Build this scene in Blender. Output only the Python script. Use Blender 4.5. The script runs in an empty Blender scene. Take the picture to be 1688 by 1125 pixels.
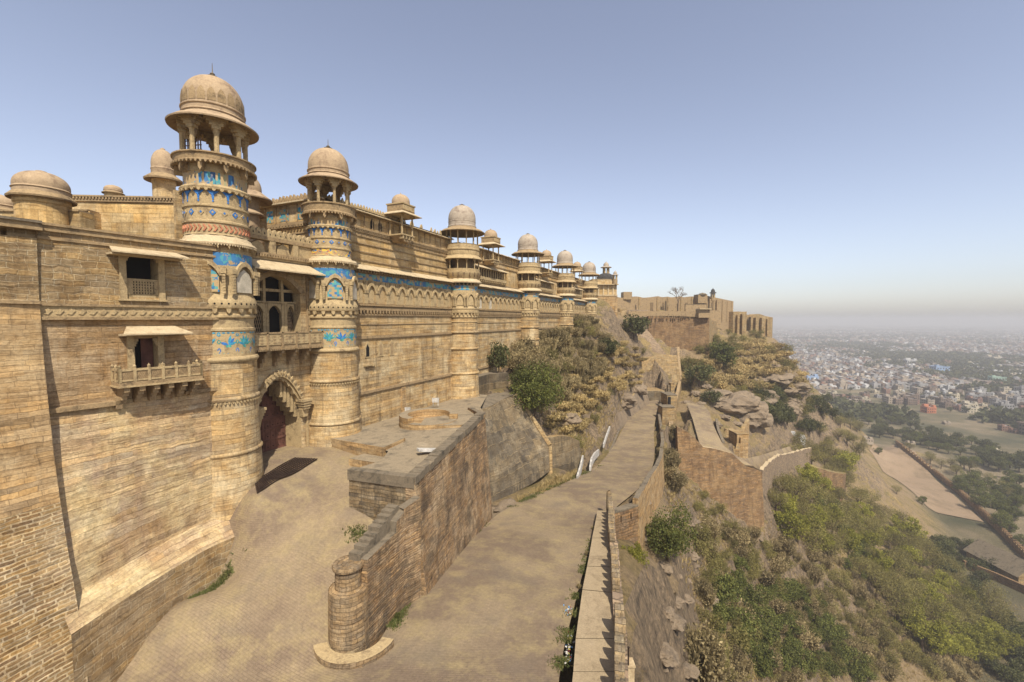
import bpy, bmesh, math, random
import numpy as np
from mathutils import Vector, Matrix, noise as mnoise
R = math.radians
sc = bpy.context.scene
col = sc.collection
random.seed(7)
# ------------------------------------------------------------ camera, sky, sun, exposure
FPX, CX, CY, YAW, PITCH = 730.0, 844.0, 562.5, R(24), R(2.8)
cd = bpy.data.cameras.new('camera'); cam = bpy.data.objects.new('camera', cd); col.objects.link(cam)
cd.sensor_width = 36; cd.lens = 36*FPX/1688; cd.clip_start = .3; cd.clip_end = 60000
cam.location = (0, 0, 0); cam.rotation_euler = (R(90)-PITCH, 0, YAW)
sc.camera = cam
SUN_EL = R(53)
SUN_TO = Vector((.66, -.75, 0)).normalized()          # horizontal direction towards the sun
world = bpy.data.worlds.new('World'); sc.world = world; world.use_nodes = True
nt = world.node_tree; bg = nt.nodes['Background']
sky = nt.nodes.new('ShaderNodeTexSky'); sky.sky_type = 'NISHITA'; sky.sun_disc = False
sky.sun_elevation = SUN_EL; sky.sun_rotation = math.atan2(SUN_TO.x, SUN_TO.y)
sky.altitude = 50; sky.air_density = 1.0; sky.dust_density = 1.2; sky.ozone_density = 1.5
hsv = nt.nodes.new('ShaderNodeHueSaturation'); hsv.inputs['Saturation'].default_value = .67; tn = nt.nodes.new('ShaderNodeMix'); tn.data_type = 'RGBA'; tn.blend_type = 'MULTIPLY'; tn.inputs[0].default_value = 1; tn.inputs[7].default_value = (1.02, .985, 1.03, 1)
nt.links.new(sky.outputs[0], hsv.inputs['Color']); nt.links.new(hsv.outputs[0], tn.inputs[6]); nt.links.new(tn.outputs[2], bg.inputs[0]); bg.inputs[1].default_value = .13
sl = bpy.data.lights.new('sun', 'SUN'); so = bpy.data.objects.new('sun', sl); col.objects.link(so)
sl.energy = 4.7; sl.angle = R(.5); sl.color = (1, .94, .83)
sd = Vector((SUN_TO.x*math.cos(SUN_EL), SUN_TO.y*math.cos(SUN_EL), math.sin(SUN_EL)))
so.rotation_euler = (-sd).to_track_quat('-Z', 'Y').to_euler()
sc.view_settings.view_transform = 'Standard'; sc.view_settings.look = 'None'
sc.view_settings.exposure = 0.42; sc.view_settings.gamma = 1.0
sc.cycles.volume_bounces = 1; sc.cycles.max_bounces = 6; sc.cycles.transparent_max_bounces = 8

# ------------------------------------------------------------ surveying: a sight line from the camera to a map point
_F = (-math.sin(YAW)*math.cos(PITCH), math.cos(YAW)*math.cos(PITCH), -math.sin(PITCH))
_R = (math.cos(YAW), math.sin(YAW), 0)
_U = (-math.sin(YAW)*math.sin(PITCH), math.cos(YAW)*math.sin(PITCH), math.cos(PITCH))
FH = (-math.sin(YAW), math.cos(YAW))
def ray(px, py):
    a = (px-CX)/FPX; b = (CY-py)/FPX
    return Vector([_F[i]+a*_R[i]+b*_U[i] for i in range(3)])
def at(px, py, d):                       # d = horizontal distance straight ahead
    r = ray(px, py); return r*(d/(r.x*FH[0]+r.y*FH[1]))
def atz(px, py, z):
    r = ray(px, py); return r*(z/r.z)
def zrow(x, y, py):                      # height at map point (x, y) that stands on picture row py
    k = (CY-py)/FPX
    Fh = x*_F[0]+y*_F[1]; Uh = x*_U[0]+y*_U[1]
    # (Uh+z*Uz) = k*(Fh+z*Fz)
    return (k*Fh-Uh)/(_U[2]-k*_F[2])
def depth(x, y): return x*FH[0]+y*FH[1]
def lerp(a, b, t): return a+(b-a)*t

# ------------------------------------------------------------ materials
MATS = {}
class NT:
    def __init__(s, name):
        s.m = bpy.data.materials.new(name); s.m.use_nodes = True; s.t = s.m.node_tree; s.b = s.t.nodes['Principled BSDF']
        s.b.inputs['Specular IOR Level'].default_value = .2; s.b.inputs['Roughness'].default_value = .9
    def n(s, typ, **kw):
        x = s.t.nodes.new('ShaderNode'+typ)
        for k, v in kw.items():
            if k in x.inputs: x.inputs[k].default_value = v
            else: setattr(x, k, v)
        return x
    def l(s, a, b): s.t.links.new(a, b)
    def noise(s, vec, scale, detail=4, rough=.6, dist=0):
        x = s.n('TexNoise'); x.inputs['Scale'].default_value = scale; x.inputs['Detail'].default_value = detail
        x.inputs['Roughness'].default_value = rough; x.inputs['Distortion'].default_value = dist
        if vec is not None: s.l(vec, x.inputs['Vector'])
        return x
    def ramp(s, fac, stops):
        x = s.n('ValToRGB'); e = x.color_ramp.elements
        e[0].position = stops[0][0]; e[0].color = (*stops[0][1], 1)
        e[1].position = stops[-1][0]; e[1].color = (*stops[-1][1], 1)
        for p, c in stops[1:-1]:
            q = e.new(p); q.color = (*c, 1)
        s.l(fac, x.inputs[0]); return x.outputs[0]
    def mix(s, fac, a, b, mode='MIX'):
        x = s.n('Mix'); x.data_type = 'RGBA'; x.blend_type = mode
        for i, v in ((0, fac), (6, a), (7, b)):
            if hasattr(v, 'is_linked') or hasattr(v, 'links'): s.l(v, x.inputs[i])
            elif i == 0: x.inputs[0].default_value = v
            else: x.inputs[i].default_value = (*v, 1)
        return x.outputs[2]
    def math(s, op, a, b=0, clamp=False):
        x = s.n('Math'); x.operation = op; x.use_clamp = clamp
        for i, v in ((0, a), (1, b)):
            if isinstance(v, (int, float)): x.inputs[i].default_value = v
            else: s.l(v, x.inputs[i])
        return x.outputs[0]
    def scalev(s, vec, sx, sy, sz, off=(0, 0, 0)):
        x = s.n('Mapping'); s.l(vec, x.inputs[0]); x.inputs['Scale'].default_value = (sx, sy, sz)
        x.inputs['Location'].default_value = off; return x.outputs[0]
    def vadd(s, a, b, k):
        m = s.n('VectorMath'); m.operation = 'SCALE'; s.l(b, m.inputs[0]); m.inputs['Scale'].default_value = k
        c = s.n('VectorMath'); c.operation = 'ADD'; s.l(a, c.inputs[0]); s.l(m.outputs[0], c.inputs[1]); return c.outputs[0]
    def bump(s, h, dist, strength=1.0):
        x = s.n('Bump'); x.inputs['Distance'].default_value = dist; x.inputs['Strength'].default_value = strength
        s.l(h, x.inputs['Height']); s.l(x.outputs[0], s.b.inputs['Normal'])
    def out(s, c):
        s.l(c, s.b.inputs['Base Color']); MATS[s.m.name] = s.m; return s.m

def stone(name, c1, c2, mortar, bw=.7, rh=.3, msize=.012, wob=.05, stain=(.06, .05, .04), stain_amt=.5, pale=(.5, .42, .3), pale_amt=.35,
          bump=.03, smooth=.3, grime=.0):
    g = NT(name); tc = g.n('TexCoord'); uv = tc.outputs['UV']; geo = g.n('NewGeometry').outputs['Position']
    wn = g.noise(uv, 1.3, 2); sub = g.n('VectorMath'); sub.operation = 'SUBTRACT'; g.l(wn.outputs['Color'], sub.inputs[0]); sub.inputs[1].default_value = (.5, .5, .5)
    uvw = g.vadd(uv, sub.outputs[0], wob*4)
    br = g.n('TexBrick'); g.l(uvw, br.inputs['Vector'])
    br.inputs['Scale'].default_value = 1; br.inputs['Brick Width'].default_value = bw; br.inputs['Row Height'].default_value = rh
    br.inputs['Mortar Size'].default_value = msize; br.inputs['Mortar Smooth'].default_value = smooth; br.inputs['Bias'].default_value = -.1
    br.offset_frequency = 2; br.squash = .6; br.squash_frequency = 3
    br.inputs['Color1'].default_value = (*c1, 1); br.inputs['Color2'].default_value = (*c2, 1); br.inputs['Mortar'].default_value = (*mortar, 1)
    # second brick layer with other joints breaks the repetition
    br2 = g.n('TexBrick'); g.l(g.scalev(uvw, 1, 1, 1, (3.3, rh*7, 0)), br2.inputs['Vector'])
    br2.inputs['Scale'].default_value = 1; br2.inputs['Brick Width'].default_value = bw*1.7; br2.inputs['Row Height'].default_value = rh
    br2.inputs['Mortar Size'].default_value = 0; br2.inputs['Color1'].default_value = (.66, .65, .65, 1); br2.inputs['Color2'].default_value = (1.22, 1.19, 1.12, 1)
    br2.offset = .37; br2.squash = 1.5; br2.squash_frequency = 2
    br3 = g.n('TexBrick'); g.l(g.scalev(uvw, 1, 1, 1, (7.7, rh*11, 0)), br3.inputs['Vector']); br3.inputs['Scale'].default_value = 1; br3.inputs['Brick Width'].default_value = bw*1.31; br3.inputs['Row Height'].default_value = rh; br3.offset = .61
    br3.inputs['Mortar Size'].default_value = .004; br3.inputs['Color1'].default_value = (1.14, 1.04, .84, 1); br3.inputs['Color2'].default_value = (.88, .91, .97, 1); br3.inputs['Mortar'].default_value = (.74, .72, .69, 1)
    c = g.mix(.85, g.mix(.7, br.outputs['Color'], br2.outputs['Color'], 'MULTIPLY'), br3.outputs['Color'], 'MULTIPLY')
    n1 = g.noise(geo, .35, 5, .65); c = g.mix(g.math('MULTIPLY', g.ramp(n1.outputs[0], [(.47, (0, 0, 0)), (.62, (1, 1, 1))]), min(1, pale_amt*1.3)), c, pale)
    st = g.noise(g.scalev(uv, 1.3, .12, 1), 1.0, 7, .75)
    c = g.mix(g.math('MULTIPLY', g.ramp(st.outputs[0], [(.50, (0, 0, 0)), (.66, (1, 1, 1))]), min(1, stain_amt*1.05)), c, stain)
    n2 = g.noise(geo, .9, 5, .7, .5); c = g.mix(g.math('MULTIPLY', g.ramp(n2.outputs[0], [(.40, (1, 1, 1)), (.56, (0, 0, 0))]), .5), c, g.mix(1.0, c, (.72, .62, .48), 'MULTIPLY'))
    if grime:
        n4 = g.noise(geo, .5, 7, .75, .3); c = g.mix(g.math('MULTIPLY', g.ramp(n4.outputs[0], [(.47, (0, 0, 0)), (.6, (1, 1, 1))]), grime), c, (.05, .043, .035))
    fine = g.noise(geo, 9, 5, .7); c = g.mix(.5, c, g.ramp(fine.outputs[0], [(.3, (.45, .43, .41)), (.7, (1.35, 1.32, 1.28))]), 'MULTIPLY')
    c = g.mix(1.0, c, (.96, .985, .975), 'MULTIPLY')
    ly = g.noise(g.scalev(uvw, .45, 5.5, 1), 1.0, 6, .7); c = g.mix(.75, c, g.ramp(ly.outputs[0], [(.34, (.55, .5, .45)), (.47, (.95, .94, .92)), (.58, (1.08, 1.08, 1.06)), (.7, (1.32, 1.3, 1.25))]), 'MULTIPLY')
    n9 = g.noise(geo, 1.6, 8, .8, .8); c = g.mix(.8, c, g.ramp(n9.outputs[0], [(.31, (.5, .46, .41)), (.44, (.97, .96, .94)), (.56, (1.05, 1.05, 1.04)), (.68, (1.4, 1.38, 1.32))]), 'MULTIPLY')
    h = g.math('ADD', g.math('MULTIPLY', br.outputs['Fac'], -1), g.math('MULTIPLY', fine.outputs[0], .7))
    h = g.math('ADD', h, g.math('MULTIPLY', n2.outputs[0], .8)); h = g.math('ADD', h, g.math('MULTIPLY', ly.outputs[0], 1.6))
    g.bump(h, bump*1.3, 1.0); return g.out(c)

def rubble(name, cols, mortar, sx=1.1, sy=2.6, edge=.10, wob=.35, bump=.06):
    g = NT(name); tc = g.n('TexCoord'); uv = tc.outputs['UV']; geo = g.n('NewGeometry').outputs['Position']
    wn = g.noise(uv, 2.2, 3); sub = g.n('VectorMath'); sub.operation = 'SUBTRACT'; g.l(wn.outputs['Color'], sub.inputs[0]); sub.inputs[1].default_value = (.5, .5, .5)
    uvw = g.scalev(g.vadd(uv, sub.outputs[0], wob), sx, sy, 1)
    v1 = g.n('TexVoronoi'); v1.feature = 'DISTANCE_TO_EDGE'; v1.inputs['Scale'].default_value = 1; g.l(uvw, v1.inputs['Vector']); v1.inputs['Randomness'].default_value = .85
    v2 = g.n('TexVoronoi'); v2.inputs['Scale'].default_value = 1; g.l(uvw, v2.inputs['Vector']); v2.inputs['Randomness'].default_value = .85
    sep = g.n('SeparateColor'); g.l(v2.outputs['Color'], sep.inputs[0])
    c = g.ramp(sep.outputs[0], [(i/(len(cols)-1), q) for i, q in enumerate(cols)])
    m = g.ramp(v1.outputs['Distance'], [(edge*.7, (0, 0, 0)), (edge*1.25, (1, 1, 1))])
    fine = g.noise(geo, 8, 5, .7); c = g.mix(.6, c, g.ramp(fine.outputs[0], [(.3, (.6, .58, .55)), (.7, (1.25, 1.2, 1.15))]), 'MULTIPLY')
    c = g.mix(m, mortar, c)
    n2 = g.noise(geo, .5, 5, .7); c = g.mix(g.math('MULTIPLY', g.ramp(n2.outputs[0], [(.5, (0, 0, 0)), (.72, (1, 1, 1))]), .4), c, g.mix(1.0, c, (.5, .42, .35), 'MULTIPLY'))
    g.bump(g.math('ADD', g.ramp(v1.outputs['Distance'], [(0, (0, 0, 0)), (edge*2.2, (1, 1, 1))]), g.math('MULTIPLY', fine.outputs[0], .4)), bump, 1); return g.out(c)

def weathered(name, base, dark, pale, rough=.95, scale=.8, bump=.02):
    g = NT(name); geo = g.n('NewGeometry').outputs['Position']; g.b.inputs['Roughness'].default_value = rough
    n1 = g.noise(geo, scale, 7, .72, .4); n2 = g.noise(geo, scale*3.1, 5, .7); n3 = g.noise(geo, 11, 5, .7)
    c = g.ramp(n1.outputs[0], [(.32, dark), (.48, base), (.6, base), (.74, pale)])
    c = g.mix(g.math('MULTIPLY', g.ramp(n2.outputs[0], [(.5, (0, 0, 0)), (.72, (1, 1, 1))]), .55), c, dark)
    c = g.mix(.6, c, g.ramp(n3.outputs[0], [(.3, (.65, .64, .62)), (.7, (1.22, 1.2, 1.18))]), 'MULTIPLY')
    c = g.mix(1.0, c, (.80, .80, .785), 'MULTIPLY')
    g.bump(g.math('ADD', n2.outputs[0], n3.outputs[0]), bump, .8); return g.out(c)

def tiles(name, cols, bg, su=6, sv=6, patch=.45, pscale=.9, mode='vor', rnd=.75):
    g = NT(name); tc = g.n('TexCoord'); uv = tc.outputs['UV']; geo = g.n('NewGeometry').outputs['Position']
    v = g.n('TexVoronoi'); v.inputs['Scale'].default_value = 1; g.l(g.scalev(uv, su, sv, 1), v.inputs['Vector']); v.inputs['Randomness'].default_value = rnd if mode == 'vor' else 0.0
    if mode != 'vor': v.distance = 'MANHATTAN'
    sep = g.n('SeparateColor'); g.l(v.outputs['Color'], sep.inputs[0])
    x = g.n('ValToRGB'); x.color_ramp.interpolation = 'CONSTANT'; e = x.color_ramp.elements
    e[0].color = (*cols[0], 1); e[1].position = 1/len(cols); e[1].color = (*cols[1], 1)
    for i, q in enumerate(cols[2:]): z = e.new((i+2)/len(cols)); z.color = (*q, 1)
    g.l(sep.outputs[0], x.inputs[0]); c = x.outputs[0]
    if mode != 'vor':
        c = g.mix(g.ramp(v.outputs['Distance'], [(.42, (0, 0, 0)), (.5, (1, 1, 1))]), c, bg)
    n = g.noise(geo, pscale, 5, .7); m = g.ramp(n.outputs[0], [(patch-.02, (0, 0, 0)), (patch+.02, (1, 1, 1))])
    fine = g.noise(geo, 7, 5, .7)
    bgc = g.mix(.6, bg, g.ramp(fine.outputs[0], [(.3, (.6, .58, .55)), (.7, (1.25, 1.2, 1.15))]), 'MULTIPLY')
    g.l(g.math('MULTIPLY_ADD', m, -.35), g.b.inputs['Roughness']); g.b.inputs['Roughness'].default_value = .6
    for lk in list(g.b.inputs['Roughness'].links): g.t.links.remove(lk)
    g.b.inputs['Roughness'].default_value = .55
    g.bump(fine.outputs[0], .01, .6)
    return g.out(g.mix(m, bgc, c))

def leafm(name, cols, trans=.25):
    g = NT(name); geo = g.n('NewGeometry'); oi = g.n('ObjectInfo')
    n = g.noise(geo.outputs['Position'], .9, 3, .6)
    f = g.math('ADD', g.math('MULTIPLY', n.outputs[0], .7), g.math('MULTIPLY', geo.outputs['Random Per Island'], .5))
    c = g.ramp(f, [(.25, cols[0]), (.55, cols[1]), (.9, cols[2])])
    hs = g.n('HueSaturation'); g.l(c, hs.inputs['Color'])
    g.l(g.math('MULTIPLY_ADD', oi.outputs['Random'], .5), hs.inputs['Value']); 
    mm = hs.inputs['Value'].links[0].from_node; mm.inputs[2].default_value = .62
    g.b.inputs['Roughness'].default_value = .7
    tr = g.n('BsdfTranslucent'); g.l(hs.outputs[0], tr.inputs[0])
    mx = g.n('MixShader'); mx.inputs[0].default_value = trans
    g.l(hs.outputs[0], g.b.inputs['Base Color']); g.l(g.b.outputs[0], mx.inputs[1]); g.l(tr.outputs[0], mx.inputs[2])
    o = g.t.nodes['Material Output']; g.l(mx.outputs[0], o.inputs[0]); MATS[name] = g.m; return g.m

def plain(name, c, rough=.8, var=.35, scale=2.0, metal=0):
    g = NT(name); geo = g.n('NewGeometry').outputs['Position']; g.b.inputs['Roughness'].default_value = rough; g.b.inputs['Metallic'].default_value = metal
    n = g.noise(geo, scale, 5, .7); a = 1-var; b = 1+var
    g.bump(n.outputs[0], .01, .5)
    return g.out(g.mix(1.0, c, g.ramp(n.outputs[0], [(.3, (a, a, a)), (.7, (b, b, b))]), 'MULTIPLY'))

S = stone('sandstone_palace', (.50, .365, .205), (.41, .285, .155), (.33, .235, .13), 1.25, .30, .006, .03, stain=(.10, .07, .045), stain_amt=.55, pale=(.62, .5, .32), pale_amt=.5, bump=.02)
S_UP = stone('sandstone_upper', (.54, .39, .205), (.47, .32, .15), (.14, .10, .06), 1.3, .75, .006, .01, stain=(.11, .08, .05), stain_amt=.5, pale=(.62, .5, .33), pale_amt=.4, bump=.015)
S_OR = stone('sandstone_ochre', (.45, .31, .17), (.36, .24, .125), (.28, .19, .11), 1.0, .25, .008, .05, stain=(.09, .06, .04), stain_amt=.5, pale=(.56, .42, .25), pale_amt=.3, bump=.025)
S_LEFT = stone('sandstone_left_upper', (.38, .275, .155), (.29, .205, .115), (.50, .40, .27), .62, .31, .022, .085, stain=(.15, .09, .05), stain_amt=.4, pale=(.5, .38, .25), pale_amt=.3, bump=.04)
S_MID = stone('sandstone_stained_middle', (.42, .29, .165), (.33, .22, .12), (.31, .21, .12), 1.2, .30, .008, .06, stain=(.25, .13, .045), stain_amt=.75, pale=(.54, .41, .27), pale_amt=.5, bump=.04)
S_LOW = stone('sandstone_pale_lower', (.52, .40, .265), (.44, .315, .20), (.38, .28, .18), 1.5, .27, .006, .06, stain=(.36, .24, .17), stain_amt=.4, pale=(.64, .50, .28), pale_amt=.5, bump=.045)
S_RED = stone('redbrown_masonry', (.31, .20, .115), (.23, .145, .085), (.17, .12, .075), .7, .3, .03, .06, stain=(.08, .05, .035), stain_amt=.5, pale=(.4, .26, .13), pale_amt=.35, bump=.05)
S_TER = stone('terrace_masonry', (.45, .31, .185), (.31, .20, .12), (.2, .13, .08), .55, .14, .012, .07, stain=(.09, .07, .055), stain_amt=.6, pale=(.58, .43, .27), pale_amt=.45, bump=.05, grime=.6)
S_GREY = stone('weathered_grey_masonry', (.30, .23, .15), (.22, .17, .12), (.13, .1, .07), .6, .22, .012, .05, stain=(.05, .043, .035), stain_amt=.7, pale=(.4, .32, .21), pale_amt=.4, bump=.03, grime=.5)
S_TAN = stone('tan_far_masonry', (.40, .29, .16), (.33, .23, .12), (.26, .19, .11), .9, .4, .02, .05, stain=(.14, .1, .07), stain_amt=.5, pale=(.46, .35, .2), pale_amt=.4, bump=.05)
S_POST = stone('post_masonry', (.38, .275, .17), (.29, .205, .13), (.16, .11, .07), .5, .2, .01, .05, stain=(.08, .06, .045), stain_amt=.7, pale=(.5, .38, .24), pale_amt=.4, bump=.04, grime=.25)
S_RUB = stone('coarse_rubble', (.40, .27, .13), (.24, .15, .085), (.60, .47, .31), .62, .17, .034, .045, stain=(.12, .08, .05), stain_amt=.2, pale=(.62, .49, .33), pale_amt=.35, bump=.09, smooth=.15)
RUB = rubble('rubble_masonry', [(.20, .12, .07), (.42, .27, .10), (.30, .19, .10), (.44, .33, .18), (.26, .15, .09), (.50, .36, .17)], (.58, .44, .28), 1.15, 5.2, .085, .16)
RUBG = rubble('rubble_dark_joint', [(.24, .17, .11), (.34, .25, .155), (.28, .2, .125), (.20, .15, .105)], (.16, .12, .08), 1.2, 2.4, .05, .2)
CARV = weathered('carved_sandstone', (.52, .385, .205), (.22, .155, .09), (.62, .49, .30), scale=1.5, bump=.04)
MOULD = weathered('weathered_moulding', (.40, .28, .15), (.14, .1, .06), (.54, .41, .24), scale=1.6, bump=.03)
PALEST = weathered('pale_plaster_slab', (.60, .47, .29), (.38, .27, .15), (.66, .54, .36), scale=1.0, bump=.02)
DOME = weathered('dome_plaster', (.47, .34, .21), (.25, .17, .11), (.62, .47, .30), scale=.9, bump=.02)
DOMEG = weathered('dome_plaster_grey', (.46, .38, .29), (.22, .16, .12), (.64, .57, .47), scale=.8, bump=.03)
DARKDOME = weathered('dark_metal_dome', (.07, .065, .06), (.04, .038, .036), (.13, .12, .1), scale=.8)
TOPS = weathered('weathered_terrace_floor', (.33, .26, .17), (.12, .1, .075), (.46, .37, .25), scale=.55, bump=.03)
SLABTOP = weathered('sooty_coping', (.22, .175, .12), (.07, .06, .045), (.38, .29, .18), scale=.9, bump=.03)
CONC = stone('dark_weathered_plaster', (.17, .135, .095), (.115, .092, .068), (.33, .26, .17), 9, 1.45, .035, .09, stain=(.05, .042, .032), stain_amt=.7, pale=(.34, .26, .16), pale_amt=.45, bump=.03, grime=.35)
WALK = weathered('walkway_plaster', (.43, .33, .205), (.28, .21, .13), (.50, .39, .26), scale=.7, bump=.02)
WHITE = plain('white_limewash', (.40, .37, .32), .8, .5)
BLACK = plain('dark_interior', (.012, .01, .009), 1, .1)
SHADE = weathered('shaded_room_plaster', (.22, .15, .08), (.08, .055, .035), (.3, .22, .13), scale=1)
DOOR = plain('door_wood', (.12, .052, .036), .75, .5, 1.2)
IRON = plain('rusty_iron', (.055, .035, .026), .6, .4, 3, .5)
GRN = plain('green_painted_wood', (.03, .12, .08), .7, .3)
BLU = (.045, .15, .30); CYA = (.075, .26, .28); DBL = (.035, .08, .17); YEL = (.62, .42, .07); GRE = (.08, .30, .16); SND = (.38, .27, .135); WHT = (.45, .4, .32)
T_BLUE = tiles('blue_glazed_tile', [BLU, BLU, (.05, .18, .34), BLU, CYA], SND, 4, 4, .42, 1.3)
T_MIX = tiles('floral_tile_band', [CYA, SND, BLU, SND, (.10, .30, .27), CYA, SND, SND, BLU], SND, 5.5, 5.5, .43, .8, 'vor', .3)
T_DIA = tiles('diamond_tile_band', [BLU, CYA, BLU, GRE], SND, 2.4, 2.4, .36, .9, 'dia')
T_YEL = tiles('yellow_blue_tile_band', [YEL, DBL, SND, YEL, SND, BLU, (.45, .18, .08)], SND, 6, 8, .48, .8)
T_STR = tiles('striped_tile_band', [CYA, SND, DBL, SND, BLU, (.3, .28, .15), SND], SND, 8, 1.4, .50, .9)
T_WAL = tiles('worn_wall_tile', [BLU, CYA, (.06, .22, .34), SND, BLU, (.12, .3, .28), SND], SND, 3.5, 3.5, .44, .7, 'vor', .5)
T_GRN = tiles('green_panel_tile', [(.22, .33, .10), SND, WHT, (.2, .3, .14), SND], SND, 1.2, .8, .50, .5)
T_DARK = tiles('dusky_tile', [(.02, .05, .14), (.05, .12, .2), (.10, .07, .05)], (.16, .11, .06), 5, 4, .42, 1)
WINT = plain('white_panel', (.44, .38, .28), .8, .3)
REDT = plain('red_chevron', (.42, .17, .09), .8, .3)

# paving
g = NT('cobble_paving'); geo = g.n('NewGeometry').outputs['Position']; uv = g.n('TexCoord').outputs['UV']
wn = g.noise(uv, 1.1, 3); sub = g.n('VectorMath'); sub.operation = 'SUBTRACT'; g.l(wn.outputs['Color'], sub.inputs[0]); sub.inputs[1].default_value = (.5, .5, .5)
br = g.n('TexBrick'); g.l(g.vadd(uv, sub.outputs[0], .05), br.inputs['Vector'])
br.inputs['Scale'].default_value = 1; br.inputs['Brick Width'].default_value = .30; br.inputs['Row Height'].default_value = .12; br.inputs['Mortar Size'].default_value = .018; br.inputs['Mortar Smooth'].default_value = .8
br.inputs['Color1'].default_value = (.275, .205, .125, 1); br.inputs['Color2'].default_value = (.245, .182, .112, 1); br.inputs['Mortar'].default_value = (.215, .16, .098, 1)
fm = g.noise(geo, .45, 4, .7)
brc = g.mix(g.ramp(fm.outputs[0], [(.42, (.15, .15, .15)), (.58, (.95, .95, .95))]), br.outputs['Color'], (.25, .188, .113))
n1 = g.noise(geo, .16, 5, .6, .3); n2 = g.noise(geo, .7, 6, .72); n3 = g.noise(geo, 6, 5, .7); n5 = g.noise(geo, .33, 4, .6)
c = g.mix(g.ramp(n1.outputs[0], [(.42, (0, 0, 0)), (.56, (1, 1, 1))]), brc, g.mix(1.0, brc, (.70, .68, .74), 'MULTIPLY'))
c = g.mix(g.math('MULTIPLY', g.ramp(n2.outputs[0], [(.46, (0, 0, 0)), (.66, (1, 1, 1))]), .75), c, (.30, .23, .115))
c = g.mix(g.math('MULTIPLY', g.ramp(n5.outputs[0], [(.30, (1, 1, 1)), (.45, (0, 0, 0))]), .6), c, (.16, .125, .09))
c = g.mix(.6, c, g.ramp(n3.outputs[0], [(.3, (.68, .66, .64)), (.7, (1.22, 1.2, 1.16))]), 'MULTIPLY')
g.bump(g.math('ADD', g.math('MULTIPLY', br.outputs['Fac'], -.6), g.math('MULTIPLY', n3.outputs[0], 1.5)), .02, .8); PAVE = g.out(c)

# hillside: dry grass, bare earth, rock where it is steep
g = NT('hillside_ground'); gn = g.n('NewGeometry'); geo = gn.outputs['Position']
sx = g.n('SeparateXYZ'); g.l(gn.outputs['True Normal'], sx.inputs[0])
n1 = g.noise(geo, .06, 7, .65); n2 = g.noise(geo, .25, 7, .75, .4); n3 = g.noise(geo, 2.3, 6, .75); n4 = g.noise(g.scalev(geo, .5, .5, 1.6), .35, 8, .78, 1.2)
n6 = g.noise(geo, .02, 5, .6)
grass = g.ramp(n2.outputs[0], [(.28, (.11, .10, .045)), (.44, (.27, .21, .09)), (.58, (.40, .29, .13)), (.75, (.46, .34, .19))])
dirt = g.ramp(n1.outputs[0], [(.35, (.28, .195, .105)), (.6, (.38, .28, .165)), (.8, (.25, .175, .10))])
c = g.mix(g.ramp(n1.outputs[0], [(.46, (0, 0, 0)), (.56, (1, 1, 1))]), grass, dirt)
vc = g.n('TexVoronoi'); vc.feature = 'DISTANCE_TO_EDGE'; vc.inputs['Scale'].default_value = 1; wv = g.noise(geo, .5, 4, .7); g.l(g.scalev(g.vadd(geo, wv.outputs['Color'], 2.5), .25, .25, .6), vc.inputs['Vector'])
n7 = g.noise(g.scalev(geo, .9, .9, .45), .8, 8, .8, 1.0)
rock = g.ramp(n4.outputs[0], [(.28, (.10, .08, .06)), (.40, (.22, .17, .12)), (.50, (.36, .27, .18)), (.60, (.24, .185, .13)), (.68, (.46, .30, .15)), (.8, (.27, .20, .14))])
rock = g.mix(.85, rock, g.ramp(n7.outputs[0], [(.36, (.35, .33, .32)), (.50, (1, 1, 1)), (.64, (1.45, 1.38, 1.25))]), 'MULTIPLY')
rock = g.mix(g.math('MULTIPLY', g.ramp(vc.outputs['Distance'], [(.0, (1, 1, 1)), (.05, (0, 0, 0))]), g.ramp(n2.outputs[0], [(.45, (0, 0, 0)), (.7, (.7, .7, .7))])), rock, (.06, .05, .04))
slope = g.math('ADD', sx.outputs[2], g.math('MULTIPLY', g.math('SUBTRACT', n2.outputs[0], .5), .55))
c = g.mix(g.ramp(slope, [(.54, (1, 1, 1)), (.66, (0, 0, 0))]), c, rock)
sz = g.n('SeparateXYZ'); g.l(geo, sz.inputs[0])
plaincol = g.ramp(n6.outputs[0], [(.35, (.10, .10, .055)), (.5, (.20, .17, .10)), (.62, (.33, .26, .17)), (.75, (.16, .15, .08))])
c = g.mix(g.ramp(g.math('MULTIPLY_ADD', sz.outputs[2], .01), [(0, (1, 1, 1)), (1, (0, 0, 0))]), c, c)
far = g.n('Math'); far.operation = 'MULTIPLY_ADD'; g.l(sz.outputs[2], far.inputs[0]); far.inputs[1].default_value = 1/5; far.inputs[2].default_value = 94/5; far.use_clamp = True
c = g.mix(far.outputs[0], plaincol, c)
c = g.mix(.85, c, g.ramp(n3.outputs[0], [(.28, (.30, .29, .27)), (.72, (1.0, .95, .84))]), 'MULTIPLY')
g.bump(g.math('ADD', g.math('ADD', n4.outputs[0], n3.outputs[0]), g.math('ADD', g.math('MULTIPLY', n2.outputs[0], 2), g.math('MULTIPLY', n7.outputs[0], 1.5))), .4, 1.0); HILL = g.out(c)
SANDY = weathered('sandy_field', (.33, .235, .15), (.20, .145, .085), (.40, .30, .20), scale=.05, bump=.1)
ROCK = weathered('cliff_rock', (.30, .225, .15), (.11, .09, .07), (.46, .32, .18), scale=.35, bump=.2)

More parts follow.
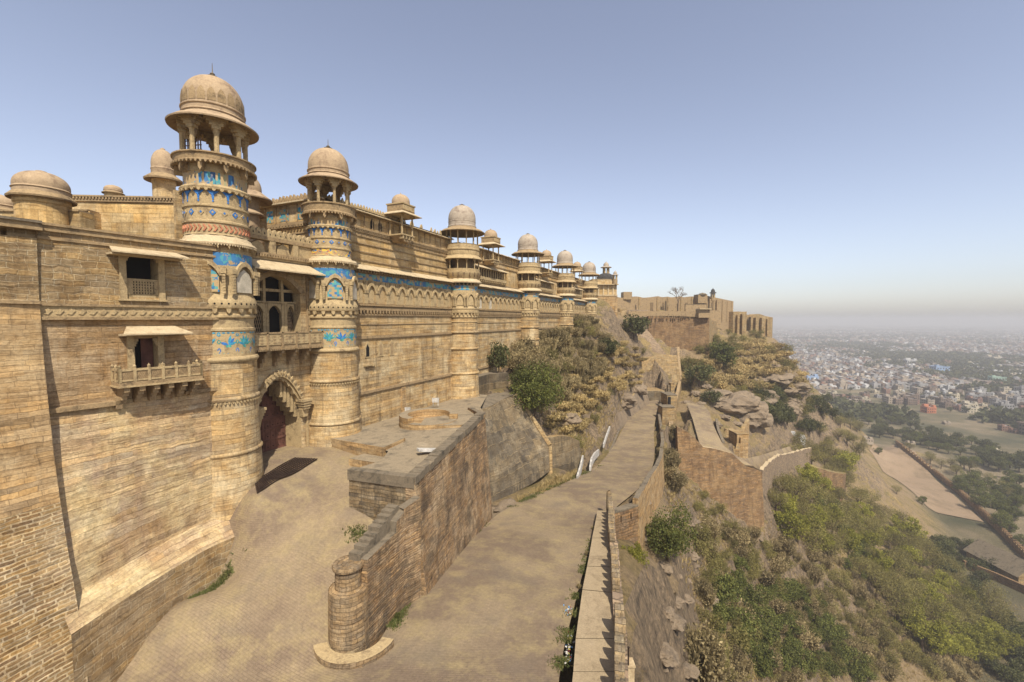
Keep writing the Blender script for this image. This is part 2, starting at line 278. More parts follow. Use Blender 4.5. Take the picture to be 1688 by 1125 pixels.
L_GREEN = leafm('leaf_green', [(.045, .055, .012), (.10, .11, .024), (.19, .185, .045)])
L_YEL = leafm('leaf_yellow_green', [(.13, .13, .02), (.26, .25, .035), (.42, .38, .07)], .4)
L_OLIVE = leafm('leaf_olive_dry', [(.10, .09, .025), (.21, .18, .055), (.33, .275, .09)], .35)
L_DARK = leafm('leaf_dark', [(.04, .045, .014), (.085, .088, .028), (.14, .135, .05)])
L_BRUSH = leafm('leaf_grey_brush', [(.12, .095, .045), (.27, .205, .095), (.44, .34, .165)])
L_STRAW = leafm('dry_straw', [(.26, .18, .07), (.44, .32, .13), (.58, .44, .20)])
L_LAWN = leafm('short_green_grass', [(.06, .075, .018), (.12, .135, .035), (.24, .21, .08)])
BARK = weathered('bark', (.16, .11, .07), (.07, .05, .035), (.24, .18, .12), scale=2, bump=.05)

# ------------------------------------------------------------ mesh helpers
class MB:
    def __init__(s): s.v = []; s.f = []; s.m = []; s.uv = {}
    def vert(s, p): s.v.append(tuple(p)); return len(s.v)-1
    def face(s, pts, m=0, uv=None):
        i0 = len(s.v); s.v += [tuple(p) for p in pts]; s.f.append(tuple(range(i0, i0+len(pts)))); s.m.append(m)
        if uv: s.uv[len(s.f)-1] = uv
    def grid(s, rows, m=0, uvf=None, closed=False):
        n = len(rows[0]); i0 = len(s.v)
        for r in rows: s.v += [tuple(p) for p in r]
        for i in range(len(rows)-1):
            for j in range(n-1 if not closed else n):
                j2 = (j+1) % n
                s.f.append((i0+i*n+j, i0+i*n+j2, i0+(i+1)*n+j2, i0+(i+1)*n+j)); s.m.append(m)
                if uvf: s.uv[len(s.f)-1] = [uvf(i, j), uvf(i, j+1), uvf(i+1, j+1), uvf(i+1, j)]
    def box(s, M, x0, x1, y0, y1, z0, z1, m=0):
        c = [M @ Vector(p) for p in ((x0,y0,z0),(x1,y0,z0),(x1,y1,z0),(x0,y1,z0),(x0,y0,z1),(x1,y0,z1),(x1,y1,z1),(x0,y1,z1))]
        i = len(s.v); s.v += [tuple(p) for p in c]
        for q in ((0,3,2,1),(4,5,6,7),(0,1,5,4),(1,2,6,5),(2,3,7,6),(3,0,4,7)): s.f.append(tuple(i+k for k in q)); s.m.append(m)
    def prism(s, M, poly, a, b, m=0):      # poly in local (x, z), extruded along local y from a to b
        n = len(poly); i = len(s.v)
        s.v += [tuple(M @ Vector((p[0], a, p[1]))) for p in poly]+[tuple(M @ Vector((p[0], b, p[1]))) for p in poly]
        s.f.append(tuple(range(i, i+n))); s.m.append(m); s.f.append(tuple(range(i+2*n-1, i+n-1, -1))); s.m.append(m)
        for k in range(n): k2 = (k+1) % n; s.f.append((i+k, i+n+k, i+n+k2, i+k2)); s.m.append(m)
    def lathe(s, prof, seg=48, m=0, c=(0, 0), a0=0, a1=2*math.pi, lobes=0, lob=0, zz=0):
        full = abs(a1-a0-2*math.pi) < 1e-6; n = seg if full else seg+1
        rm = max(p[0] for p in prof); L = [0]
        for i in range(1, len(prof)): L.append(L[-1]+math.hypot(prof[i][0]-prof[i-1][0], prof[i][1]-prof[i-1][1]))
        rows = []
        for (r, z) in prof:
            row = []
            for j in range(n):
                a = a0+(a1-a0)*j/seg; rr = r*(1+lob*abs(math.sin(a*lobes/2))) if lobes else r
                row.append((c[0]+rr*math.cos(a), c[1]+rr*math.sin(a), z+zz))
            rows.append(row)
        s.grid(rows, m, lambda i, j: ((a0+(a1-a0)*j/seg)*rm, prof[0][1]+L[i] if prof[-1][1] >= prof[0][1] else prof[0][1]-L[i]), full)
    def tube(s, p, q, r, r2=None, seg=8, m=0):
        p = Vector(p); q = Vector(q); d = (q-p); 
        if d.length < 1e-6: return
        d.normalize(); u = d.orthogonal().normalized(); w = d.cross(u); r2 = r if r2 is None else r2
        rows = [[p+(u*math.cos(a)+w*math.sin(a))*r for a in [2*math.pi*k/seg for k in range(seg)]], [q+(u*math.cos(a)+w*math.sin(a))*r2 for a in [2*math.pi*k/seg for k in range(seg)]]]
        s.grid(rows, m, None, True); i = len(s.v)-2*seg
        s.f.append(tuple(range(i+seg-1, i-1, -1))); s.m.append(m); s.f.append(tuple(range(i+seg, i+2*seg))); s.m.append(m)
    def build(s, name, mats, parent=None, smooth=False, jit=0, **tags):
        me = bpy.data.meshes.new(name)
        mats = mats if isinstance(mats, (list, tuple)) else [mats]
        me.from_pydata(s.v, [], s.f)
        for q in mats: me.materials.append(q)
        me.polygons.foreach_set('material_index', s.m)
        uvl = me.uv_layers.new(name='UVMap'); co = np.array(s.v, dtype=np.float64).reshape(-1, 3)
        uvs = np.zeros((len(me.loops), 2)); nrm = np.zeros(len(me.polygons)*3); me.polygons.foreach_get('normal', nrm); nrm = nrm.reshape(-1, 3)
        k = 0
        for fi, f in enumerate(s.f):
            n = len(f)
            if fi in s.uv: uvs[k:k+n] = s.uv[fi]
            else:
                nx, ny, nz = nrm[fi]; P = co[list(f)]
                if abs(nz) > .85 or math.hypot(nx, ny) < 1e-6: uvs[k:k+n, 0] = P[:, 0]; uvs[k:k+n, 1] = P[:, 1]
                else:
                    h = math.hypot(nx, ny); uvs[k:k+n, 0] = (-ny*P[:, 0]+nx*P[:, 1])/h; uvs[k:k+n, 1] = P[:, 2]/max(.5, h)
            k += n
        uvl.data.foreach_set('uv', uvs.ravel())
        if smooth: me.polygons.foreach_set('use_smooth', [True]*len(me.polygons))
        o = bpy.data.objects.new(name, me); col.objects.link(o)
        if parent: o.parent = parent
        if smooth and smooth != 'all':
            try: me.set_sharp_from_angle(angle=R(38))
            except Exception: pass
        for a, b in tags.items(): o[a] = b
        return o
I4 = Matrix.Identity(4)
def tag(o, label=None, cat=None, group=None, kind=None):
    if label: o['label'] = label
    if cat: o['category'] = cat
    if group: o['group'] = group
    if kind: o['kind'] = kind
    return o
def empty(name, loc=(0, 0, 0), rz=0):
    o = bpy.data.objects.new(name, None); col.objects.link(o); o.location = loc; o.rotation_euler = (0, 0, rz); o.empty_display_size = .3; return o
def copy_tree(o, parent=None):
    c = o.copy(); col.objects.link(c); c.parent = parent
    for ch in o.children: copy_tree(ch, c)
    return c
def frame(p, ax):                        # local x along ax (horizontal), local y to its left, z up
    ax = Vector((ax[0], ax[1], 0)).normalized(); y = Vector((-ax.y, ax.x, 0))
    M = Matrix(((ax.x, y.x, 0, p[0]), (ax.y, y.y, 0, p[1]), (0, 0, 1, p[2]), (0, 0, 0, 1))); return M
def arch_pts(w, h, rise, n=6, cusp=0):   # pointed arch outline from left springing over the apex to right springing (x, z)
    out = []
    for i in range(n+1):
        t = i/n; x = -w/2*(1-t)**1.0; z = h+rise*(1-(1-t)**2.0)**.9
        if cusp and 0 < i < n and i % 2: z -= cusp
        out.append((x, z))
    return out+[(-x, z) for x, z in out[-2::-1]]
# ------------------------------------------------------------ things whose parts are surveyed in map coordinates
def wthing(name, loc, label, cat, group=None):
    o = empty(name, loc); tag(o, label, cat, group); return o
def under(o, parent):                    # parent o, keeping its map coordinates, when parent is an Empty that stands at its base
    o.parent = parent; o.matrix_parent_inverse = Matrix.Translation(-Vector(parent.location)); return o
def wall_path(mb, pts, thick, m=0, side=1, mt=None, batter=0):
    # pts: (x, y, zbot, ztop); thickness laid to the left of the path for side=1
    n = len(pts); off = []
    for i in range(n):
        a = Vector(pts[max(0, i-1)][:2]); b = Vector(pts[min(n-1, i+1)][:2]); d = (b-a).normalized(); off.append(Vector((-d.y, d.x))*side)
    u = [0]
    for i in range(1, n): u.append(u[-1]+math.hypot(pts[i][0]-pts[i-1][0], pts[i][1]-pts[i-1][1]))
    for i in range(n-1):
        (x0, y0, b0, t0), (x1, y1, b1, t1) = pts[i], pts[i+1]; o0, o1 = off[i]*thick, off[i+1]*thick; k0, k1 = -off[i]*batter, -off[i+1]*batter
        A = (x0+k0.x, y0+k0.y, b0); B = (x1+k1.x, y1+k1.y, b1); C = (x1, y1, t1); D = (x0, y0, t0)
        E = (x0+o0.x, y0+o0.y, b0); F = (x1+o1.x, y1+o1.y, b1); G = (x1+o1.x, y1+o1.y, t1); H = (x0+o0.x, y0+o0.y, t0)
        uvf = [(u[i], b0), (u[i+1], b1), (u[i+1], t1), (u[i], t0)]
        mb.face([A, B, C, D] if side == 1 else [B, A, D, C], m, uvf if side == 1 else [uvf[1], uvf[0], uvf[3], uvf[2]])
        mb.face([F, E, H, G], m, [uvf[1], uvf[0], uvf[3], uvf[2]])
        mb.face([D, C, G, H], m if mt is None else mt)
        if i == 0: mb.face([E, A, D, H], m)
        if i == n-2: mb.face([B, F, G, C], m)
def jitter_top(pts, step, amp, rng):     # subdivide a path and roughen its top edge
    out = []
    for i in range(len(pts)-1):
        a, b = pts[i], pts[i+1]; L = math.hypot(b[0]-a[0], b[1]-a[1]); n = max(1, int(L/step))
        for k in range(n):
            t = k/n; q = [lerp(a[j], b[j], t) for j in range(4)]; q[3] += rng.uniform(-amp, amp*.4) if (i or k) else 0; out.append(tuple(q))
    out.append(pts[-1]); return out

# ------------------------------------------------------------ round towers
def dome_prof(r, h, z, n=14, bulge=.03):
    return [(r*(math.cos(t*math.pi/2)**.72)*(1+bulge*math.sin(min(1, t*1.6)*math.pi)), z+h*math.sin(t*math.pi/2)**.98) for t in [i/n for i in range(n)]]+[(.02, z+h)]
def ring(mb, r, z, t=.13, h=.22, seg=48, m=0): mb.lathe([(r-.1, z-h), (r+t*.4, z-h*.9), (r+t, z-h*.45), (r+t, z-h*.1), (r+t*.5, z+h*.3), (r-.1, z+h*.45)], seg, m)
def column_mb(h, w=.13, cap=.5):
    b = MB(); b.box(I4, -w, w, -w, w, 0, .18); b.lathe([(w*.95, .18), (w*.7, .3), (w*.72, h-.85), (w*.95, h-.75)], 8)
    for k in range(4):                                        # stepped bracket capital
        e = w+.04+cap*.17*k; b.box(I4, -w*(1.0+.12*k), w*(1.0+.12*k), -e, e, h-.75+k*.19, h-.56+k*.19+.001*k)
    return b
def merlons_ring(mb, r, z, n, w, h, t=.08, m=0):
    for k in range(n):
        a = 2*math.pi*k/n; M = frame((r*math.cos(a), r*math.sin(a), z), (-math.sin(a), math.cos(a)))
        mb.prism(M, [(-w/2, 0), (w/2, 0), (w/2, h*.5), (w*.3, h*.8), (0, h), (-w*.3, h*.8), (-w/2, h*.5)], -t/2, t/2, m)
def teeth_ring(mb, r, z, n, w, d, h, m=0, a0=0):
    for k in range(n):
        a = 2*math.pi*(k+a0)/n; M = frame((r*math.cos(a), r*math.sin(a), z), (-math.sin(a), math.cos(a)))
        mb.prism(M, [(-w/2, h), (w/2, h), (w/2*.8, h*.35), (0, 0), (-w/2*.8, h*.35)], -d, .05, m)
def arch_panels_ring(parent, r, z0, z1, n, seg_r, mats, a0=0, white=None, pil=CARV):
    # blind pointed arches round a shaft: frames, twisted pilasters, inset panels
    w = 2*math.pi*r/n; H = z1-z0
    for k in range(n):
        fr = MB(); pn = MB()
        a = 2*math.pi*(k+a0)/n; M = frame((r*math.cos(a), r*math.sin(a), z0), (-math.sin(a), math.cos(a)))
        hw = w*.36; zi = H*.45
        outer = arch_pts(hw*2.25, zi, H*.38, 5, 0); inner = arch_pts(hw*1.75, zi-.02, H*.27, 5, 0)
        for i in range(len(outer)-1):
            fr.prism(M, [inner[i], inner[i+1], outer[i+1], outer[i]], -.16, .02, 0)
        for s in (-1, 1):
            px_ = s*w*.43
            for j in range(7): fr.prism(M, [(px_-.09, H*.07*j+.0), (px_+.09, H*.07*j+.03), (px_+.09, H*.07*j+H*.058+.03), (px_-.09, H*.07*j+H*.058)], -.17, .02, 0)
            fr.box(M, px_-.15, px_+.15, -.2, .02, H*.5, H*.62)
        pn.prism(M, [(-hw*.8, .12), (hw*.8, .12)]+[(x*.9, z) for x, z in inner[::-1]][0:0]+[(hw*.8, zi*.9), (hw*.55, zi*1.18), (0, zi*1.42), (-hw*.55, zi*1.18), (-hw*.8, zi*.9)], -.035, .02, (k % 2))
        f = fr.build('arch_frame', [pil], parent); p = pn.build('arch_panel', mats, f)

def gate_tower(loc, s, name_label, base_z, zm=None, low=1.0):
    # tower with glazed tiles and one open pavilion; returns the shaft mesh with its sub-parts as children
    zk = [a for a, _ in zm]; zv = [c for _, c in zm]
    def ZM(z): return z if z < 4.9 else float(np.interp(z, zk, zv))
    def remap(mb): mb.v = [(p[0]*(low if p[2] < 4.9 else 1), p[1]*(low if p[2] < 4.9 else 1), ZM(p[2])) for p in mb.v]; return mb
    b = MB()
    L = lambda r: r*s
    b.lathe([(L(2.6), base_z-1), (L(2.42), base_z+.8), (L(2.24), -8.4), (L(2.22), -8.1)], 56, 0)
    b.lathe([(L(2.2), -8.1), (L(2.13), -4.8), (L(2.1), -2.5)], 56, 0)
    ring(b, L(2.2), -8.1); ring(b, L(2.12), -4.75); ring(b, L(2.08), -2.35, .16, .26, m=1)
    teeth_ring(b, L(2.2), -5.1, 60, .12, .06, .14, 1)
    b.lathe([(L(2.02), -2.4), (L(2.02), -2.15)], 56, 1); b.lathe([(L(2.0), -.72), (L(2.06), -.68), (L(2.06), -.55), (L(1.98), -.5), (L(1.98), .05), (L(2.1), .12), (L(2.1), .24), (L(1.98), .3), (L(1.98), .62), (L(2.17), .66), (L(2.2), .72), (L(2.2), 1.12), (L(2.14), 1.2), (L(2.02), 1.42), (L(1.97), 1.5), (L(1.96), 3.2)], 56, 1)
    for k in range(36):                                       # round drain holes
        a = 2*math.pi*k/36; p = Vector((math.cos(a), math.sin(a), 0)); b.tube(p*L(2.2)*.99+Vector((0, 0, .93)), p*(L(2.2)+.012)+Vector((0, 0, .93)), .06, .06, 8, 2)
    teeth_ring(b, L(2.0), .34, 18, .28, .2, .3, 1)
    b.lathe([(L(1.97), 3.95), (L(1.9), 4.0), (L(1.9), 4.55)], 56, 1); teeth_ring(b, L(1.95), 4.15, 22, .14, .25, .38, 1)
    # sloping stone eave in slabs
    b.lathe([(L(1.9), 4.5), (L(2.28), 4.42), (L(2.3), 4.5), (L(2.15), 4.68), (L(1.9), 4.95), (L(1.8), 5.18), (L(1.72), 5.3)], 14, 3)
    teeth_ring(b, L(2.24), 4.33, 90, .1, .03, .1, 3)
    b.lathe([(L(1.74), 5.3), (L(1.7), 5.4)], 56, 1)
    b.lathe([(L(1.7), 6.0), (L(1.77), 6.03), (L(1.77), 6.14), (L(1.68), 6.2), (L(1.68), 6.3)], 56, 1)
    b.lathe([(L(1.68), 6.95), (L(1.75), 6.98), (L(1.75), 7.08), (L(1.67), 7.12)], 56, 1)
    b.lathe([(L(1.67), 7.95), (L(1.85), 8.0), (L(1.88), 8.14), (L(1.8), 8.24), (L(1.66), 8.3)], 56, 1); teeth_ring(b, L(1.82), 7.86, 30, .2, .06, .16, 1)
    b.lathe([(L(1.66), 9.0), (L(1.7), 9.05), (L(1.66), 9.15), (L(1.64), 9.5)], 56, 1)
    o = remap(b).build('round_tower', [S, CARV, BLACK, PALEST], None, True); o.location = loc
    def part(mb, name, mats, smooth=True): return remap(mb).build(name, mats, o, smooth)
    q = MB(); q.lathe([(L(2.02), -2.15), (L(2.0), -.72)], 56); rt_ = random.Random(int(s*100))
    def petal(aa, z, ln, wd, an, m):                          # glazed leaf inlay on the curved band
        pts = [(0, 0), (wd*.5, ln*.35), (wd*.42, ln*.7), (0, ln), (-wd*.42, ln*.7), (-wd*.5, ln*.35)]; ca, sa = math.cos(an), math.sin(an); rr = L(2.0)+.016
        P = []
        for x, y in pts:
            u = x*ca-y*sa; v = x*sa+y*ca; P.append((rr*math.cos(aa+u/rr), rr*math.sin(aa+u/rr), z+v))
        q.face(P, m)
    nm = 12
    for k in range(nm):
        a = 2*math.pi*(k+.3)/nm; z = -1.75; c1_, c2_ = (1, 2) if k % 2 else (2, 3)
        for i, an in enumerate((-1.25, -.7, -.25, .25, .7, 1.25)):
            if rt_.random() < .85: petal(a, z+.22, .62-.1*abs(an), .17, an, c1_ if i % 2 else c2_)
        for i, an in enumerate((-2.2, 2.2, math.pi)):
            if rt_.random() < .8: petal(a, z+.2, .2, .16, an, 3)
        a2 = a+math.pi/nm
        for dz, ln, m in ((-.28, .34, 1), (.25, .3, 3), (.72, .22, 2)):
            if rt_.random() < .8: petal(a2, z+dz, ln, .22, 0, m); petal(a2, z+dz+.07, ln*.55, .09, 0, 0)
        for j in range(4):
            if rt_.random() < .85: petal(a+2*math.pi/nm*j/4, -2.12, .12, .16, 0, 3 if j % 2 else 2)
            if rt_.random() < .7: petal(a+2*math.pi/nm*j/4, -.86, .1, .2, 0, 2)
    part(q, 'floral_tile_band', [CARV, plain_blue, INL_TEAL, INL_GREEN])
    q = MB(); q.lathe([(L(1.96), 3.2), (L(1.97), 3.95)], 56); part(q, 'blue_tile_band', [T_BLUE])
    q = MB(); q.lathe([(L(1.7), 5.4), (L(1.7), 6.0)], 56)
    if s >= 1:
        for k in range(40):
            a = 2*math.pi*k/40; M = frame((L(1.72)*math.cos(a), L(1.72)*math.sin(a), 5.5), (-math.sin(a), math.cos(a)))
            q.prism(M, [(-.1, 0), (.0, 0), (.12, .2), (0, .4), (-.1, .4), (.02, .2)], -.03, .03, 1)
    part(q, 'chevron_band', [T_YEL if s < 1 else CARV, REDT])
    q = MB(); q.lathe([(L(1.68), 6.3), (L(1.68), 6.95)], 56, 1)   # band with blue diamonds
    for k in range(18):
        a = 2*math.pi*k/18; M = frame((L(1.68)*math.cos(a), L(1.68)*math.sin(a), 6.62), (-math.sin(a), math.cos(a)))
        mm = k % 2
        q.prism(M, [(-.17, 0), (0, -.2), (.17, 0), (0, .2)], -.03, .02, mm); q.prism(M, [(-.07, 0), (0, -.08), (.07, 0), (0, .08)], -.045, .02, 1-mm)
    part(q, 'diamond_band', [plain_blue, CARV])
    q = MB(); q.lathe([(L(1.67), 7.12), (L(1.67), 7.95)], 56, 1)   # band with blue drops between little arches
    for k in range(14):
        a = 2*math.pi*(k+.5)/14; M = frame((L(1.67)*math.cos(a), L(1.67)*math.sin(a), 7.2), (-math.sin(a), math.cos(a))); w = 2*math.pi*L(1.67)/14
        q.prism(M, [(-w*.42, .7), (-w*.1, .48), (-.04, .2), (.04, .2), (w*.1, .48), (w*.42, .7)], -.025, .02, 0 if k % 3 else 0)
        q.prism(M, [(-.06, .1), (0, .02), (.06, .1), (0, .18)], -.025, .02, 0)
    part(q, 'arched_band', [plain_blue, CARV])
    q = MB(); q.lathe([(L(1.66), 8.3), (L(1.66), 9.0)], 56); part(q, 'striped_tile_band', [T_STR])
    q = MB(); q.lathe([(L(1.64), 9.12), (L(1.64), 9.55)], 56); part(q, 'dusky_tile_band', [T_DARK])
    for k in range(10):
        q = MB(); a = 2*math.pi*(k+.5)/10; Mk = frame((L(1.7)*math.cos(a), L(1.7)*math.sin(a), 8.95), (-math.sin(a), math.cos(a))); q.prism(Mk, [(-.13, .6), (.13, .6), (.1, .2), (0, 0), (-.1, .2)], -.36, .05, 0); part(q, 'bracket', [MOULD], False)
    q = MB(); q.lathe([(L(1.6), 9.5), (L(2.08), 9.5), (L(2.16), 9.56), (L(2.16), 9.64), (L(2.08), 9.72), (L(2.12), 10.25), (L(2.2), 10.3), (L(2.2), 10.42), (L(2.0), 10.42), (L(1.98), 9.85), (.01, 9.85)], 48, 0)
    teeth_ring(q, L(2.16), 9.38, 56, .13, .06, .16); part(q, 'balcony', [MOULD])
    nc = 8
    hc = ZM(12.15)-ZM(9.85); cm = column_mb(hc, .19 if s >= 1 else .16, .75)
    for k in range(nc):
        a = 2*math.pi*(k+.35)/nc
        if k == 0: c0 = cm.build('column', [CARV], o, True); c = c0
        else: c = c0.copy(); col.objects.link(c); c.parent = o
        c.location = (L(1.62)*math.cos(a), L(1.62)*math.sin(a), ZM(9.85)); c.rotation_euler = (0, 0, a)
    q = MB()
    for k in range(nc):                                       # cusped bracket arches between columns
        a0 = 2*math.pi*(k+.35)/nc; a1 = 2*math.pi*(k+1.35)/nc; rr = L(1.6); n = 8
        for j in range(n):
            t0, t1 = j/n, (j+1)/n; f = lambda t: 12.1-1.0*abs(2*t-1)**1.6-(.12 if int(t*n) % 2 else 0)
            A = [lerp(a0, a1, t) for t in (t0, t1)]
            p = [(rr*math.cos(x), rr*math.sin(x)) for x in A]; pi_ = [(x*.9, y*.9) for x, y in p]; zz = [f(t0), f(t1)]
            q.face([(*p[0], zz[0]), (*p[1], zz[1]), (*p[1], 12.25), (*p[0], 12.25)]); q.face([(*pi_[1], zz[1]), (*pi_[0], zz[0]), (*pi_[0], 12.25), (*pi_[1], 12.25)])
            q.face([(*p[1], zz[1]), (*p[0], zz[0]), (*pi_[0], zz[0]), (*pi_[1], zz[1])])
    q.lathe([(.01, 12.2), (L(1.6), 12.2), (L(1.7), 12.15), (L(1.72), 12.3)], 40); part(q, 'bracket_arch', [MOULD], False)
    q = MB(); q.lathe([(L(1.5), 12.25), (L(2.25), 11.95), (L(2.38), 11.86), (L(2.4), 11.93), (L(2.1), 12.2), (L(1.75), 12.42), (L(1.6), 12.6)], 48); part(q, 'eave', [DOME])
    q = MB(); q.lathe([(L(1.68), 12.55), (L(1.72), 12.62), (L(1.64), 12.72), (L(1.64), 12.95), (L(1.70), 13.0), (L(1.70), 13.08), (L(1.63), 13.14)]+dome_prof(L(1.62), 2.25, 13.15), 48); 
    if s >= 1:
        for k in range(20):                                   # petal relief round the dome
            a = 2*math.pi*k/20; dp_ = dome_prof(L(1.62), 2.25, 13.15, 40); rr_ = [p_[0] for p_ in dp_][::-1]; zz_ = [p_[1] for p_ in dp_]
            def dr(z): return float(np.interp(z, zz_, [p_[0] for p_ in dp_]))*1.014
            hts = [(0, .125), (.3, .13), (.55, .12), (.75, .085), (.9, .035), (.95, .005)]
            for j in range(5):
                (h0, w0), (h1, w1) = hts[j], hts[j+1]; z0, z1 = 13.2+h0*.95, 13.2+h1*.95; P = lambda w, z: (dr(z)*math.cos(a+w), dr(z)*math.sin(a+w), z); q.face([P(-w0, z0), P(w0, z0), P(w1, z1), P(-w1, z1)], 1)
    d = part(q, 'dome', [DOME, MOULD])
    q = MB(); q.lathe([(.1, 15.35), (.28, 15.42), (.34, 15.5), (.2, 15.58), (.1, 15.62), (.14, 15.68), (.03, 15.78), (.012, 16.3)], 16); part(q, 'finial', [SLABTOP])
    if s >= 1:
        q = MB(); a = R(-75)                                  # pierced screen left in one opening
        M = frame((L(1.55)*math.cos(a), L(1.55)*math.sin(a), 9.9), (-math.sin(a), math.cos(a)))
        for i in range(7): q.box(M, -.55+i*.17, -.51+i*.17, -.03, .03, 0, 1.15)
        for i in range(6): q.box(M, -.55, .55, -.02, .02, .05+i*.2, .09+i*.2)
        part(q, 'pierced_screen', [IRON], False)
    arch_panels_ring(o, L(2.0)*low, 1.5, 3.9, 6, 1, [WINT, T_MIX], .18 if s >= 1 else .42)
    return o
plain_blue = plain('blue_tile', (.035, .14, .36), .55, .5, 5); INL_TEAL = plain('teal_tile', (.045, .24, .34), .55, .5, 5); INL_GREEN = plain('green_tile', (.06, .25, .21), .55, .5, 5)

def gallery_tower():
    b = MB()
    b.lathe([(2.3, -13), (2.2, -9.9), (2.02, -9.2), (1.95, -6.6)], 48, 0); ring(b, 1.95, -6.5); ring(b, 1.9, -3.5); ring(b, 1.88, -1.5)
    b.lathe([(1.92, -6.6), (1.88, -3.5), (1.84, -1.5), (1.82, .3)], 48, 0)
    b.lathe([(1.82, -.35), (1.9, -.3), (1.82, -.25)], 48, 1)
    b.lathe([(1.82, .2), (1.95, .25), (1.95, .36), (1.85, .4), (1.85, .75), (2.02, .8), (2.02, 1.05), (1.98, 1.1), (2.05, 1.2), (2.05, 1.35), (1.9, 1.5), (1.86, 1.6), (1.86, 4.1)], 48, 1)
    teeth_ring(b, 1.9, .42, 26, .2, .16, .34, 1); teeth_ring(b, 1.9, 4.05, 26, .12, .2, .3, 1)
    b.lathe([(1.8, 4.4), (2.35, 4.38), (2.38, 4.5), (2.2, 4.72), (1.95, 4.9)], 48, 2)
    b.lathe([(1.9, 4.85), (2.0, 5.0), (2.2, 5.45), (2.25, 5.6), (2.25, 5.75), (.05, 5.75)], 48, 1); teeth_ring(b, 2.12, 5.1, 20, .15, .15, .5, 3)
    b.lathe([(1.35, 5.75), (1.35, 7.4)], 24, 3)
    b.lathe([(1.4, 7.4), (2.0, 7.4), (2.45, 7.18), (2.5, 7.26), (2.3, 7.5), (2.1, 7.66), (2.08, 7.8)], 48, 1)
    b.lathe([(2.06, 7.7), (2.06, 8.3), (2.16, 8.36), (2.16, 8.5), (2.1, 8.55), (2.1, 9.0), (2.14, 9.05), (2.0, 9.08), (2.0, 8.7), (.05, 8.7)], 48, 1)
    for k in range(40):
        a = 2*math.pi*k/40; M = frame((2.06*math.cos(a), 2.06*math.sin(a), 7.82), (-math.sin(a), math.cos(a))); b.box(M, -.1, .1, -.05, 0, 0, .42, 1)
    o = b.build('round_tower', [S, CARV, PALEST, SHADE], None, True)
    def part(mb, name, mats, smooth=True): return mb.build(name, mats, o, smooth)
    lc = MB(); lc.lathe([(.1, 0), (.06, .15), (.06, 1.2), (.1, 1.3)], 6); lc.prism(I4, [(-.1, 1.3), (.1, 1.3), (.35, 1.7), (-.35, 1.7)], -.07, .07)
    uc = MB(); uc.lathe([(.12, 0), (.075, .2), (.075, 1.85), (.13, 2.0), (.16, 2.15)], 6)
    for k in range(12):
        a = 2*math.pi*(k+.5)/12
        if k == 0: l0 = lc.build('lower_column', [CARV], o, True); u0 = uc.build('upper_column', [CARV], o, True); l, u = l0, u0
        else:
            l = l0.copy(); u = u0.copy(); col.objects.link(l); col.objects.link(u); l.parent = u.parent = o
        l.location = (2.08*math.cos(a), 2.08*math.sin(a), 5.75); l.rotation_euler = (0, 0, a+math.pi/2); u.location = (1.95*math.cos(a), 1.95*math.sin(a), 8.75); u.rotation_euler = (0, 0, a)
    q = MB(); q.lathe([(2.12, 5.75), (2.16, 6.1), (2.1, 6.1), (2.06, 5.75)], 36); part(q, 'railing', [CARV])
    q = MB(); q.lathe([(.05, 10.85), (1.9, 10.85), (2.6, 10.6), (2.75, 10.5), (2.78, 10.57), (2.4, 10.85), (1.8, 11.05), (1.72, 11.2)], 48); part(q, 'eave', [MOULD])
    q = MB(); q.lathe([(1.72, 11.15), (1.76, 11.3), (1.66, 11.4), (1.66, 11.8), (1.7, 11.85), (1.65, 11.92)]+dome_prof(1.66, 1.95, 11.95), 48); part(q, 'dome', [DOMEG])
    q = MB(); q.lathe([(.1, 13.8), (.3, 13.9), (.33, 14.0), (.12, 14.08), (.02, 14.15)], 12); part(q, 'finial', [SLABTOP])
    q = MB(); q.lathe([(1.87, 3.5), (1.87, 4.05)], 48); part(q, 'worn_tile_band', [T_WAL])
    arch_panels_ring(o, 1.88, 1.55, 3.6, 9, 1, [CARV, CARV], .3)
    return o

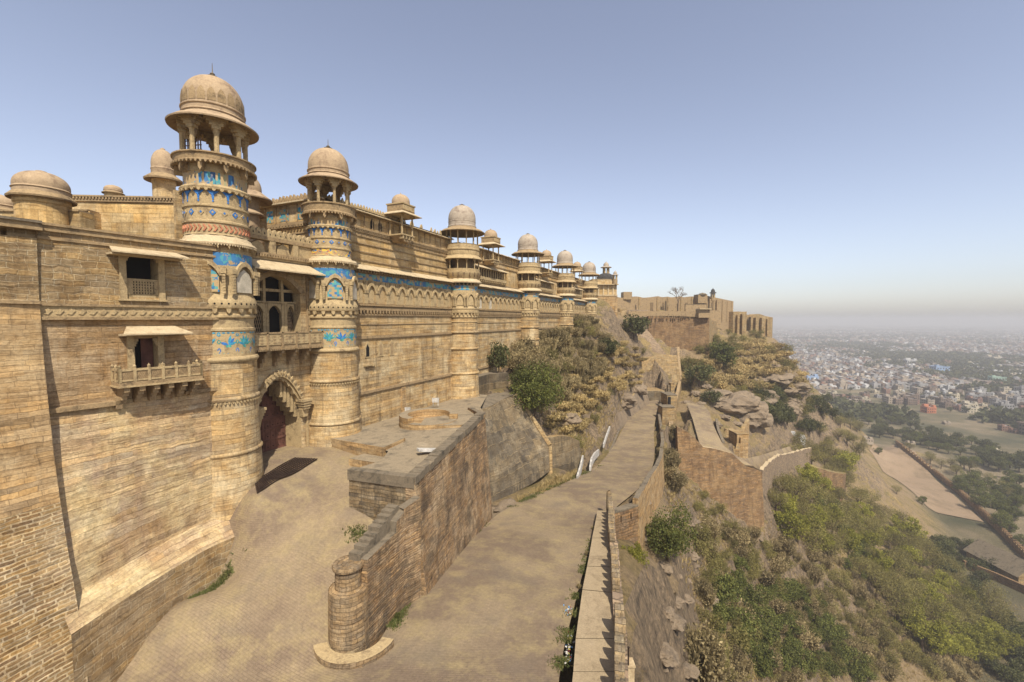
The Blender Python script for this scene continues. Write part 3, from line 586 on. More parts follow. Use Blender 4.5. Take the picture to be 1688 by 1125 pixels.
def kiosk():                             # little balcony pavilion on the parapet: local x along the wall, y outwards is -y
    b = MB()
    b.prism(I4, [(-.5, -.6), (.5, -.6), (1.0, 0), (-1.0, 0)], -.9, .6, 0); b.box(I4, -1.05, 1.05, -1.1, .8, 0, .14, 1)
    for k in range(4): b.box(I4, -.9+k*.5, -.72+k*.5, -1.05+.0, -.6, -.35, 0, 1)
    o = b.build('kiosk', [MOULD, CARV], None)
    cm = MB(); cm.lathe([(.12, 0), (.09, .2), (.09, 1.7), (.14, 1.8)], 8)
    for j in range(3): e = .14+.09*j; cm.box(I4, -e, e, -.08, .08, 1.78+j*.08, 1.86+j*.08)
    k0 = None
    for x in (-.85, .85):
        for y in (-.9, .65):
            if k0 is None: k0 = c = cm.build('pillar', [CARV], o, True)
            else: c = k0.copy(); col.objects.link(c); c.parent = o
            c.location = (x, y, .14)
    q = MB(); z = 2.15
    q.box(I4, -1, 1, -1.05, .8, z, z+.15)
    for s0, s1 in (((-1.6, -1.65), (1.6, -1.65)), ((1.6, -1.65), (1.6, 1.3)), ((1.6, 1.3), (-1.6, 1.3)), ((-1.6, 1.3), (-1.6, -1.65))):
        i0 = (s0[0]*.6, -.1+(s0[1]+.1)*.6); i1 = (s1[0]*.6, -.1+(s1[1]+.1)*.6)
        q.face([(*s0, z), (*s1, z), (*i1, z+.35), (*i0, z+.35)]); q.face([(*s1, z-.06), (*s0, z-.06), (*i0, z+.1), (*i1, z+.1)]); q.face([(*s0, z-.06), (*s1, z-.06), (*s1, z), (*s0, z)])
    q.build('eave', [PALEST], o)
    q = MB(); q.box(I4, -1.02, 1.02, -1.1, .85, z+.3, z+1.05, 0)
    for k in range(9): q.box(I4, -.98+k*.22, -.84+k*.22, -1.16, -1.1, z+.45, z+.9, 1)
    for k in range(8): q.box(I4, 1.02, 1.08, -1.0+k*.22, -.87+k*.22, z+.45, z+.9, 1)
    q.box(I4, -1.1, 1.1, -1.18, .93, z+1.0, z+1.12, 1); q.build('parapet_band', [MOULD, CARV], o)
    q = MB(); q.lathe([(.95, 0), (.95, .15)]+dome_prof(.92, .95, .15)+[], 24, zz=z+1.1, c=(0, -.12)); q.lathe([(.06, 1.05), (.09, 1.15), (.02, 1.3)], 8, zz=z+1.1, c=(0, -.12)); q.build('dome', [DOME], o, True)
    return o

# ------------------------------------------------------------ the palace front
XW = -28.5
pal = wthing('palace', (-33, 78, -6), 'long sandstone palace front with round domed towers above the cliff and ramp', 'palace')
T2, T3, T4, T5, T6 = (-28, 26.9, 0), (-28, 47.8, 0), (-28, 69.4, .25), (-28, 90.2, .45), (-28, 110.8, .5)
def palace_part(mb, name, mats, smooth=False): return under(mb.build(name, mats, None, smooth), pal)
FW = lambda y, x=XW: frame((x, y, 0), (0, 1))          # local x north along the wall, local y = inwards (west), z up
t0 = gallery_tower(); t0.location = T3; under(t0, pal)
for k, q in enumerate((T4, T5, T6)):
    c = copy_tree(t0); c.location = q; c.scale = (1, 1, 1); under(c, pal)
    c.rotation_euler = (0, 0, .7*(k+1))
    for ch in list(c.children):                           # towers 4 to 6: their band keeps more blue
        pass
gt2 = gate_tower(T2, .93, '', -10.4, [(4.9, 4.65), (5.7, 5.2), (6.6, 5.95), (8.1, 7.2), (9.0, 7.75), (9.5, 8.17), (10.42, 8.95), (11.9, 10.8), (12.6, 11.3), (15.4, 13.5), (16.3, 14.3)])
# lower wall with mouldings
spans = [(28.3, 46.1), (49.5, 67.7), (71.1, 88.5), (91.9, 109.1)]
for (a, e) in spans:
    b = MB(); M = FW(a); L = e-a+1.0
    M = FW(a-.5)
    nseg = int(L/2.2)
    for k in range(nseg):
        x0, x1 = L*k/nseg, L*(k+1)/nseg
        b.face([M @ Vector((x1, 0, -14)), M @ Vector((x0, 0, -14)), M @ Vector((x0, 0, 4.6)), M @ Vector((x1, 0, 4.6))][::-1], 0, [(a+x1, 4.6), (a+x0, 4.6), (a+x0, -14), (a+x1, -14)])
    for z, d, h in ((-6.75, .16, .24), (-1.75, .14, .22), (.35, .12, .14), (-.5, .06, .08)):
        b.prism(FW(a).copy(), [(0, 0)], 0, 0) if False else b.box(M, 0, L, -d, .1, z, z+h, 1); b.box(M, 0, L, -d*.55, .1, z-h*.5, z, 1)
    b.box(M, 0, L, -.2, .1, .82, 1.06, 1); b.box(M, 0, L, -.26, .1, 1.22, 1.38, 1); b.box(M, 0, L, -.08, .1, 1.06, 1.22, 1)
    n = int(L/.42)
    for k in range(n): x = L*(k+.5)/n; b.prism(M, [(x-.11, .82), (x+.11, .82), (x+.08, .6), (x, .45), (x-.08, .6)], -.2, .05, 1)
    n = int(L/.3)
    for k in range(n): x = L*(k+.5)/n; b.box(M, x-.06, x+.06, -.32, -.26, 1.24, 1.36, 1)
    palace_part(b, 'lower_wall', [S, MOULD])
for i, (a, e) in enumerate(spans):
    b = MB(); M = FW(a-.5, XW); L = e-a+1
    b.box(M, 0, L, -.03, .0, 3.55, 4.1, 0)
    palace_part(b, 'wall_tile_band', [T_WAL])
# blind arches, one mesh each, shared data
def blind_arch_mb(w=1.4, panel=0):
    b = MB(); z0 = 1.42; H = 2.15
    outer = arch_pts(w*.86, H*.52, H*.4, 5); inner = arch_pts(w*.62, H*.5, H*.27, 5)
    M = Matrix.Translation((0, 0, z0))
    for i in range(len(outer)-1): b.prism(M, [inner[i], inner[i+1], outer[i+1], outer[i]], -.2, 0, 0)
    for s in (-1, 1):
        b.box(M, s*w*.43-.09, s*w*.43+.09, -.17, 0, 0, H*.5, 0); b.box(M, s*w*.43-.14, s*w*.43+.14, -.24, 0, H*.45, H*.56, 0); b.box(M, s*w*.43-.06, s*w*.43+.06, -.13, 0, H*.56, H*.95, 0)
    b.prism(M, [(-w*.31, .05), (w*.31, .05), (w*.31, H*.5), (0, H*.74), (-w*.31, H*.5)], -.03, 0, 1)
    return b
ba = [blind_arch_mb().build('blind_arch', [CARV, m]) for m in (CARV, T_GRN, WINT)]
used = [False]*3
rng = random.Random(4)
for i, (a, e) in enumerate(spans):
    n = 12; w = (e-a-.1)/n
    for k in range(n):
        j = 0
        if i == 0 and k in (0, 3): j = 1
        if i == 1: j = (2 if k in (2, 4) else 1 if 0 < k < 9 else 0)
        if i == 2 and rng.random() < .3: j = 1
        if i == 3 and rng.random() < .2: j = 1
        o = ba[j] if not used[j] else ba[j].copy()
        if used[j]: col.objects.link(o)
        used[j] = True
        o.location = (XW, a+.05+w*(k+.5), 0); o.rotation_euler = (0, 0, R(90)); o.scale = (w/1.4, 1, 1); under(o, pal)
# cornice with brackets and stone slabs, then the upper wall
for i, (a, e) in enumerate(spans):
    b = MB(); M = FW(a-.4); L = e-a+.8; n = int(L/.36)
    for k in range(n): x = L*(k+.5)/n; b.prism(M, [(x-.07, 4.5), (x+.07, 4.5), (x+.07, 4.25), (x, 4.12), (x-.07, 4.25)], -.42, 0, 0)
    m = int(L/1.1)
    for k in range(m):
        x0, x1 = L*k/m, L*(k+1)/m-.015; dz = rng.uniform(-.02, .02); s = rng.uniform(0, .07)
        b.face([M @ Vector(p) for p in ((x0, -.72-s, 4.42+dz), (x1, -.72-s, 4.42+dz), (x1, .45, 4.98), (x0, .45, 4.98))], 1); b.face([M @ Vector(p) for p in ((x0, -.72-s, 4.36+dz), (x1, -.72-s, 4.36+dz), (x1, -.72-s, 4.42+dz), (x0, -.72-s, 4.42+dz))], 1)
        b.face([M @ Vector(p) for p in ((x1, -.72-s, 4.36+dz), (x0, -.72-s, 4.36+dz), (x0, .45, 4.6), (x1, .45, 4.6))], 1)
    palace_part(b, 'cornice', [MOULD, PALEST])
XU = XW-.55
for i, (a, e) in enumerate(spans):
    b = MB(); M = FW(a-.6, XU); L = e-a+1.2
    nseg = int(L/2.2); top = 9.75
    for k in range(nseg):
        x0, x1 = L*k/nseg, L*(k+1)/nseg
        b.face([M @ Vector((x0, 0, 4.6)), M @ Vector((x1, 0, 4.6)), M @ Vector((x1, 0, top)), M @ Vector((x0, 0, top))], 0, [(a+x0, 4.6), (a+x1, 4.6), (a+x1, top), (a+x0, top)])
    b.face([M @ Vector(p) for p in ((0, 0, top), (L, 0, top), (L, 9, top), (0, 9, top))], 2)
    b.face([M @ Vector(p) for p in ((L, 1.2, top), (0, 1.2, top), (0, 1.2, 3), (L, 1.2, 3))], 0)
    if i == 0:
        for z in (5.35, 6.1, 6.85, 7.5): b.box(M, 0, L, -.09, .0, z, z+.1, 1)
        n = int(L/.22)
        for k in range(n): x = L*(k+.5)/n; b.box(M, x-.06, x+.06, -.17, 0, 8.0, 8.13, 1)
        b.box(M, 0, L, -.2, 0, 8.13, 8.27, 1); b.box(M, 0, L, -.12, 0, 7.88, 8.0, 1)
        n = int(L/.5)
        for k in range(n): x = L*(k+.5)/n; b.prism(M, [(x-.16, 7.62), (x+.16, 7.62), (x+.1, 7.8), (x, 7.86), (x-.1, 7.8)], -.04, 0, 1)
    else:
        for z in (7.7, 8.4): b.box(M, 0, L, -.12, .0, z, z+.12, 1)
        b.box(M, 0, L, -.25, 0, 4.98, 5.1, 1)
    n = int(L/1.05)
    for k in range(n+1): x = .1+(L-.2)*k/n; b.box(M, x-.05, x+.05, -.07, 0, 8.3, 9.5, 1)
    b.box(M, 0, L, -.16, 0, 9.5, 9.62, 1)
    palace_part(b, 'upper_wall', [S_UP, MOULD, TOPS])
for i, (a, e) in enumerate(spans):
    b = MB(); M = FW(a-.6, XU); L = e-a+1.2; m = int(L/1.2)
    for k in range(m):
        x0, x1 = L*k/m, L*(k+1)/m-.01; s = rng.uniform(0, .06)
        b.face([M @ Vector(p) for p in ((x0, -.55-s, 9.66), (x1, -.55-s, 9.66), (x1, .3, 10.0), (x0, .3, 10.0))], 0); b.face([M @ Vector(p) for p in ((x1, -.55-s, 9.59), (x0, -.55-s, 9.59), (x0, .3, 9.7), (x1, .3, 9.7))], 0); b.face([M @ Vector(p) for p in ((x0, -.55-s, 9.59), (x1, -.55-s, 9.59), (x1, -.55-s, 9.66), (x0, -.55-s, 9.66))], 0)
    palace_part(b, 'roof_slab', [PALEST])
# crest of leaf shaped merlons on the first span, thinner remains later
mp = MB(); mp.prism(I4, [(-.13, 0), (.13, 0), (.16, .23), (.07, .38), (0, .5), (-.07, .38), (-.16, .23)], 0, .12, 0); mpo = None
for row in range(2):
    for k in range(48):
        y = spans[0][0]-.6+17.8*(k+.5*(row+1))/48
        if y > 37.9 and rng.random() < .82 or rng.random() < .06: continue
        c = mp.build('merlon', [CARV]) if mpo is None else mpo.copy()
        if mpo is None: mpo = c
        else: col.objects.link(c)
        c.location = (XU+.05-.5*row, y, 9.85+.1*row); c.rotation_euler = (0, 0, R(90)); c.scale = (1, 1, rng.uniform(.85, 1.25)); under(c, pal)
# dark openings high in the first span
M = FW(0, XU)
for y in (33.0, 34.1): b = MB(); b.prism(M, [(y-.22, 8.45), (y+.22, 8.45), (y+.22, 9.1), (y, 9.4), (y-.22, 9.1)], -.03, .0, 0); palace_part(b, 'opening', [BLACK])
# pillared galleries between the later towers
gp = MB(); gp.lathe([(.11, 0), (.075, .15), (.075, 1.15), (.12, 1.3)], 6); gp.box(I4, -.22, .22, -.1, .1, 1.28, 1.42); gpo = None
for i, (a, e) in enumerate(spans[1:]):
    y0, y1 = a+.3, a+12.2+(i*.8); M = FW(y0, XU); L = y1-y0
    b = MB(); b.box(M, 0, L, -.75, 0, 5.45, 5.6, 0); n = int(L/.55)
    for k in range(n): x = L*(k+.5)/n; b.prism(M, [(x-.1, 5.45), (x+.1, 5.45), (x+.1, 4.95), (x-.1, 4.95)], -.5, 0, 0); b.box(M, x-.08, x+.08, -.72, -.5, 5.2, 5.45, 0)
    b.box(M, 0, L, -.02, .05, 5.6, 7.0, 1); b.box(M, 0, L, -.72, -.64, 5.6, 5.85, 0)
    b.face([M @ Vector(p) for p in ((-.1, -1.2, 7.0), (L+.1, -1.2, 7.0), (L+.1, 0, 7.5), (-.1, 0, 7.5))], 2); b.face([M @ Vector(p) for p in ((L+.1, -1.2, 6.93), (-.1, -1.2, 6.93), (-.1, 0, 7.2), (L+.1, 0, 7.2))], 2)
    b.face([M @ Vector(p) for p in ((-.1, -1.2, 6.93), (L+.1, -1.2, 6.93), (L+.1, -1.2, 7.0), (-.1, -1.2, 7.0))], 2)
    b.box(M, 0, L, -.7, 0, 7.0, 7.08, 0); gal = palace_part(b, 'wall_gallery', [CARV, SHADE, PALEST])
    n = 17
    for k in range(n):
        if gpo is None: gpo = c = gp.build('pillar', [CARV], None, True)
        else: c = gpo.copy(); col.objects.link(c)
        c.parent = gal; c.location = (XU+.62, y0+.15+(L-.3)*k/(n-1), 5.6); c.rotation_euler = (0, 0, R(90))
k0 = kiosk()
for k, (y, z, s) in enumerate(((36.2, 8.2, .95), (56.0, 8.15, 1.0), (79.2, 8.6, 1.0), (100.3, 8.9, 1.0))):
    c = k0 if k == 0 else copy_tree(k0)
    c.location = (XU+.75, y, z); c.rotation_euler = (0, 0, R(90)); c.scale = (s,)*3; under(c, pal)
# small windows low in the first span
M = FW(0, XW)
for y, dm in ((31.5, 2), (33.3, 1), (34.9, 1)):
    b = MB(); b.prism(M, [(y-.34, -3.5), (y+.34, -3.5), (y+.34, -2.5), (y, -2.0), (y-.34, -2.5)], -.05, 0, 0); b.prism(M, [(y-.2, -3.4), (y+.2, -3.4), (y+.2, -2.6), (y, -2.25), (y-.2, -2.6)], -.06, 0, 2 if dm == 2 else 1); palace_part(b, 'niche_window', [CARV, MOULD, BLACK])
b = MB(); b.box(M, 31.9, 32.0, -.3, 0, -4.3, -4.1, 0); b.box(M, 31.0, 32.3, -.25, 0, -4.25, -4.1, 0)
palace_part(b, 'ledge', [CARV])
# engaged buttress strip and pipe stains next to tower 2 foot
b = MB(); b.box(FW(0), 36.2, 36.8, -.22, 0, -9.9, -6.9, 0); palace_part(b, 'pilaster_strip', [S_OR])
# south side of the palace body, seen between the gate towers
b = MB(); M = frame((-40, 27.2, 0), (1, 0)); L = 11.2
b.face([M @ Vector(p) for p in ((0, 0, -4), (L, 0, -4), (L, 0, 9.9), (0, 0, 9.9))], 0)
for z in (8.0, 7.2): b.box(M, 0, L, -.12, 0, z, z+.12, 1)
b.box(M, 0, L, -.5, 0, 9.75, 9.86, 2)
b.box(M, 0, L, -.2, 0, 7.95, 8.2, 1)
for k in range(30): x = k*.37+.1; b.box(M, x-.07, x+.07, -.3, 0, 7.78, 7.95, 1)
for k in range(26): x = k*.42+.2; h = .6+rng.uniform(-.1, .1); b.prism(M, [(x-.15, 9.85), (x+.15, 9.85), (x+.18, 9.85+h*.5), (x, 9.85+h), (x-.18, 9.85+h*.5)], -.1, .1, 1)
for k in range(9): x = k*1.3+.3; b.box(M, x-.06, x+.06, -.06, 0, 8.3, 9.7, 1)
b.face([M @ Vector(p) for p in ((0, 0, 9.88), (L, 0, 9.88), (L, 20, 9.88), (0, 20, 9.88))], 3)
palace_part(b, 'south_wall', [S_UP, MOULD, PALEST, TOPS])
for x in (2.3, 4.6, 6.5, 8.6): b = MB(); b.box(M, x-.55, x+.55, -.03, 0, 8.4, 9.4, 0); palace_part(b, 'tile_panel', [T_MIX])
b = MB(); b.box(M, 0, L, -.04, 0, 6.7, 7.15, 0); palace_part(b, 'striped_tile_band', [T_STR])
b = MB(); b.box(FW(0, -29.2), 26, 112, 9, 9.4, -3, 9.7); b.box(FW(0, -29.1), 111.5, 112.3, .3, 9.2, -6, 10.0); palace_part(b, 'back_wall', [S_UP])
# rusty duct beside tower 2
b = MB(); b.box(FW(0, -28.2), 28.9, 29.15, -.25, 0, -9.6, -5.2); palace_part(b, 'drain_shaft', [SLABTOP])

# ------------------------------------------------------------ the gatehouse between towers 1 and 2
gate = wthing('gatehouse', (-28, 22.4, -10), 'sandstone gatehouse with two tiled round towers, tall arched doorway and balcony', 'gatehouse')
def gpart(mb, name, mats, smooth=False): return under(mb.build(name, mats, None, smooth), gate)
gt1 = gate_tower((-28, 17.95, 0), 1.0, '', -12.6, [(4.9, 4.6), (5.7, 5.36), (6.6, 6.25), (8.1, 7.7), (9.0, 8.6), (9.5, 9.1), (10.42, 9.64), (11.9, 11.6), (12.6, 12.2), (15.4, 14.65), (16.3, 15.6)], .92); under(gt1, gate); under(gt2, gate)
GX = -28.3; M = FW(0, GX)
AY0, AY1, AZ, AP = 20.1, 24.0, -6.4, -4.1
b = MB()
def wall_with_arch(b, y0, y1, z0, z1, a0, a1, spring, apex, m=0, base=None):
    base = z0 if base is None else base
    c = (a0+a1)/2; n = 8
    pts = [(lerp(a0, c, t), spring+(apex-spring)*(1-(1-t)**1.9)) for t in [i/n for i in range(n+1)]]; pts += [(2*c-x, z) for x, z in pts[-2::-1]]
    f = lambda p: M @ Vector((p[0], 0, p[1]))
    b.face([f(p) for p in ((y0, z0), (a0, z0), (a0, z1), (y0, z1))], m); b.face([f(p) for p in ((a1, z0), (y1, z0), (y1, z1), (a1, z1))], m)
    for i in range(len(pts)-1): b.face([f(pts[i]), f(pts[i+1]), f((pts[i+1][0], z1)), f((pts[i][0], z1))], m)
    if base > z0: b.face([f(p) for p in ((a0, z0), (a1, z0), (a1, base), (a0, base))], m)
    return [(a0, base)]+pts+[(a1, base)]
op = wall_with_arch(b, 18.5, 26.3, -12, -1.5, AY0, AY1, AZ, AP)
for i in range(len(op)-1):                                # reveal
    p, q = op[i], op[i+1]; b.face([M @ Vector((p[0], 0, p[1])), M @ Vector((p[0], 1.7, p[1])), M @ Vector((q[0], 1.7, q[1])), M @ Vector((q[0], 0, q[1]))], 1)
# wall above the balcony: a big arch recess
op2 = wall_with_arch(b, 18.5, 26.3, -1.5, 4.2, 20.1, 24.2, 1.9, 3.1, 0, -1.2)
for i in range(len(op2)-1):
    p, q = op2[i], op2[i+1]; b.face([M @ Vector((p[0], 0, p[1])), M @ Vector((p[0], .8, p[1])), M @ Vector((q[0], .8, q[1])), M @ Vector((q[0], 0, q[1]))], 1)
b.box(M, 24.45, 24.6, -.1, 0, -10.5, -6.2, 1); b.box(M, 24.0, 24.5, -.16, 0, -10.4, -10.0, 1)
gpart(b, 'front_wall', [S, CARV])
b = MB()                                                  # lobed arch band
for i in range(1, len(op)-2):
    p, q = op[i], op[i+1]; cx, cz = (AY0+AY1)/2, AZ-.3
    ex = lambda t, k: (cx+(t[0]-cx)*k, cz+(t[1]-cz)*k)
    b.prism(M, [p, q, ex(q, 1.16), ex(p, 1.16)], -.3, 0, 0); b.prism(M, [ex(p, .93), ex(q, .93 if i % 2 else .88), q, p], -.12, .5, 0)
    mid = ((p[0]+q[0])/2, (p[1]+q[1])/2); b.prism(M, [ex(mid, 1.05), ex((mid[0]+.08, mid[1]), 1.12), ex(mid, 1.2), ex((mid[0]-.08, mid[1]), 1.12)], -.4, -.3, 0)
for s, y in ((1, AY1), (-1, AY0)):
    for k in range(4): b.box(M, y-.1-.08*k, y+.42+.05*k, -.5-.06*k, .1, AZ-.4+k*.2, AZ-.22+k*.2, 0)
    b.prism(M, [(y-.05, AZ-1.0), (y+.35, AZ-1.0), (y+.5, AZ-.4), (y-.15, AZ-.4)], -.3, .1, 0)
for k in range(5): b.box(M, AY1-1.5+k*.3, AY1-1.3+k*.3, .3, 1.5, AP-1.6-.42*k, AP-.5-.25*k, 0)
gpart(b, 'lobed_arch', [CARV])
b = MB(); DX = 1.7
for k in range(9):                                        # planks of the door leaf
    y0 = AY0+(AY1-AY0)*k/9; b.box(M, y0+.006, y0+(AY1-AY0)/9-.006, DX, DX+.1, -10.6, -4.2, 0)
for z in (-9.9, -9.1, -8.3, -7.5, -6.6, -5.8): b.box(M, AY0, AY1, DX-.05, DX, z, z+.13, 0)
b.box(M, 21.98, 22.12, DX-.08, DX, -10.6, -4.4, 0)
for i in range(6):
    for j in range(9): y = AY0+.22+j*.43; z = -9.55+i*.8; b.tube(M @ Vector((y, DX, z)), M @ Vector((y, DX-.09, z)), .04, .01, 6, 1)
gpart(b, 'door', [DOOR, IRON])
b = MB(); b.box(M, 18.6, 26.2, 1.9, 6, -1.7, -1.5); b.box(M, 19, 26, 5.8, 6, -11, 9); b.box(M, 19, 26, 0.85, 1.0, -1.4, -1.2)
b.box(M, 18.4, 18.6, 0.1, 6, -11, 4.5); b.box(M, 26.0, 26.2, .1, 6, -11, 4.5); b.box(M, 18.5, 26.2, .05, 6, 4.2, 4.5); gpart(b, 'inner_block', [S])
# upper recess: three arched windows with lattice
b = MB()
for yy in (20.1, 20.35, 21.5, 21.75, 23.0, 23.25): b.box(M, yy, yy+.22, .55, .8, -1.2, 1.3)
b.box(M, 20.1, 24.2, .5, .82, 1.15, 1.3)
for yy, w in ((21.02, 1.0), (22.4, 1.05), (23.75, .6)):
    A = arch_pts(w, .45, .55, 5); Q = [(x+yy, z) for x, z in A]
    for i in range(len(Q)-1): b.prism(M, [Q[i], Q[i+1], (Q[i+1][0], 1.2), (Q[i][0], 1.2)], .5, .78)
for yy in (21.55, 23.0): b.box(M, yy, yy+.2, .55, .8, 1.3, 3.0)
b.box(M, 20.1, 24.2, .6, .8, 2.0, 2.2)
gpart(b, 'window_frame', [CARV])
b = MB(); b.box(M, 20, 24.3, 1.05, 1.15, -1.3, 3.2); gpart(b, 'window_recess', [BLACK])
b = MB()
for yy, w in ((21.02, .9), (23.6, .7)):
    for k in range(7):
        x = yy-w/2+w*k/6; b.tube(M @ Vector((x-.25, .7, -1.1)), M @ Vector((x+.25, .7, .8)), .025, .025, 4); b.tube(M @ Vector((x+.25, .72, -1.1)), M @ Vector((x-.25, .72, .8)), .025, .025, 4)
gpart(b, 'window_lattice', [MOULD])
b = MB()                                                  # arch hood moulding over recess and side panel
for i in range(1, len(op2)-2):
    p, q = op2[i], op2[i+1]; cx, cz = 22.15, 1.0; ex = lambda t, k: (cx+(t[0]-cx)*k, cz+(t[1]-cz)*k); b.prism(M, [p, q, ex(q, 1.17), ex(p, 1.17)], -.12, 0)
b.box(M, 24.7, 24.8, -.1, 0, -.9, 3.4); b.box(M, 18.8, 26.1, -.1, 0, 3.35, 3.5)
for k in range(3): b.box(M, 24.9, 25.9, -.06, 0, -.5+k*.9, -.4+k*.9)
gpart(b, 'recess_moulding', [MOULD])
b = MB(); b.box(M, 19.2, 26.2, -1.1, 0, -2.05, -1.75, 1); b.box(M, 19.2, 26.2, -1.15, -1.05, -1.75, -.95, 0)
for k in range(6): y = 19.3+k*1.15; b.box(M, y, y+.12, -1.2, -1.03, -2.1, -.85, 1)
b.box(M, 19.2, 26.2, -1.2, -1.02, -.98, -.88, 1)
for k in range(14):
    for j in range(3): y = 19.5+k*.48; z = -1.6+j*.22; b.prism(M, [(y, z), (y+.12, z-.08), (y+.24, z), (y+.12, z+.08)], -1.17, -1.13, 1)
for k in range(45): y = 19.2+k*.155; b.box(M, y, y+.08, -1.14, -1.06, -2.15, -2.05, 1)
gpart(b, 'balcony', [CARV, MOULD])
for k in range(6):
    y = 19.4+k*1.15; b = MB()
    for j in range(4): b.prism(M, [(y, -2.05-.32*j), (y+.22, -2.05-.32*j), (y+.22, -2.36-.32*j), (y, -2.36-.32*j)], -(1.0-.24*j), 0)
    gpart(b, 'bracket', [MOULD])
b = MB()                                                  # hood
for k in range(6):
    y0, y1 = 19.6+k*1.1, 19.6+(k+1)*1.1-.015
    b.face([M @ Vector(p) for p in ((y0, -1.35, 3.4), (y1, -1.35, 3.4), (y1, 0, 4.15), (y0, 0, 4.15))], 0); b.face([M @ Vector(p) for p in ((y1, -1.35, 3.31), (y0, -1.35, 3.31), (y0, 0, 4.0), (y1, 0, 4.0))], 0); b.face([M @ Vector(p) for p in ((y0, -1.35, 3.31), (y1, -1.35, 3.31), (y1, -1.35, 3.4), (y0, -1.35, 3.4))], 0)
gpart(b, 'hood', [PALEST])
b = MB(); b.box(M, 19, 26.2, -.25, .6, 4.5, 4.62, 1); b.box(M, 19, 26.2, -.12, .5, 4.15, 4.5, 0)
for k in range(34): y = 19.1+k*.21; b.box(M, y, y+.11, -.3, -.12, 4.32, 4.5, 1)
for y in (19.6, 21.7, 23.6, 25.4): b.box(M, y, y+.45, -.1, .4, 4.62, 5.5, 0)
for y in (20.3, 22.3): b.prism(M, [(y, 4.62), (y+1.2, 4.62), (y+1.0, 5.2), (y+.6, 5.45), (y+.2, 5.2)], .1, .5, 0)
b.box(M, 24.2, 26.2, 0, .4, 4.62, 5.5, 0); b.box(M, 19, 26.2, -.12, .5, 5.5, 5.75, 1)
for k in range(17):
    y = 19.2+k*.42; b.prism(M, [(y-.2, 5.75), (y+.2, 5.75), (y+.2, 6.0), (y+.12, 6.2), (y, 6.32), (y-.12, 6.2), (y-.2, 6.0)], -.1, .15, 0); b.box(M, y-.03, y+.03, -.12, -.1, 5.88, 6.0, 2)
gpart(b, 'parapet', [CARV, MOULD, BLACK])
# small round stair turret behind tower 1
b = MB(); b.lathe([(1.0, 0), (1.0, 8.4)], 24, c=(-33.4, 23.6)); b.lathe([(1.0, 8.3), (1.35, 8.1), (1.38, 8.2), (.9, 8.6)], 24, c=(-33.4, 23.6)); b.lathe([(1.0, 5.9), (1.2, 6.0), (1.2, 6.2), (1.0, 6.3)], 24, c=(-33.4, 23.6))
b.lathe([(1.0, 8.5), (1.0, 9.7), (1.5, 9.6), (1.9, 9.35), (1.92, 9.45), (1.2, 10.0)]+dome_prof(1.15, 1.4, 10.0), 24, c=(-33.6, 23.8)); gpart(b, 'stair_turret', [DOME], True)
# ------------------------------------------------------------ left wall with two windows
A0 = Vector((-26.7, 16.3, 0)); AD = (math.sin(R(8)), math.cos(R(8)))
lw = wthing('fortress_wall', (-27.2, 13, -12), 'tall sandstone wall left of the gate with a hooded window above a hooded balcony window', 'wall')
def lpart(mb, name, mats, smooth=False): return under(mb.build(name, mats, None, smooth), lw)
M = frame(A0, AD)                                         # local x along the wall (north), y inwards
S0, S1 = -7.6, .9
def panel(b, M, x0, x1, z0, z1, holes, m=0, y=0, dmat=0, dep=.9):
    # wall face with rectangular holes and their reveals
    xs = sorted({x0, x1}|{h[0] for h in holes}|{h[1] for h in holes}); zs = sorted({z0, z1}|{h[2] for h in holes}|{h[3] for h in holes})
    for i in range(len(xs)-1):
        for j in range(len(zs)-1):
            cx, cz = (xs[i]+xs[i+1])/2, (zs[j]+zs[j+1])/2
            if any(h[0] < cx < h[1] and h[2] < cz < h[3] for h in holes): continue
            b.face([M @ Vector(p) for p in ((xs[i], y, zs[j]), (xs[i+1], y, zs[j]), (xs[i+1], y, zs[j+1]), (xs[i], y, zs[j+1]))], m)
    for (a, e, c, d) in holes:
        for p, q in (((a, c), (e, c)), ((e, c), (e, d)), ((e, d), (a, d)), ((a, d), (a, c))):
            b.face([M @ Vector(t) for t in ((p[0], y, p[1]), (p[0], y+dep, p[1]), (q[0], y+dep, q[1]), (q[0], y, q[1]))], dmat)
b = MB()
panel(b, M, S0, S1, .7, 4.2, [(-3.6, -2.25, 1.15, 3.45)], 0, 0, 2)
panel(b, M, S0, S1, -4.1, .7, [(-3.4, -2.4, -2.6, -1.0)], 1, .06, 2)
# lower wall leans out slightly
for k in range(8):
    x0, x1 = lerp(S0, S1, k/8), lerp(S0, S1, (k+1)/8)
    bt_ = lambda x: .25+4.3*max(0, (S1-1.2-x)/(S1-S0))**1.3
    for z0, z1, f0, f1 in ((-13, -10.8, 1, .78), (-10.8, -8.6, .78, .5), (-8.6, -6.3, .5, .26), (-6.3, -4.1, .26, .06)):
        b.face([M @ Vector(p) for p in ((x0, .12-bt_(x0)*f0, z0), (x1, .12-bt_(x1)*f0, z0), (x1, .12-bt_(x1)*f1, z1), (x0, .12-bt_(x0)*f1, z1))], 3, [(x0, z0), (x1, z0), (x1, z1), (x0, z1)])
b.box(M, S0, S1, 1.1, 1.3, -13, 4.2, 0)
lpart(b, 'wall_face', [S_LEFT, S_MID, CARV, S_LOW])
b = MB()
b.box(M, S0-.3, S1, -.12, .3, 4.0, 4.25, 0); b.box(M, S0-.3, S1, -.2, 1.2, 4.25, 4.36, 0); b.box(M, S0, S1, -.07, .1, 3.62, 3.74, 0)
b.box(M, S0, S1, -.12, .1, .62, .74, 0); b.box(M, S0, S1, -.03, .1, .1, .62, 1); b.box(M, S0, S1, -.14, .1, -.02, .12, 0)
for k in range(22): x = S0+.2+k*.39; b.prism(M, [(x, .25), (x+.14, .22), (x+.28, .4), (x+.14, .5)], -.07, 0, 1)
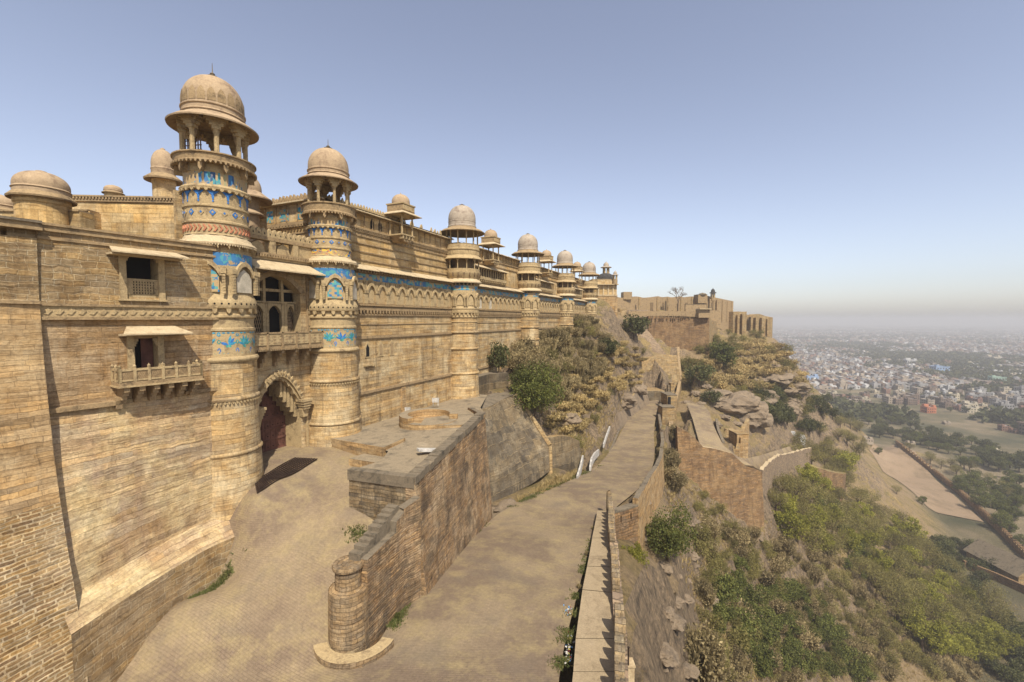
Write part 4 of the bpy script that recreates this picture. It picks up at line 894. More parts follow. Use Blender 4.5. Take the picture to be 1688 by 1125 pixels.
b.box(M, S0, -3.9, -.3, .2, -4.3, -4.08, 0); b.box(M, -1.2, S1, -.14, .2, -4.2, -4.02, 0)
lpart(b, 'string_course', [MOULD, CARV])
b = MB()
for x in (-4.3,): b.box(M, x, x+.25, -.3, .1, -4.5, -3.9, 0)
lpart(b, 'stone_stub', [MOULD])
# plinth with a sloping top
b = MB(); n = 10
for k in range(n):
    x0, x1 = lerp(-7.2, 1.25, k/n), lerp(-7.2, 1.25, (k+1)/n)
    g0, g1 = bt_(x0)*.89, bt_(x1)*.89; zi = lambda x: -11.6-.03*(1.25-x)
    b.face([M @ Vector(p) for p in ((x0, -1.3-g0, -12.72), (x1, -1.3-g1, -12.72), (x1, .3-g1, zi(x1)), (x0, .3-g0, zi(x0)))], 1, [(x0, -1.5), (x1, -1.5), (x1, 0), (x0, 0)])
    b.face([M @ Vector(p) for p in ((x0, -1.5-g0, -18), (x1, -1.5-g1, -18), (x1, -1.3-g1, -12.72), (x0, -1.3-g0, -12.72))], 0, [(x0, -18), (x1, -18), (x1, -12.7), (x0, -12.7)])
b.face([M @ Vector(p) for p in ((1.25, -1.75, -18), (1.25, 0, -18), (1.25, -.15, -11.65), (1.25, -1.55, -12.7))], 0)
b.box(M, -6.3, 1.2, -2.15, -1.5, -18, -16.1, 2) if False else None
lpart(b, 'plinth', [S_LEFT, S_LOW])
# windows
def window(x0, x1, z0, z1):
    f = MB(); f.box(M, x0-.28, x0, -.1, .06, z0-.1, z1+.1); f.box(M, x1, x1+.28, -.1, .06, z0-.1, z1+.1); f.box(M, x0-.3, x1+.3, -.12, .06, z1+.1, z1+.25); f.box(M, x0-.35, x1+.35, -.14, .06, z0-.2, z0-.1)
    for s, x in ((1, x0), (-1, x1)):
        for k in range(3): f.box(M, min(x, x+s*(.08+.05*k)), max(x, x+s*(.08+.05*k)), -.06, .08, z1-.4+.13*k, z1-.27+.13*k)
    return f
f = window(-3.6, -2.25, 1.15, 3.4); w1 = lpart(f, 'upper_window', [CARV])
q = MB()
nx, nz = 8, 5
for i in range(nx+1): x = -3.35+i*(.95/nx); q.box(M, x-.03, x+.03, 0, .08, 1.3, 2.0)
for j in range(nz+1): z = 1.3+j*.14; q.box(M, -3.38, -2.37, .0, .081, z-.025, z+.025)
q.box(M, -3.6, -3.36, .0, .1, 1.15, 2.05); q.box(M, -2.38, -2.25, .0, .1, 1.15, 2.05); q.box(M, -3.6, -2.25, .0, .1, 2.0, 2.1); q.box(M, -3.6, -2.25, 0, .1, 1.15, 1.3)
q.build('lattice', [CARV], w1)
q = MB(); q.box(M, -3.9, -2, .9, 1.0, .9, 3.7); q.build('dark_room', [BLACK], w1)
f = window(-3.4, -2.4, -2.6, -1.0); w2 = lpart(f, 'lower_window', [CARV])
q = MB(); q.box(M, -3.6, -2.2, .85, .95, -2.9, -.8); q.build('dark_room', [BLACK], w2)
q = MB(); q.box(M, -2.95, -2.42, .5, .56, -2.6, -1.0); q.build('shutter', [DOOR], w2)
def hood(x0, x1, z, dp, ins):
    h = MB(); a, c = x0+ins, x1-ins
    T = [(x0, -dp, z), (x1, -dp, z), (c, .05, z+.36), (a, .05, z+.36)]; B = [(p[0], p[1], p[2]-.07) for p in T]
    h.face([M @ Vector(p) for p in T]); h.face([M @ Vector(p) for p in B[::-1]])
    for i in range(4): h.face([M @ Vector(p) for p in (B[i], B[(i+1) % 4], T[(i+1) % 4], T[i])])
    h.box(M, x0+.1, x1-.1, -dp*.5, 0, z-.12, z-.02)
    return h
lpart(hood(-4.45, -1.2, 3.32, 1.15, .25), 'upper_hood', [PALEST]); lpart(hood(-4.1, -1.1, -.72, 1.0, .45), 'lower_hood', [PALEST])
bc = MB(); bc.box(M, -4.35, -.7, -1.0, .1, -3.3, -3.12, 1); bc.box(M, -4.4, -.65, -1.06, .1, -3.38, -3.3, 0)
def rail(x0, y0, x1, y1, n):
    d = Vector((x1-x0, y1-y0)); Mr = M @ frame((x0, y0, -3.12), (d.x, d.y)); L = d.length
    bc.box(Mr, 0, L, -.03, .03, .04, .12, 0); bc.box(Mr, 0, L, -.045, .045, .55, .66, 0)
    for k in range(n+1):
        x = L*k/n; bc.box(Mr, x-.06, x+.06, -.06, .06, 0, .7, 0); bc.lathe([(.06, 0), (.08, .08), (.03, .15), (.005, .2)], 8, c=tuple((Mr @ Vector((x, 0, 0)))[:2]), zz=-2.42)
    for k in range(n):
        a, e = L*k/n+.06, L*(k+1)/n-.06; bc.box(Mr, a, e, .0, .02, .1, .57, 1)
        for j in range(7): t = a+(e-a)*j/6; bc.tube(Mr @ Vector((t, -.01, .12)), Mr @ Vector((min(e, max(a, t+.2)), -.01, .55)), .012, .012, 4, 1); bc.tube(Mr @ Vector((t, .01, .55)), Mr @ Vector((min(e, max(a, t+.2)), .01, .12)), .012, .012, 4, 1)
rail(-4.3, -.95, -.75, -.95, 6); rail(-4.3, 0, -4.3, -.95, 2); rail(-.75, -.95, -.75, 0, 2)
bal = lpart(bc, 'balcony', [CARV, MOULD])
q = MB()
for k in range(6):
    x = -4.15+k*.62
    for j in range(4): q.box(M, x, x+.24, -.95+.22*j, .1, -3.62-.22*j, -3.38-.22*j)
q.build('bracket', [MOULD], bal)

# ------------------------------------------------------------ rubble bastion at the picture's left edge
rb = wthing('bastion', (-27, 6, -16), 'leaning bastion at the far left, ashlar above and coarse rubble with pale mortar below', 'bastion')
b = MB(); m_ = MB(); levels = [(4.2, .3), (3.6, .2), (.9, .1), (.7, .15), (-2, .4), (-4, .75), (-6, 1.15), (-8, 1.75), (-10, 2.5), (-12, 3.4), (-14, 4.1), (-17, 4.8)]
rows = []
for z, o in levels:
    row = []
    for k in range(25):
        t = k/24; s = -6.75-(11)*t; bow = .0+1.6*math.sin(min(1, t*1.2)*math.pi/2)*(max(0, 4-z)/20)
        row.append(tuple(M @ Vector((s, -(o+bow), z))))
    rows.append(row)
def bast(i0, i1, m):
    rr = rows[i0:i1+1]; zz = [levels[i][0] for i in range(i0, i1+1)]
    b.grid([r for r in rr], m, lambda i, j: (-11*j/24, zz[min(i, len(zz)-1)]*1.12))
bast(1, 3, 0); bast(3, 7, 1); bast(7, 11, 2)
for i in range(len(rows)-1):                              # end face towards the smooth wall
    p, q = rows[i][0], rows[i+1][0]; pi_ = tuple(M @ Vector((-6.75, 1.2, levels[i][0]))); qi = tuple(M @ Vector((-6.75, 1.2, levels[i+1][0]))); b.face([p, pi_, qi, q], 1)
b.build('x', []) if False else None
u_ = under(b.build('bastion_face', [S_LEFT, S_OR, S_RUB], None, False), rb)
b = MB(); b.box(M, -18, -6.6, -.45, 1.2, 3.95, 4.25, 0); b.box(M, -18, -6.62, -.55, 1.2, 4.25, 4.36, 1); b.box(M, -18, -6.75, -.3, .1, .68, .82, 0); under(b.build('coping', [MOULD, SLABTOP]), rb)

# ------------------------------------------------------------ upper court behind the left wall
uc = wthing('court_building', (-36, 22, 4), 'plain sandstone block with toothed cornice, behind the left wall and beside the tallest tower', 'building')
p0 = at(112, 322, 34.5); p1 = at(302, 318, 35.2); q1 = Vector((p1.x, p1.y, 0)); q0 = Vector((p0.x, p0.y, 0))
Mb = frame((p0.x, p0.y, 0), (p1.x-p0.x, p1.y-p0.y)); L = (q1-q0).length; TZ = p0.z
b = MB(); b.box(Mb, -.3, L+1.2, 0, 8, 3.0, TZ-.45, 0); b.box(Mb, -.3, L+1.2, -.12, 8.1, TZ-.45, TZ-.28, 1); b.box(Mb, -.4, L+1.3, -.22, 8.2, TZ-.12, TZ, 1)
for k in range(36): x = L*k/36; b.box(Mb, x, x+.13, -.2, 0, TZ-.28, TZ-.12, 1)
b.box(Mb, -.2, L+1.2, -.05, 8, TZ-.28, TZ-.12, 0)
under(b.build('block', [S_UP, MOULD]), uc)
b = MB(); b.box(Mb, -1.8, .6, -.9, .3, TZ-2.4, TZ-1.35, 2); b.box(Mb, -1.9, 3.0, -1.0, .2, TZ-2.2, TZ-2.12, 0) if False else None
b.box(Mb, -2.0, 2.2, -1.1, .2, TZ-1.4, TZ-1.28, 0); b.box(Mb, 1.8, 2.3, -1.0, 0, TZ-2.6, TZ-1.4, 1); b.box(Mb, -1.9, -1.5, -1.0, 0, TZ-2.6, TZ-1.4, 1); b.box(Mb, -2, 2.2, -.8, .0, TZ-3.5, TZ-2.3, 0)
under(b.build('dark_porch', [MOULD, S_UP, BLACK]), uc)
def cupola(px, pytop, pyeave, pyb, rpx, d, name, label, group=None, eave=1.2, zbot=None, mat=DOME, cat='cupola'):
    p = at(px, pytop, d); e = at(px, pyeave, d); r = rpx*d/FPX*.92; zb = at(px, pyb, d).z if zbot is None else zbot
    o = empty(name, (e.x, e.y, zb)); tag(o, label, cat, group); H = e.z-zb; D = p.z-e.z
    q = MB(); q.lathe([(r*.95, 0), (r*.95, H)], 32); q.lathe([(r*.95, H*.75), (r*1.0, H*.8), (r, H)], 32); q.build('drum', [S_UP], o, True)
    q = MB(); q.lathe([(r*.9, H+D*.12), (r*eave*1.1, H-D*.04), (r*eave*1.12, H+.03), (r*1.02, H+D*.18)], 32); q.build('eave', [MOULD], o, True)
    q = MB(); q.lathe([(r*1.0, H+D*.12), (r*1.0, H+D*.3), (r*1.04, H+D*.33), (r*.99, H+D*.38)]+dome_prof(r*.99, D*.6, H+D*.38)+[], 32); q.lathe([(r*.25, H+D*.96), (r*.2, H+D*1.02), (.02, H+D*1.06)], 16); q.build('dome', [mat], o, True)
    return o
cupola(70, 284, 330, 372, 37, 29, 'round_cupola', 'round turret with a broad dome standing behind the left wall parapet', eave=1.08)
cupola(-2, 322, 352, 372, 34, 31, 'round_cupola', 'low dome cut by the left edge of the picture', eave=1.15)
cupola(270, 247, 298, 330, 17.5, 40, 'round_cupola', 'small dome with wide dark eave just left of the tallest tower', eave=1.45)
cupola(187, 306, 320, 332, 13, 42, 'round_cupola', 'tiny low dome peeping over the toothed cornice', eave=1.1)
b = MB(); Mc = frame(at(20, 372, 29.5), (_R[0], _R[1])); b.box(Mc, -3, 4.5, 0, 1, -1, .9, 0); b.box(Mc, -3, 4.5, -.1, 1, .9, 1.0, 1); o = b.build('court_wall', [S_UP, MOULD]); tag(o, 'low sandstone wall between the domed turrets at the upper left', 'wall')

# ------------------------------------------------------------ terrace in front of the palace, its flank wall and the round post
ter = wthing('terrace', tuple(at(700, 780, 34)[:2])+(-16,), 'stone terrace beside the gate, sooty coping and sloping orange masonry flank above the ramp', 'terrace')
C0 = at(683, 790, 25.4); C1 = at(800, 681, 41.5); Cw = at(575, 776, 27); C3 = at(800, 668, 48)
zT = -9.15
def TP(px, py, d): v = at(px, py, d); return v
C0 = atz(683, 790, -9.2); C1 = atz(799, 681, -8.7); Cw = atz(575, 776, -9.2); Cf = atz(788, 676, -9.0)
Tpoly = [Cw, C0, C1, atz(792, 672, -9.15), Vector((-25.6, 49.8, -9.6)), Vector((-28.4, 50.5, -9.7)), Vector((-28.4, 27, -9.7)), atz(540, 735, -9.9), atz(548, 722, -9.5), atz(640, 744, -9.35), atz(628, 760, -9.3)]
b = MB(); b.face([tuple(p) for p in Tpoly], 0)
ter_bm = b
top = under(b.build('terrace_floor', [TOPS]), ter)
b = MB()
# front wall (towards the camera) and long flank
fw = [(Cw.x, Cw.y, -15, -9.2), (C0.x, C0.y, -18, -9.2)]
wall_path(b, fw, .5, 0, 1, 1); under(b.build('front_wall', [S_GREY, SLABTOP]), ter)
b = MB(); m = 12; rng = random.Random(3)
fl = [(lerp(C0.x, C1.x, t/m), lerp(C0.y, C1.y, t/m), lerp(-18.5, -21, t/m), lerp(-9.2, -8.7, t/m)) for t in range(m+1)]
wall_path(b, fl, .55, 0, 1, 1, batter=.9)
wall_path(b, [(C1.x, C1.y, -22, -8.7), (Cf.x-1.2, Cf.y+1.0, -22, -9.0)], .5, 0, 1, 1)
under(b.build('flank_wall', [S_TER, SLABTOP]), ter)
b = MB(); 
dirv = (Vector((C1.x, C1.y, 0))-Vector((C0.x, C0.y, 0))).normalized(); nv = Vector((dirv.y, -dirv.x, 0))
for k in range(22):                                       # weathered coping courses along the flank
    t0, t1 = k/22, (k+1)/22-.0015; p = C0.lerp(C1, t0); q = C0.lerp(C1, t1); z = p.z+rng.uniform(.02, .09); o1 = rng.uniform(.05, .12)
    Mq = frame((p.x, p.y, 0), (dirv.x, dirv.y)); b.box(Mq, 0, (Vector((q.x, q.y, 0))-Vector((p.x, p.y, 0))).length, -o1, .62, p.z-.32, z+.08, 0)
under(b.build('coping', [SLABTOP]), ter)
b = MB(); Mf = frame((Cw.x, Cw.y, 0), (C0.x-Cw.x, C0.y-Cw.y)); Lf = math.hypot(C0.x-Cw.x, C0.y-Cw.y)
b.box(Mf, -.06, Lf, -.07, .5, -9.75, -9.12, 0); under(b.build('front_coping', [SLABTOP]), ter)
b = MB()                                                  # raised slab bench by the gate, steps and joints
q0_, q1_, q2_, q3_ = atz(540, 727, -9.3), atz(632, 744, -9.25), atz(700, 715, -9.0), atz(600, 700, -9.2)
def slab(poly, h, m=0, bb=b):
    n = len(poly); T = [(p[0], p[1], p[2]) for p in poly]; B = [(p[0], p[1], p[2]-h) for p in poly]; bb.face(T, m); 
    for i in range(n): bb.face([B[i], B[(i+1) % n], T[(i+1) % n], T[i]], m+1 if m == 0 else m)
slab([atz(540, 722, -9.2), atz(632, 738, -9.1), atz(668, 722, -9.05), atz(612, 703, -9.2), atz(570, 706, -9.25)], 1.3)
slab([atz(575, 756, -9.75), atz(640, 766, -9.75), atz(655, 757, -9.75), atz(600, 748, -9.75)], 1.5)
slab([atz(690, 703, -9.0), atz(775, 700, -8.95), atz(800, 683, -8.75), atz(745, 683, -8.9), atz(700, 690, -9.0)], .3)
under(b.build('raised_slab', [TOPS, S_OR]), ter)
# circular platform
rc = atz(707, 690, -8.9); pr = 48/FPX*depth(rc.x, rc.y)
b = MB(); H = 1.05
def arcwall(b, r0, r1, a0, a1, z0, z1, n=28, m=0, mt=1):
    for k in range(n):
        t0, t1 = a0+(a1-a0)*k/n, a0+(a1-a0)*(k+1)/n; P = lambda r, t, z: (r*math.cos(t), r*math.sin(t), z)
        b.face([P(r1, t0, z0), P(r1, t1, z0), P(r1, t1, z1), P(r1, t0, z1)], m, [(r1*t0, z0), (r1*t1, z0), (r1*t1, z1), (r1*t0, z1)]); b.face([P(r0, t1, z0), P(r0, t0, z0), P(r0, t0, z1), P(r0, t1, z1)], m); b.face([P(r1, t0, z1), P(r1, t1, z1), P(r0, t1, z1), P(r0, t0, z1)], mt)
    for t in (a0, a1): b.face([P(r0, t, z0), P(r1, t, z0), P(r1, t, z1), P(r0, t, z1)], m)
arcwall(b, pr*.72, pr, R(20), R(262), -1, .75); arcwall(b, pr*.72, pr, R(262), R(380), -1, .3, 14); arcwall(b, .0, pr*.72, 0, 2*math.pi-.001, -1, .1, 24, 0, 0)
o = b.build('round_platform', [S_OR, TOPS]); o.location = (rc.x, rc.y, -9.2); tag(o, 'low circular masonry platform on the terrace, its rim partly broken down', 'platform')
# post, stepped parapet and curb at the near end of the flank
def zroad(d):
    T = [(4, -13.4), (12, -14.6), (19, -15.55), (24.8, -16.05), (34, -17.35), (40, -18.5), (46.5, -18.9), (52.5, -19.5), (64.5, -21.4), (78, -22.6), (92, -23.6), (105, -24.2), (122, -24.2), (135, -24.2)]
    return float(np.interp(d, [t[0] for t in T], [t[1] for t in T]))
rw = wthing('ramp_wall', tuple(at(600, 1000, 21.5)[:2])+(-16,), 'thin brown masonry wall stepping down from the terrace to the round post', 'wall')
E0 = at(575, 930, 20.3)
pth = [C0, atz(655, 842, -10.6), atz(640, 865, -11.0), atz(590, 925, -11.7)]
b = MB()
segs = [((C0.x, C0.y), (pth[1].x, pth[1].y), -10.4), ((pth[1].x, pth[1].y), (pth[2].x, pth[2].y), -10.8), ((pth[2].x, pth[2].y), (pth[3].x, pth[3].y), -11.6)]
wp = []
for (a, e, z) in segs: wp += [(a[0], a[1], -19.5, z+.25), (lerp(a[0], e[0], .98), lerp(a[1], e[1], .98), -19, z)]
wall_path(b, wp, .5, 0, 1, 1, batter=.75)
under(b.build('wall_face', [S_TER, SLABTOP]), rw)
b = MB(); a, e = Vector(pth[1]), Vector(pth[3]); dd = (e-a); LL = math.hypot(dd.x, dd.y); Mw = frame((a.x, a.y, 0), (dd.x, dd.y))
# note: local y of this frame points to the road side
n = 9
for k in range(n):
    x0, x1 = LL*k/n, LL*(k+1)/n-.02; z = lerp(-10.35, -11.55, (k+.5)/n)+rng.uniform(-.05, .05); b.box(Mw, x0, x1, -.55, .08+rng.uniform(0, .06), z-.75, z+rng.uniform(.1, .2), 0)
b.box(Mw, 0, LL, -.95, -.56, -13.2, -11.9, 1)
under(b.build('stepped_coping', [SLABTOP, WALK]), rw)
pc = atz(566, 930, -11.75); 
b = MB(); zb = -16.6
b.lathe([(.98, zb), (.93, -13.2), (.9, -12.9)], 32, 0); b.lathe([(.9, -12.95), (.62, -12.85), (.6, -12.0), (.66, -11.95), (.72, -11.9), (.74, -11.78), (.7, -11.7), (.5, -11.7), (.46, -11.74), (.01, -11.74)], 32, 0)
b.v = [(x, y, z-zb) for x, y, z in b.v]; b.uv = b.uv
o = b.build('round_post', [S_POST], None, True); o.location = (pc.x+.15, pc.y+.15, zb); tag(o, 'stubby round masonry post with flat cap, ending the ramp wall', 'post')
b = MB(); arcwall(b, 1.35, 1.95, R(150), R(372), 0, 1.42, 26, 0, 1); o = b.build('low_curb', [S_POST, CARV]); o.location = (pc.x+.45, pc.y+.35, zb-.1); tag(o, 'low curved stone curb wrapped round the foot of the round post', 'curb'); POST = pc.copy()

# ------------------------------------------------------------ paving: ramp to the gate and the long road
road_rows = [  # (depth, left px at row, right px at row) measured on rows that lie at that depth
 (4.0, None, None), (12, None, None)]
def rowpt(px, d): z = zroad(d); py = None; v = at(px, 562, d); return Vector((v.x, v.y, z))
def edge(px, d):
    # map point at depth d seen in picture column px (height from the road profile)
    z = zroad(d); lo = 0
    # horizontal ray through column px at that height: solve using pitch
    for _ in range(6):
        # depth along optical axis
        c = math.cos(PITCH)*d-math.sin(PITCH)*z; lat = (px-CX)/FPX*c
    return Vector((d*FH[0]+lat*_R[0], d*FH[1]+lat*_R[1], z))
RE = [(4, 600, 905), (12, 420, 912), (19, 600, 920), (21.5, 630, 935), (24.8, 672, 950), (29, 715, 963), (34, 766, 978), (37, 785, 984), (40, 806, 993), (43.5, 838, 1015), (46.5, 880, 1040), (52.5, 938, 1064), (58, 965, 1072), (64.5, 988, 1077), (71, 1001, 1079), (78, 1011, 1079), (85, 1018, 1078), (92, 1024, 1078), (105, 1034, 1080), (113, 1044, 1083), (122, 1058, 1087), (132, 1070, 1092)]
def smooth_rows(RE, step=1.2):
    d = np.array([r[0] for r in RE], float); P = [(edge(r[1]-(.012*0), r[0]), edge(r[2], r[0])) for r in RE]
    out = []; dd = 4.0
    xs = [[p[0].x for p in P], [p[0].y for p in P], [p[1].x for p in P], [p[1].y for p in P]]
    while dd < d[-1]:
        v = [float(np.interp(dd, d, x)) for x in xs]; out.append((dd, v)); dd += step
    A = np.array([o[1] for o in out]); 
    for _ in range(3): A[1:-1] = .25*A[:-2]+.5*A[1:-1]+.25*A[2:]
    return [(o[0], A[i]) for i, o in enumerate(out)]
RR = smooth_rows(RE)
b = MB(); rows = []
for d, v in RR:
    z = zroad(d); row = []
    for k in range(13):
        t = k/12; x, y = lerp(v[0], v[2], t), lerp(v[1], v[3], t); row.append((x, y, z+.12*math.sin(math.pi*t)+.03*mnoise.noise((x*.4, y*.4, 0))))
    rows.append(row)
cum = [0]
for i in range(1, len(rows)): cum.append(cum[-1]+(Vector(rows[i][6])-Vector(rows[i-1][6])).length)
wid = [(Vector(r[12])-Vector(r[0])).length for r in rows]
b.grid(rows, 0, lambda i, j: (wid[min(i, len(wid)-1)]*j/12, cum[min(i, len(cum)-1)]))
tag(b.build('road', [PAVE], None, True), None, None, None, 'structure')
# ramp by interpolated survey points
def rbf(pts, c=1.5):
    P = np.array([p[:2] for p in pts]); Z = np.array([p[2] for p in pts]); n = len(P)
    D = np.sqrt(((P[:, None]-P[None])**2).sum(-1)+c*c); A = np.block([[D, np.ones((n, 1)), P], [np.ones((1, n)), np.zeros((1, 3))], [P.T, np.zeros((2, 3))]])
    w = np.linalg.lstsq(A, np.concatenate([Z, [0, 0, 0]]), rcond=None)[0]
    def f(X, Y):
        X = np.asarray(X, float); Y = np.asarray(Y, float); out = np.full(X.shape, w[n])+w[n+1]*X+w[n+2]*Y
        for i in range(n): out += w[i]*np.sqrt((X-P[i, 0])**2+(Y-P[i, 1])**2+c*c)
        return out
    return f
RP = [atz(430, 762, -9.9), atz(500, 748, -9.9), atz(535, 752, -9.95), atz(424, 793, -10.3), atz(432, 814, -10.6), atz(412, 800, -10.4), atz(414, 824, -10.8), atz(440, 800, -10.4), atz(420, 812, -10.6), atz(487, 756, -9.97), atz(523, 758, -9.97), atz(470, 783, -10.3), atz(455, 776, -10.15), atz(575, 857, -11.9), atz(440, 840, -11.3), atz(388, 892, -12.9), atz(612, 885, -12.6), atz(520, 900, -12.9),
      atz(300, 1000, -14.5), atz(150, 1097, -16.1), atz(210, 1122, -16.0), atz(400, 1000, -14.4), atz(400, 1124, -15.75), atz(540, 1010, -14.6), atz(530, 1085, -15.5), atz(470, 1060, -15.2)]
RP = [tuple(p) for p in RP]
for px, d in ((600, 19.2), (560, 18.8), (640, 20.5), (560, 12), (400, 12), (300, 8), (700, 19), (640, 14)): e_ = edge(px, d); RP.append((e_.x, e_.y, e_.z))
RP += [(-31, 22, -9.9), (-31, 25, -9.9), (-24, 0, -15.5), (-24, -8, -14.5), (-10, -5, -13.6)]
framp = rbf(RP)
b = MB(); xs = np.arange(-32, -1, .4); ys = np.arange(-8, 31, .4); X, Y = np.meshgrid(xs, ys); Zr = framp(X, Y)
# keep the ramp to the west of the flank wall / seam line
seam = [(C1.x-.3, C1.y), (C0.x-.3, C0.y), (pth[2].x, pth[2].y), (pc.x+.1, pc.y)]+[tuple(edge(px, d)[:2]) for px, d in ((598, 19.4), (600, 17), (600, 12), (600, 4), (600, 1))]
sy = [p[1] for p in seam][::-1]; sx_ = [p[0] for p in seam][::-1]
order = np.argsort(sy); sy = np.array(sy)[order]; sx_ = np.array(sx_)[order]
lim = np.interp(Y, sy, sx_)
rows = []; idx = -np.ones(X.shape, int); V = []
for i in range(X.shape[0]):
    for j in range(X.shape[1]):
        if X[i, j] < lim[i, j]+(.9 if Y[i, j] < C0.y-1 else -.1):
            x = min(X[i, j], lim[i, j]+.35) if Y[i, j] < pc.y-.6 else min(X[i, j], lim[i, j]+.1)
            near = max(0, 1-max(0, lim[i, j]-x)/.6) if Y[i, j] < pc.y-.6 else 0
            z = Zr[i, j]+.05*mnoise.noise((x*.5, Y[i, j]*.5, 3))
            if Y[i, j] < pc.y-.6:
                dd = depth(x, Y[i, j]); zr = zroad(max(dd, 4)); w = max(0, min(1, (x-(lim[i, j]-3.0))/3.0)); z = lerp(z, zr-.015, w*w*(3-2*w))
            idx[i, j] = len(V); V.append((x, Y[i, j], z))
b.v = V
for i in range(X.shape[0]-1):
    for j in range(X.shape[1]-1):
        q = (idx[i, j], idx[i, j+1], idx[i+1, j+1], idx[i+1, j])
        if min(q) >= 0: b.f.append(tuple(int(t) for t in q)); b.m.append(0)
tag(b.build('gate_ramp', [PAVE], None, True), None, None, None, 'structure')
# iron grate in front of the door
b = MB(); g4 = [atz(420, 796, -10.35), atz(487, 756, -9.95), atz(523, 758, -9.95), atz(424, 816, -10.65)]
def gp_(u, v, h): 
    p = g4[0].lerp(g4[1], u); q = g4[3].lerp(g4[2], u); r = p.lerp(q, v); return (r.x, r.y, float(framp(r.x, r.y))+h)
for k in range(24): b.tube(gp_(k/23, 0, .07), gp_(k/23, 1, .07), .03, .03, 4)
for k in range(9):
    for j in range(6): b.tube(gp_(j/6, k/8, .1), gp_((j+1)/6, k/8, .1), .035, .035, 4)
o = b.build('iron_grate', [IRON]); tag(o, 'rusty iron bar grate laid across the paving before the gate door', 'grate')
b = MB(); b.grid([[gp_(u/24, v/10, .035) for u in range(25)] for v in range(11)]); o2 = b.build('grate_pit', [SHADE], o)

for (px, py, z, w, h, dp, tilt, lab) in ((706, 742, -8.95, 1.5, .16, .5, .5, 'long white board lying against the terrace flank coping'), (672, 676, -8.75, .55, .5, .08, 0, 'small white sign at the left of the circular platform'), (718, 660, -8.7, .75, .5, .08, 0, 'white sign behind the circular platform by the palace foot')):
    q = atz(px, py, z); b = MB(); b.box(I4, -w/2, w/2, -dp/2, dp/2, -h/2, h/2)
    for sx2 in ((-w*.35, w*.35) if w < 1 else ()): b.box(I4, sx2-.03, sx2+.03, -.03, .03, -.6, -h/2)
    o = b.build('white_sign', [WHITE]); o.location = q; o.rotation_euler = (0, tilt*.3, math.atan2(_R[1], _R[0])+tilt); tag(o, lab, 'sign')
# ------------------------------------------------------------ the hill as one sheet of ground that reaches the horizon
ZP = -95.0
CT = []                                                   # survey points: picture column, row, distance ahead
def cp(*a):
    for t in a: CT.append(tuple(at(*t)))
# slope under the palace, from its foot down to the road
cp((800, 640, 60), (845, 640, 62), (850, 585, 70), (885, 560, 78), (930, 540, 92), (975, 520, 108), (1010, 508, 125), (1040, 530, 140))
cp((840, 655, 60), (870, 690, 61), (905, 712, 62), (850, 720, 60), (880, 745, 60), (935, 720, 64), (960, 700, 72), (985, 660, 84), (1010, 645, 96), (1050, 632, 118), (900, 620, 68), (960, 600, 84), (1010, 590, 105), (1050, 600, 125), (880, 650, 62), (1035, 560, 130), (970, 565, 96))
cp((800, 860, 43), (830, 835, 46), (865, 815, 48), (905, 795, 52), (905, 770, 56), (940, 775, 57), (960, 765, 62), (985, 735, 74), (1008, 705, 88), (1030, 680, 104), (1056, 665, 120), (945, 755, 61))
# right of the road: cliff and spur
cp((1075, 840, 42), (1060, 880, 38), (1040, 930, 31), (1030, 1000, 26), (1030, 1110, 23.5), (1035, 1060, 24.5), (1100, 800, 56), (1100, 850, 48), (1105, 760, 70), (1110, 720, 84), (1100, 690, 100))
cp((1080, 950, 36), (1085, 1050, 31), (1100, 1120, 30), (1115, 870, 56), (1130, 950, 52), (1150, 1040, 46), (1170, 1120, 42), (1120, 790, 72), (1150, 900, 66), (1180, 980, 62), (1195, 1060, 58), (1210, 1120, 56))
cp((1170, 830, 82), (1200, 880, 80), (1230, 860, 88), (1250, 930, 84), (1250, 1000, 78), (1260, 1080, 72), (1255, 850, 92), (1140, 760, 84), (1320, 1120, 76), (1330, 1030, 88), (1340, 940, 100), (1400, 1120, 88), (1420, 1020, 104), (1420, 920, 122), (1340, 860, 118), (1500, 1110, 100), (1520, 1000, 122), (1500, 900, 146), (1600, 1100, 116), (1640, 1000, 146), (1688, 1110, 124), (1590, 920, 172))
# lower road shelf
cp((1115, 705, 88), (1150, 740, 90), (1200, 745, 92), (1150, 690, 108), (1130, 668, 122), (1190, 720, 104), (1240, 770, 96), (1205, 690, 122), (1290, 748, 150), (1330, 738, 170), (1270, 760, 130), (1320, 775, 150), (1360, 800, 155), (1300, 800, 124))
# rock between road shelf and far spur
cp((1185, 640, 150), (1230, 650, 150), (1250, 690, 140), (1270, 700, 148), (1260, 640, 170), (1300, 640, 185), (1325, 650, 190), (1330, 690, 190), (1310, 715, 180), (1240, 610, 180), (1290, 600, 200), (1318, 618, 205), (1200, 590, 180), (1250, 570, 200), (1280, 580, 215), (1170, 585, 172), (1130, 600, 160), (1210, 560, 195), (1275, 556, 225), (1090, 600, 150), (1120, 640, 140), (1160, 625, 148), (1075, 640, 128))
cp((1055, 524, 190), (1120, 519, 190), (1165, 530, 190), (1120, 588, 168), (1160, 588, 168), (1183, 560, 196), (1205, 552, 215), (1225, 560, 218), (1262, 560, 230), (1100, 515, 215), (1205, 540, 232), (1150, 514, 260), (1250, 545, 262), (1268, 560, 250), (1200, 525, 280))
# beyond the spur, down to the plain
cp((1350, 690, 240), (1345, 640, 300), (1380, 720, 250), (1420, 700, 300), (1390, 800, 170), (1440, 820, 178), (1480, 850, 180), (1540, 860, 195), (1430, 735, 290), (1480, 735, 300), (1600, 850, 215), (1640, 880, 205), (1688, 920, 190))
for q in ((1688, 760), (1600, 765), (1560, 745), (1688, 700), (1500, 690), (1400, 660), (1640, 820), (1688, 850), (1720, 900), (1360, 640)): CT.append(tuple(atz(*q, -95.0)))
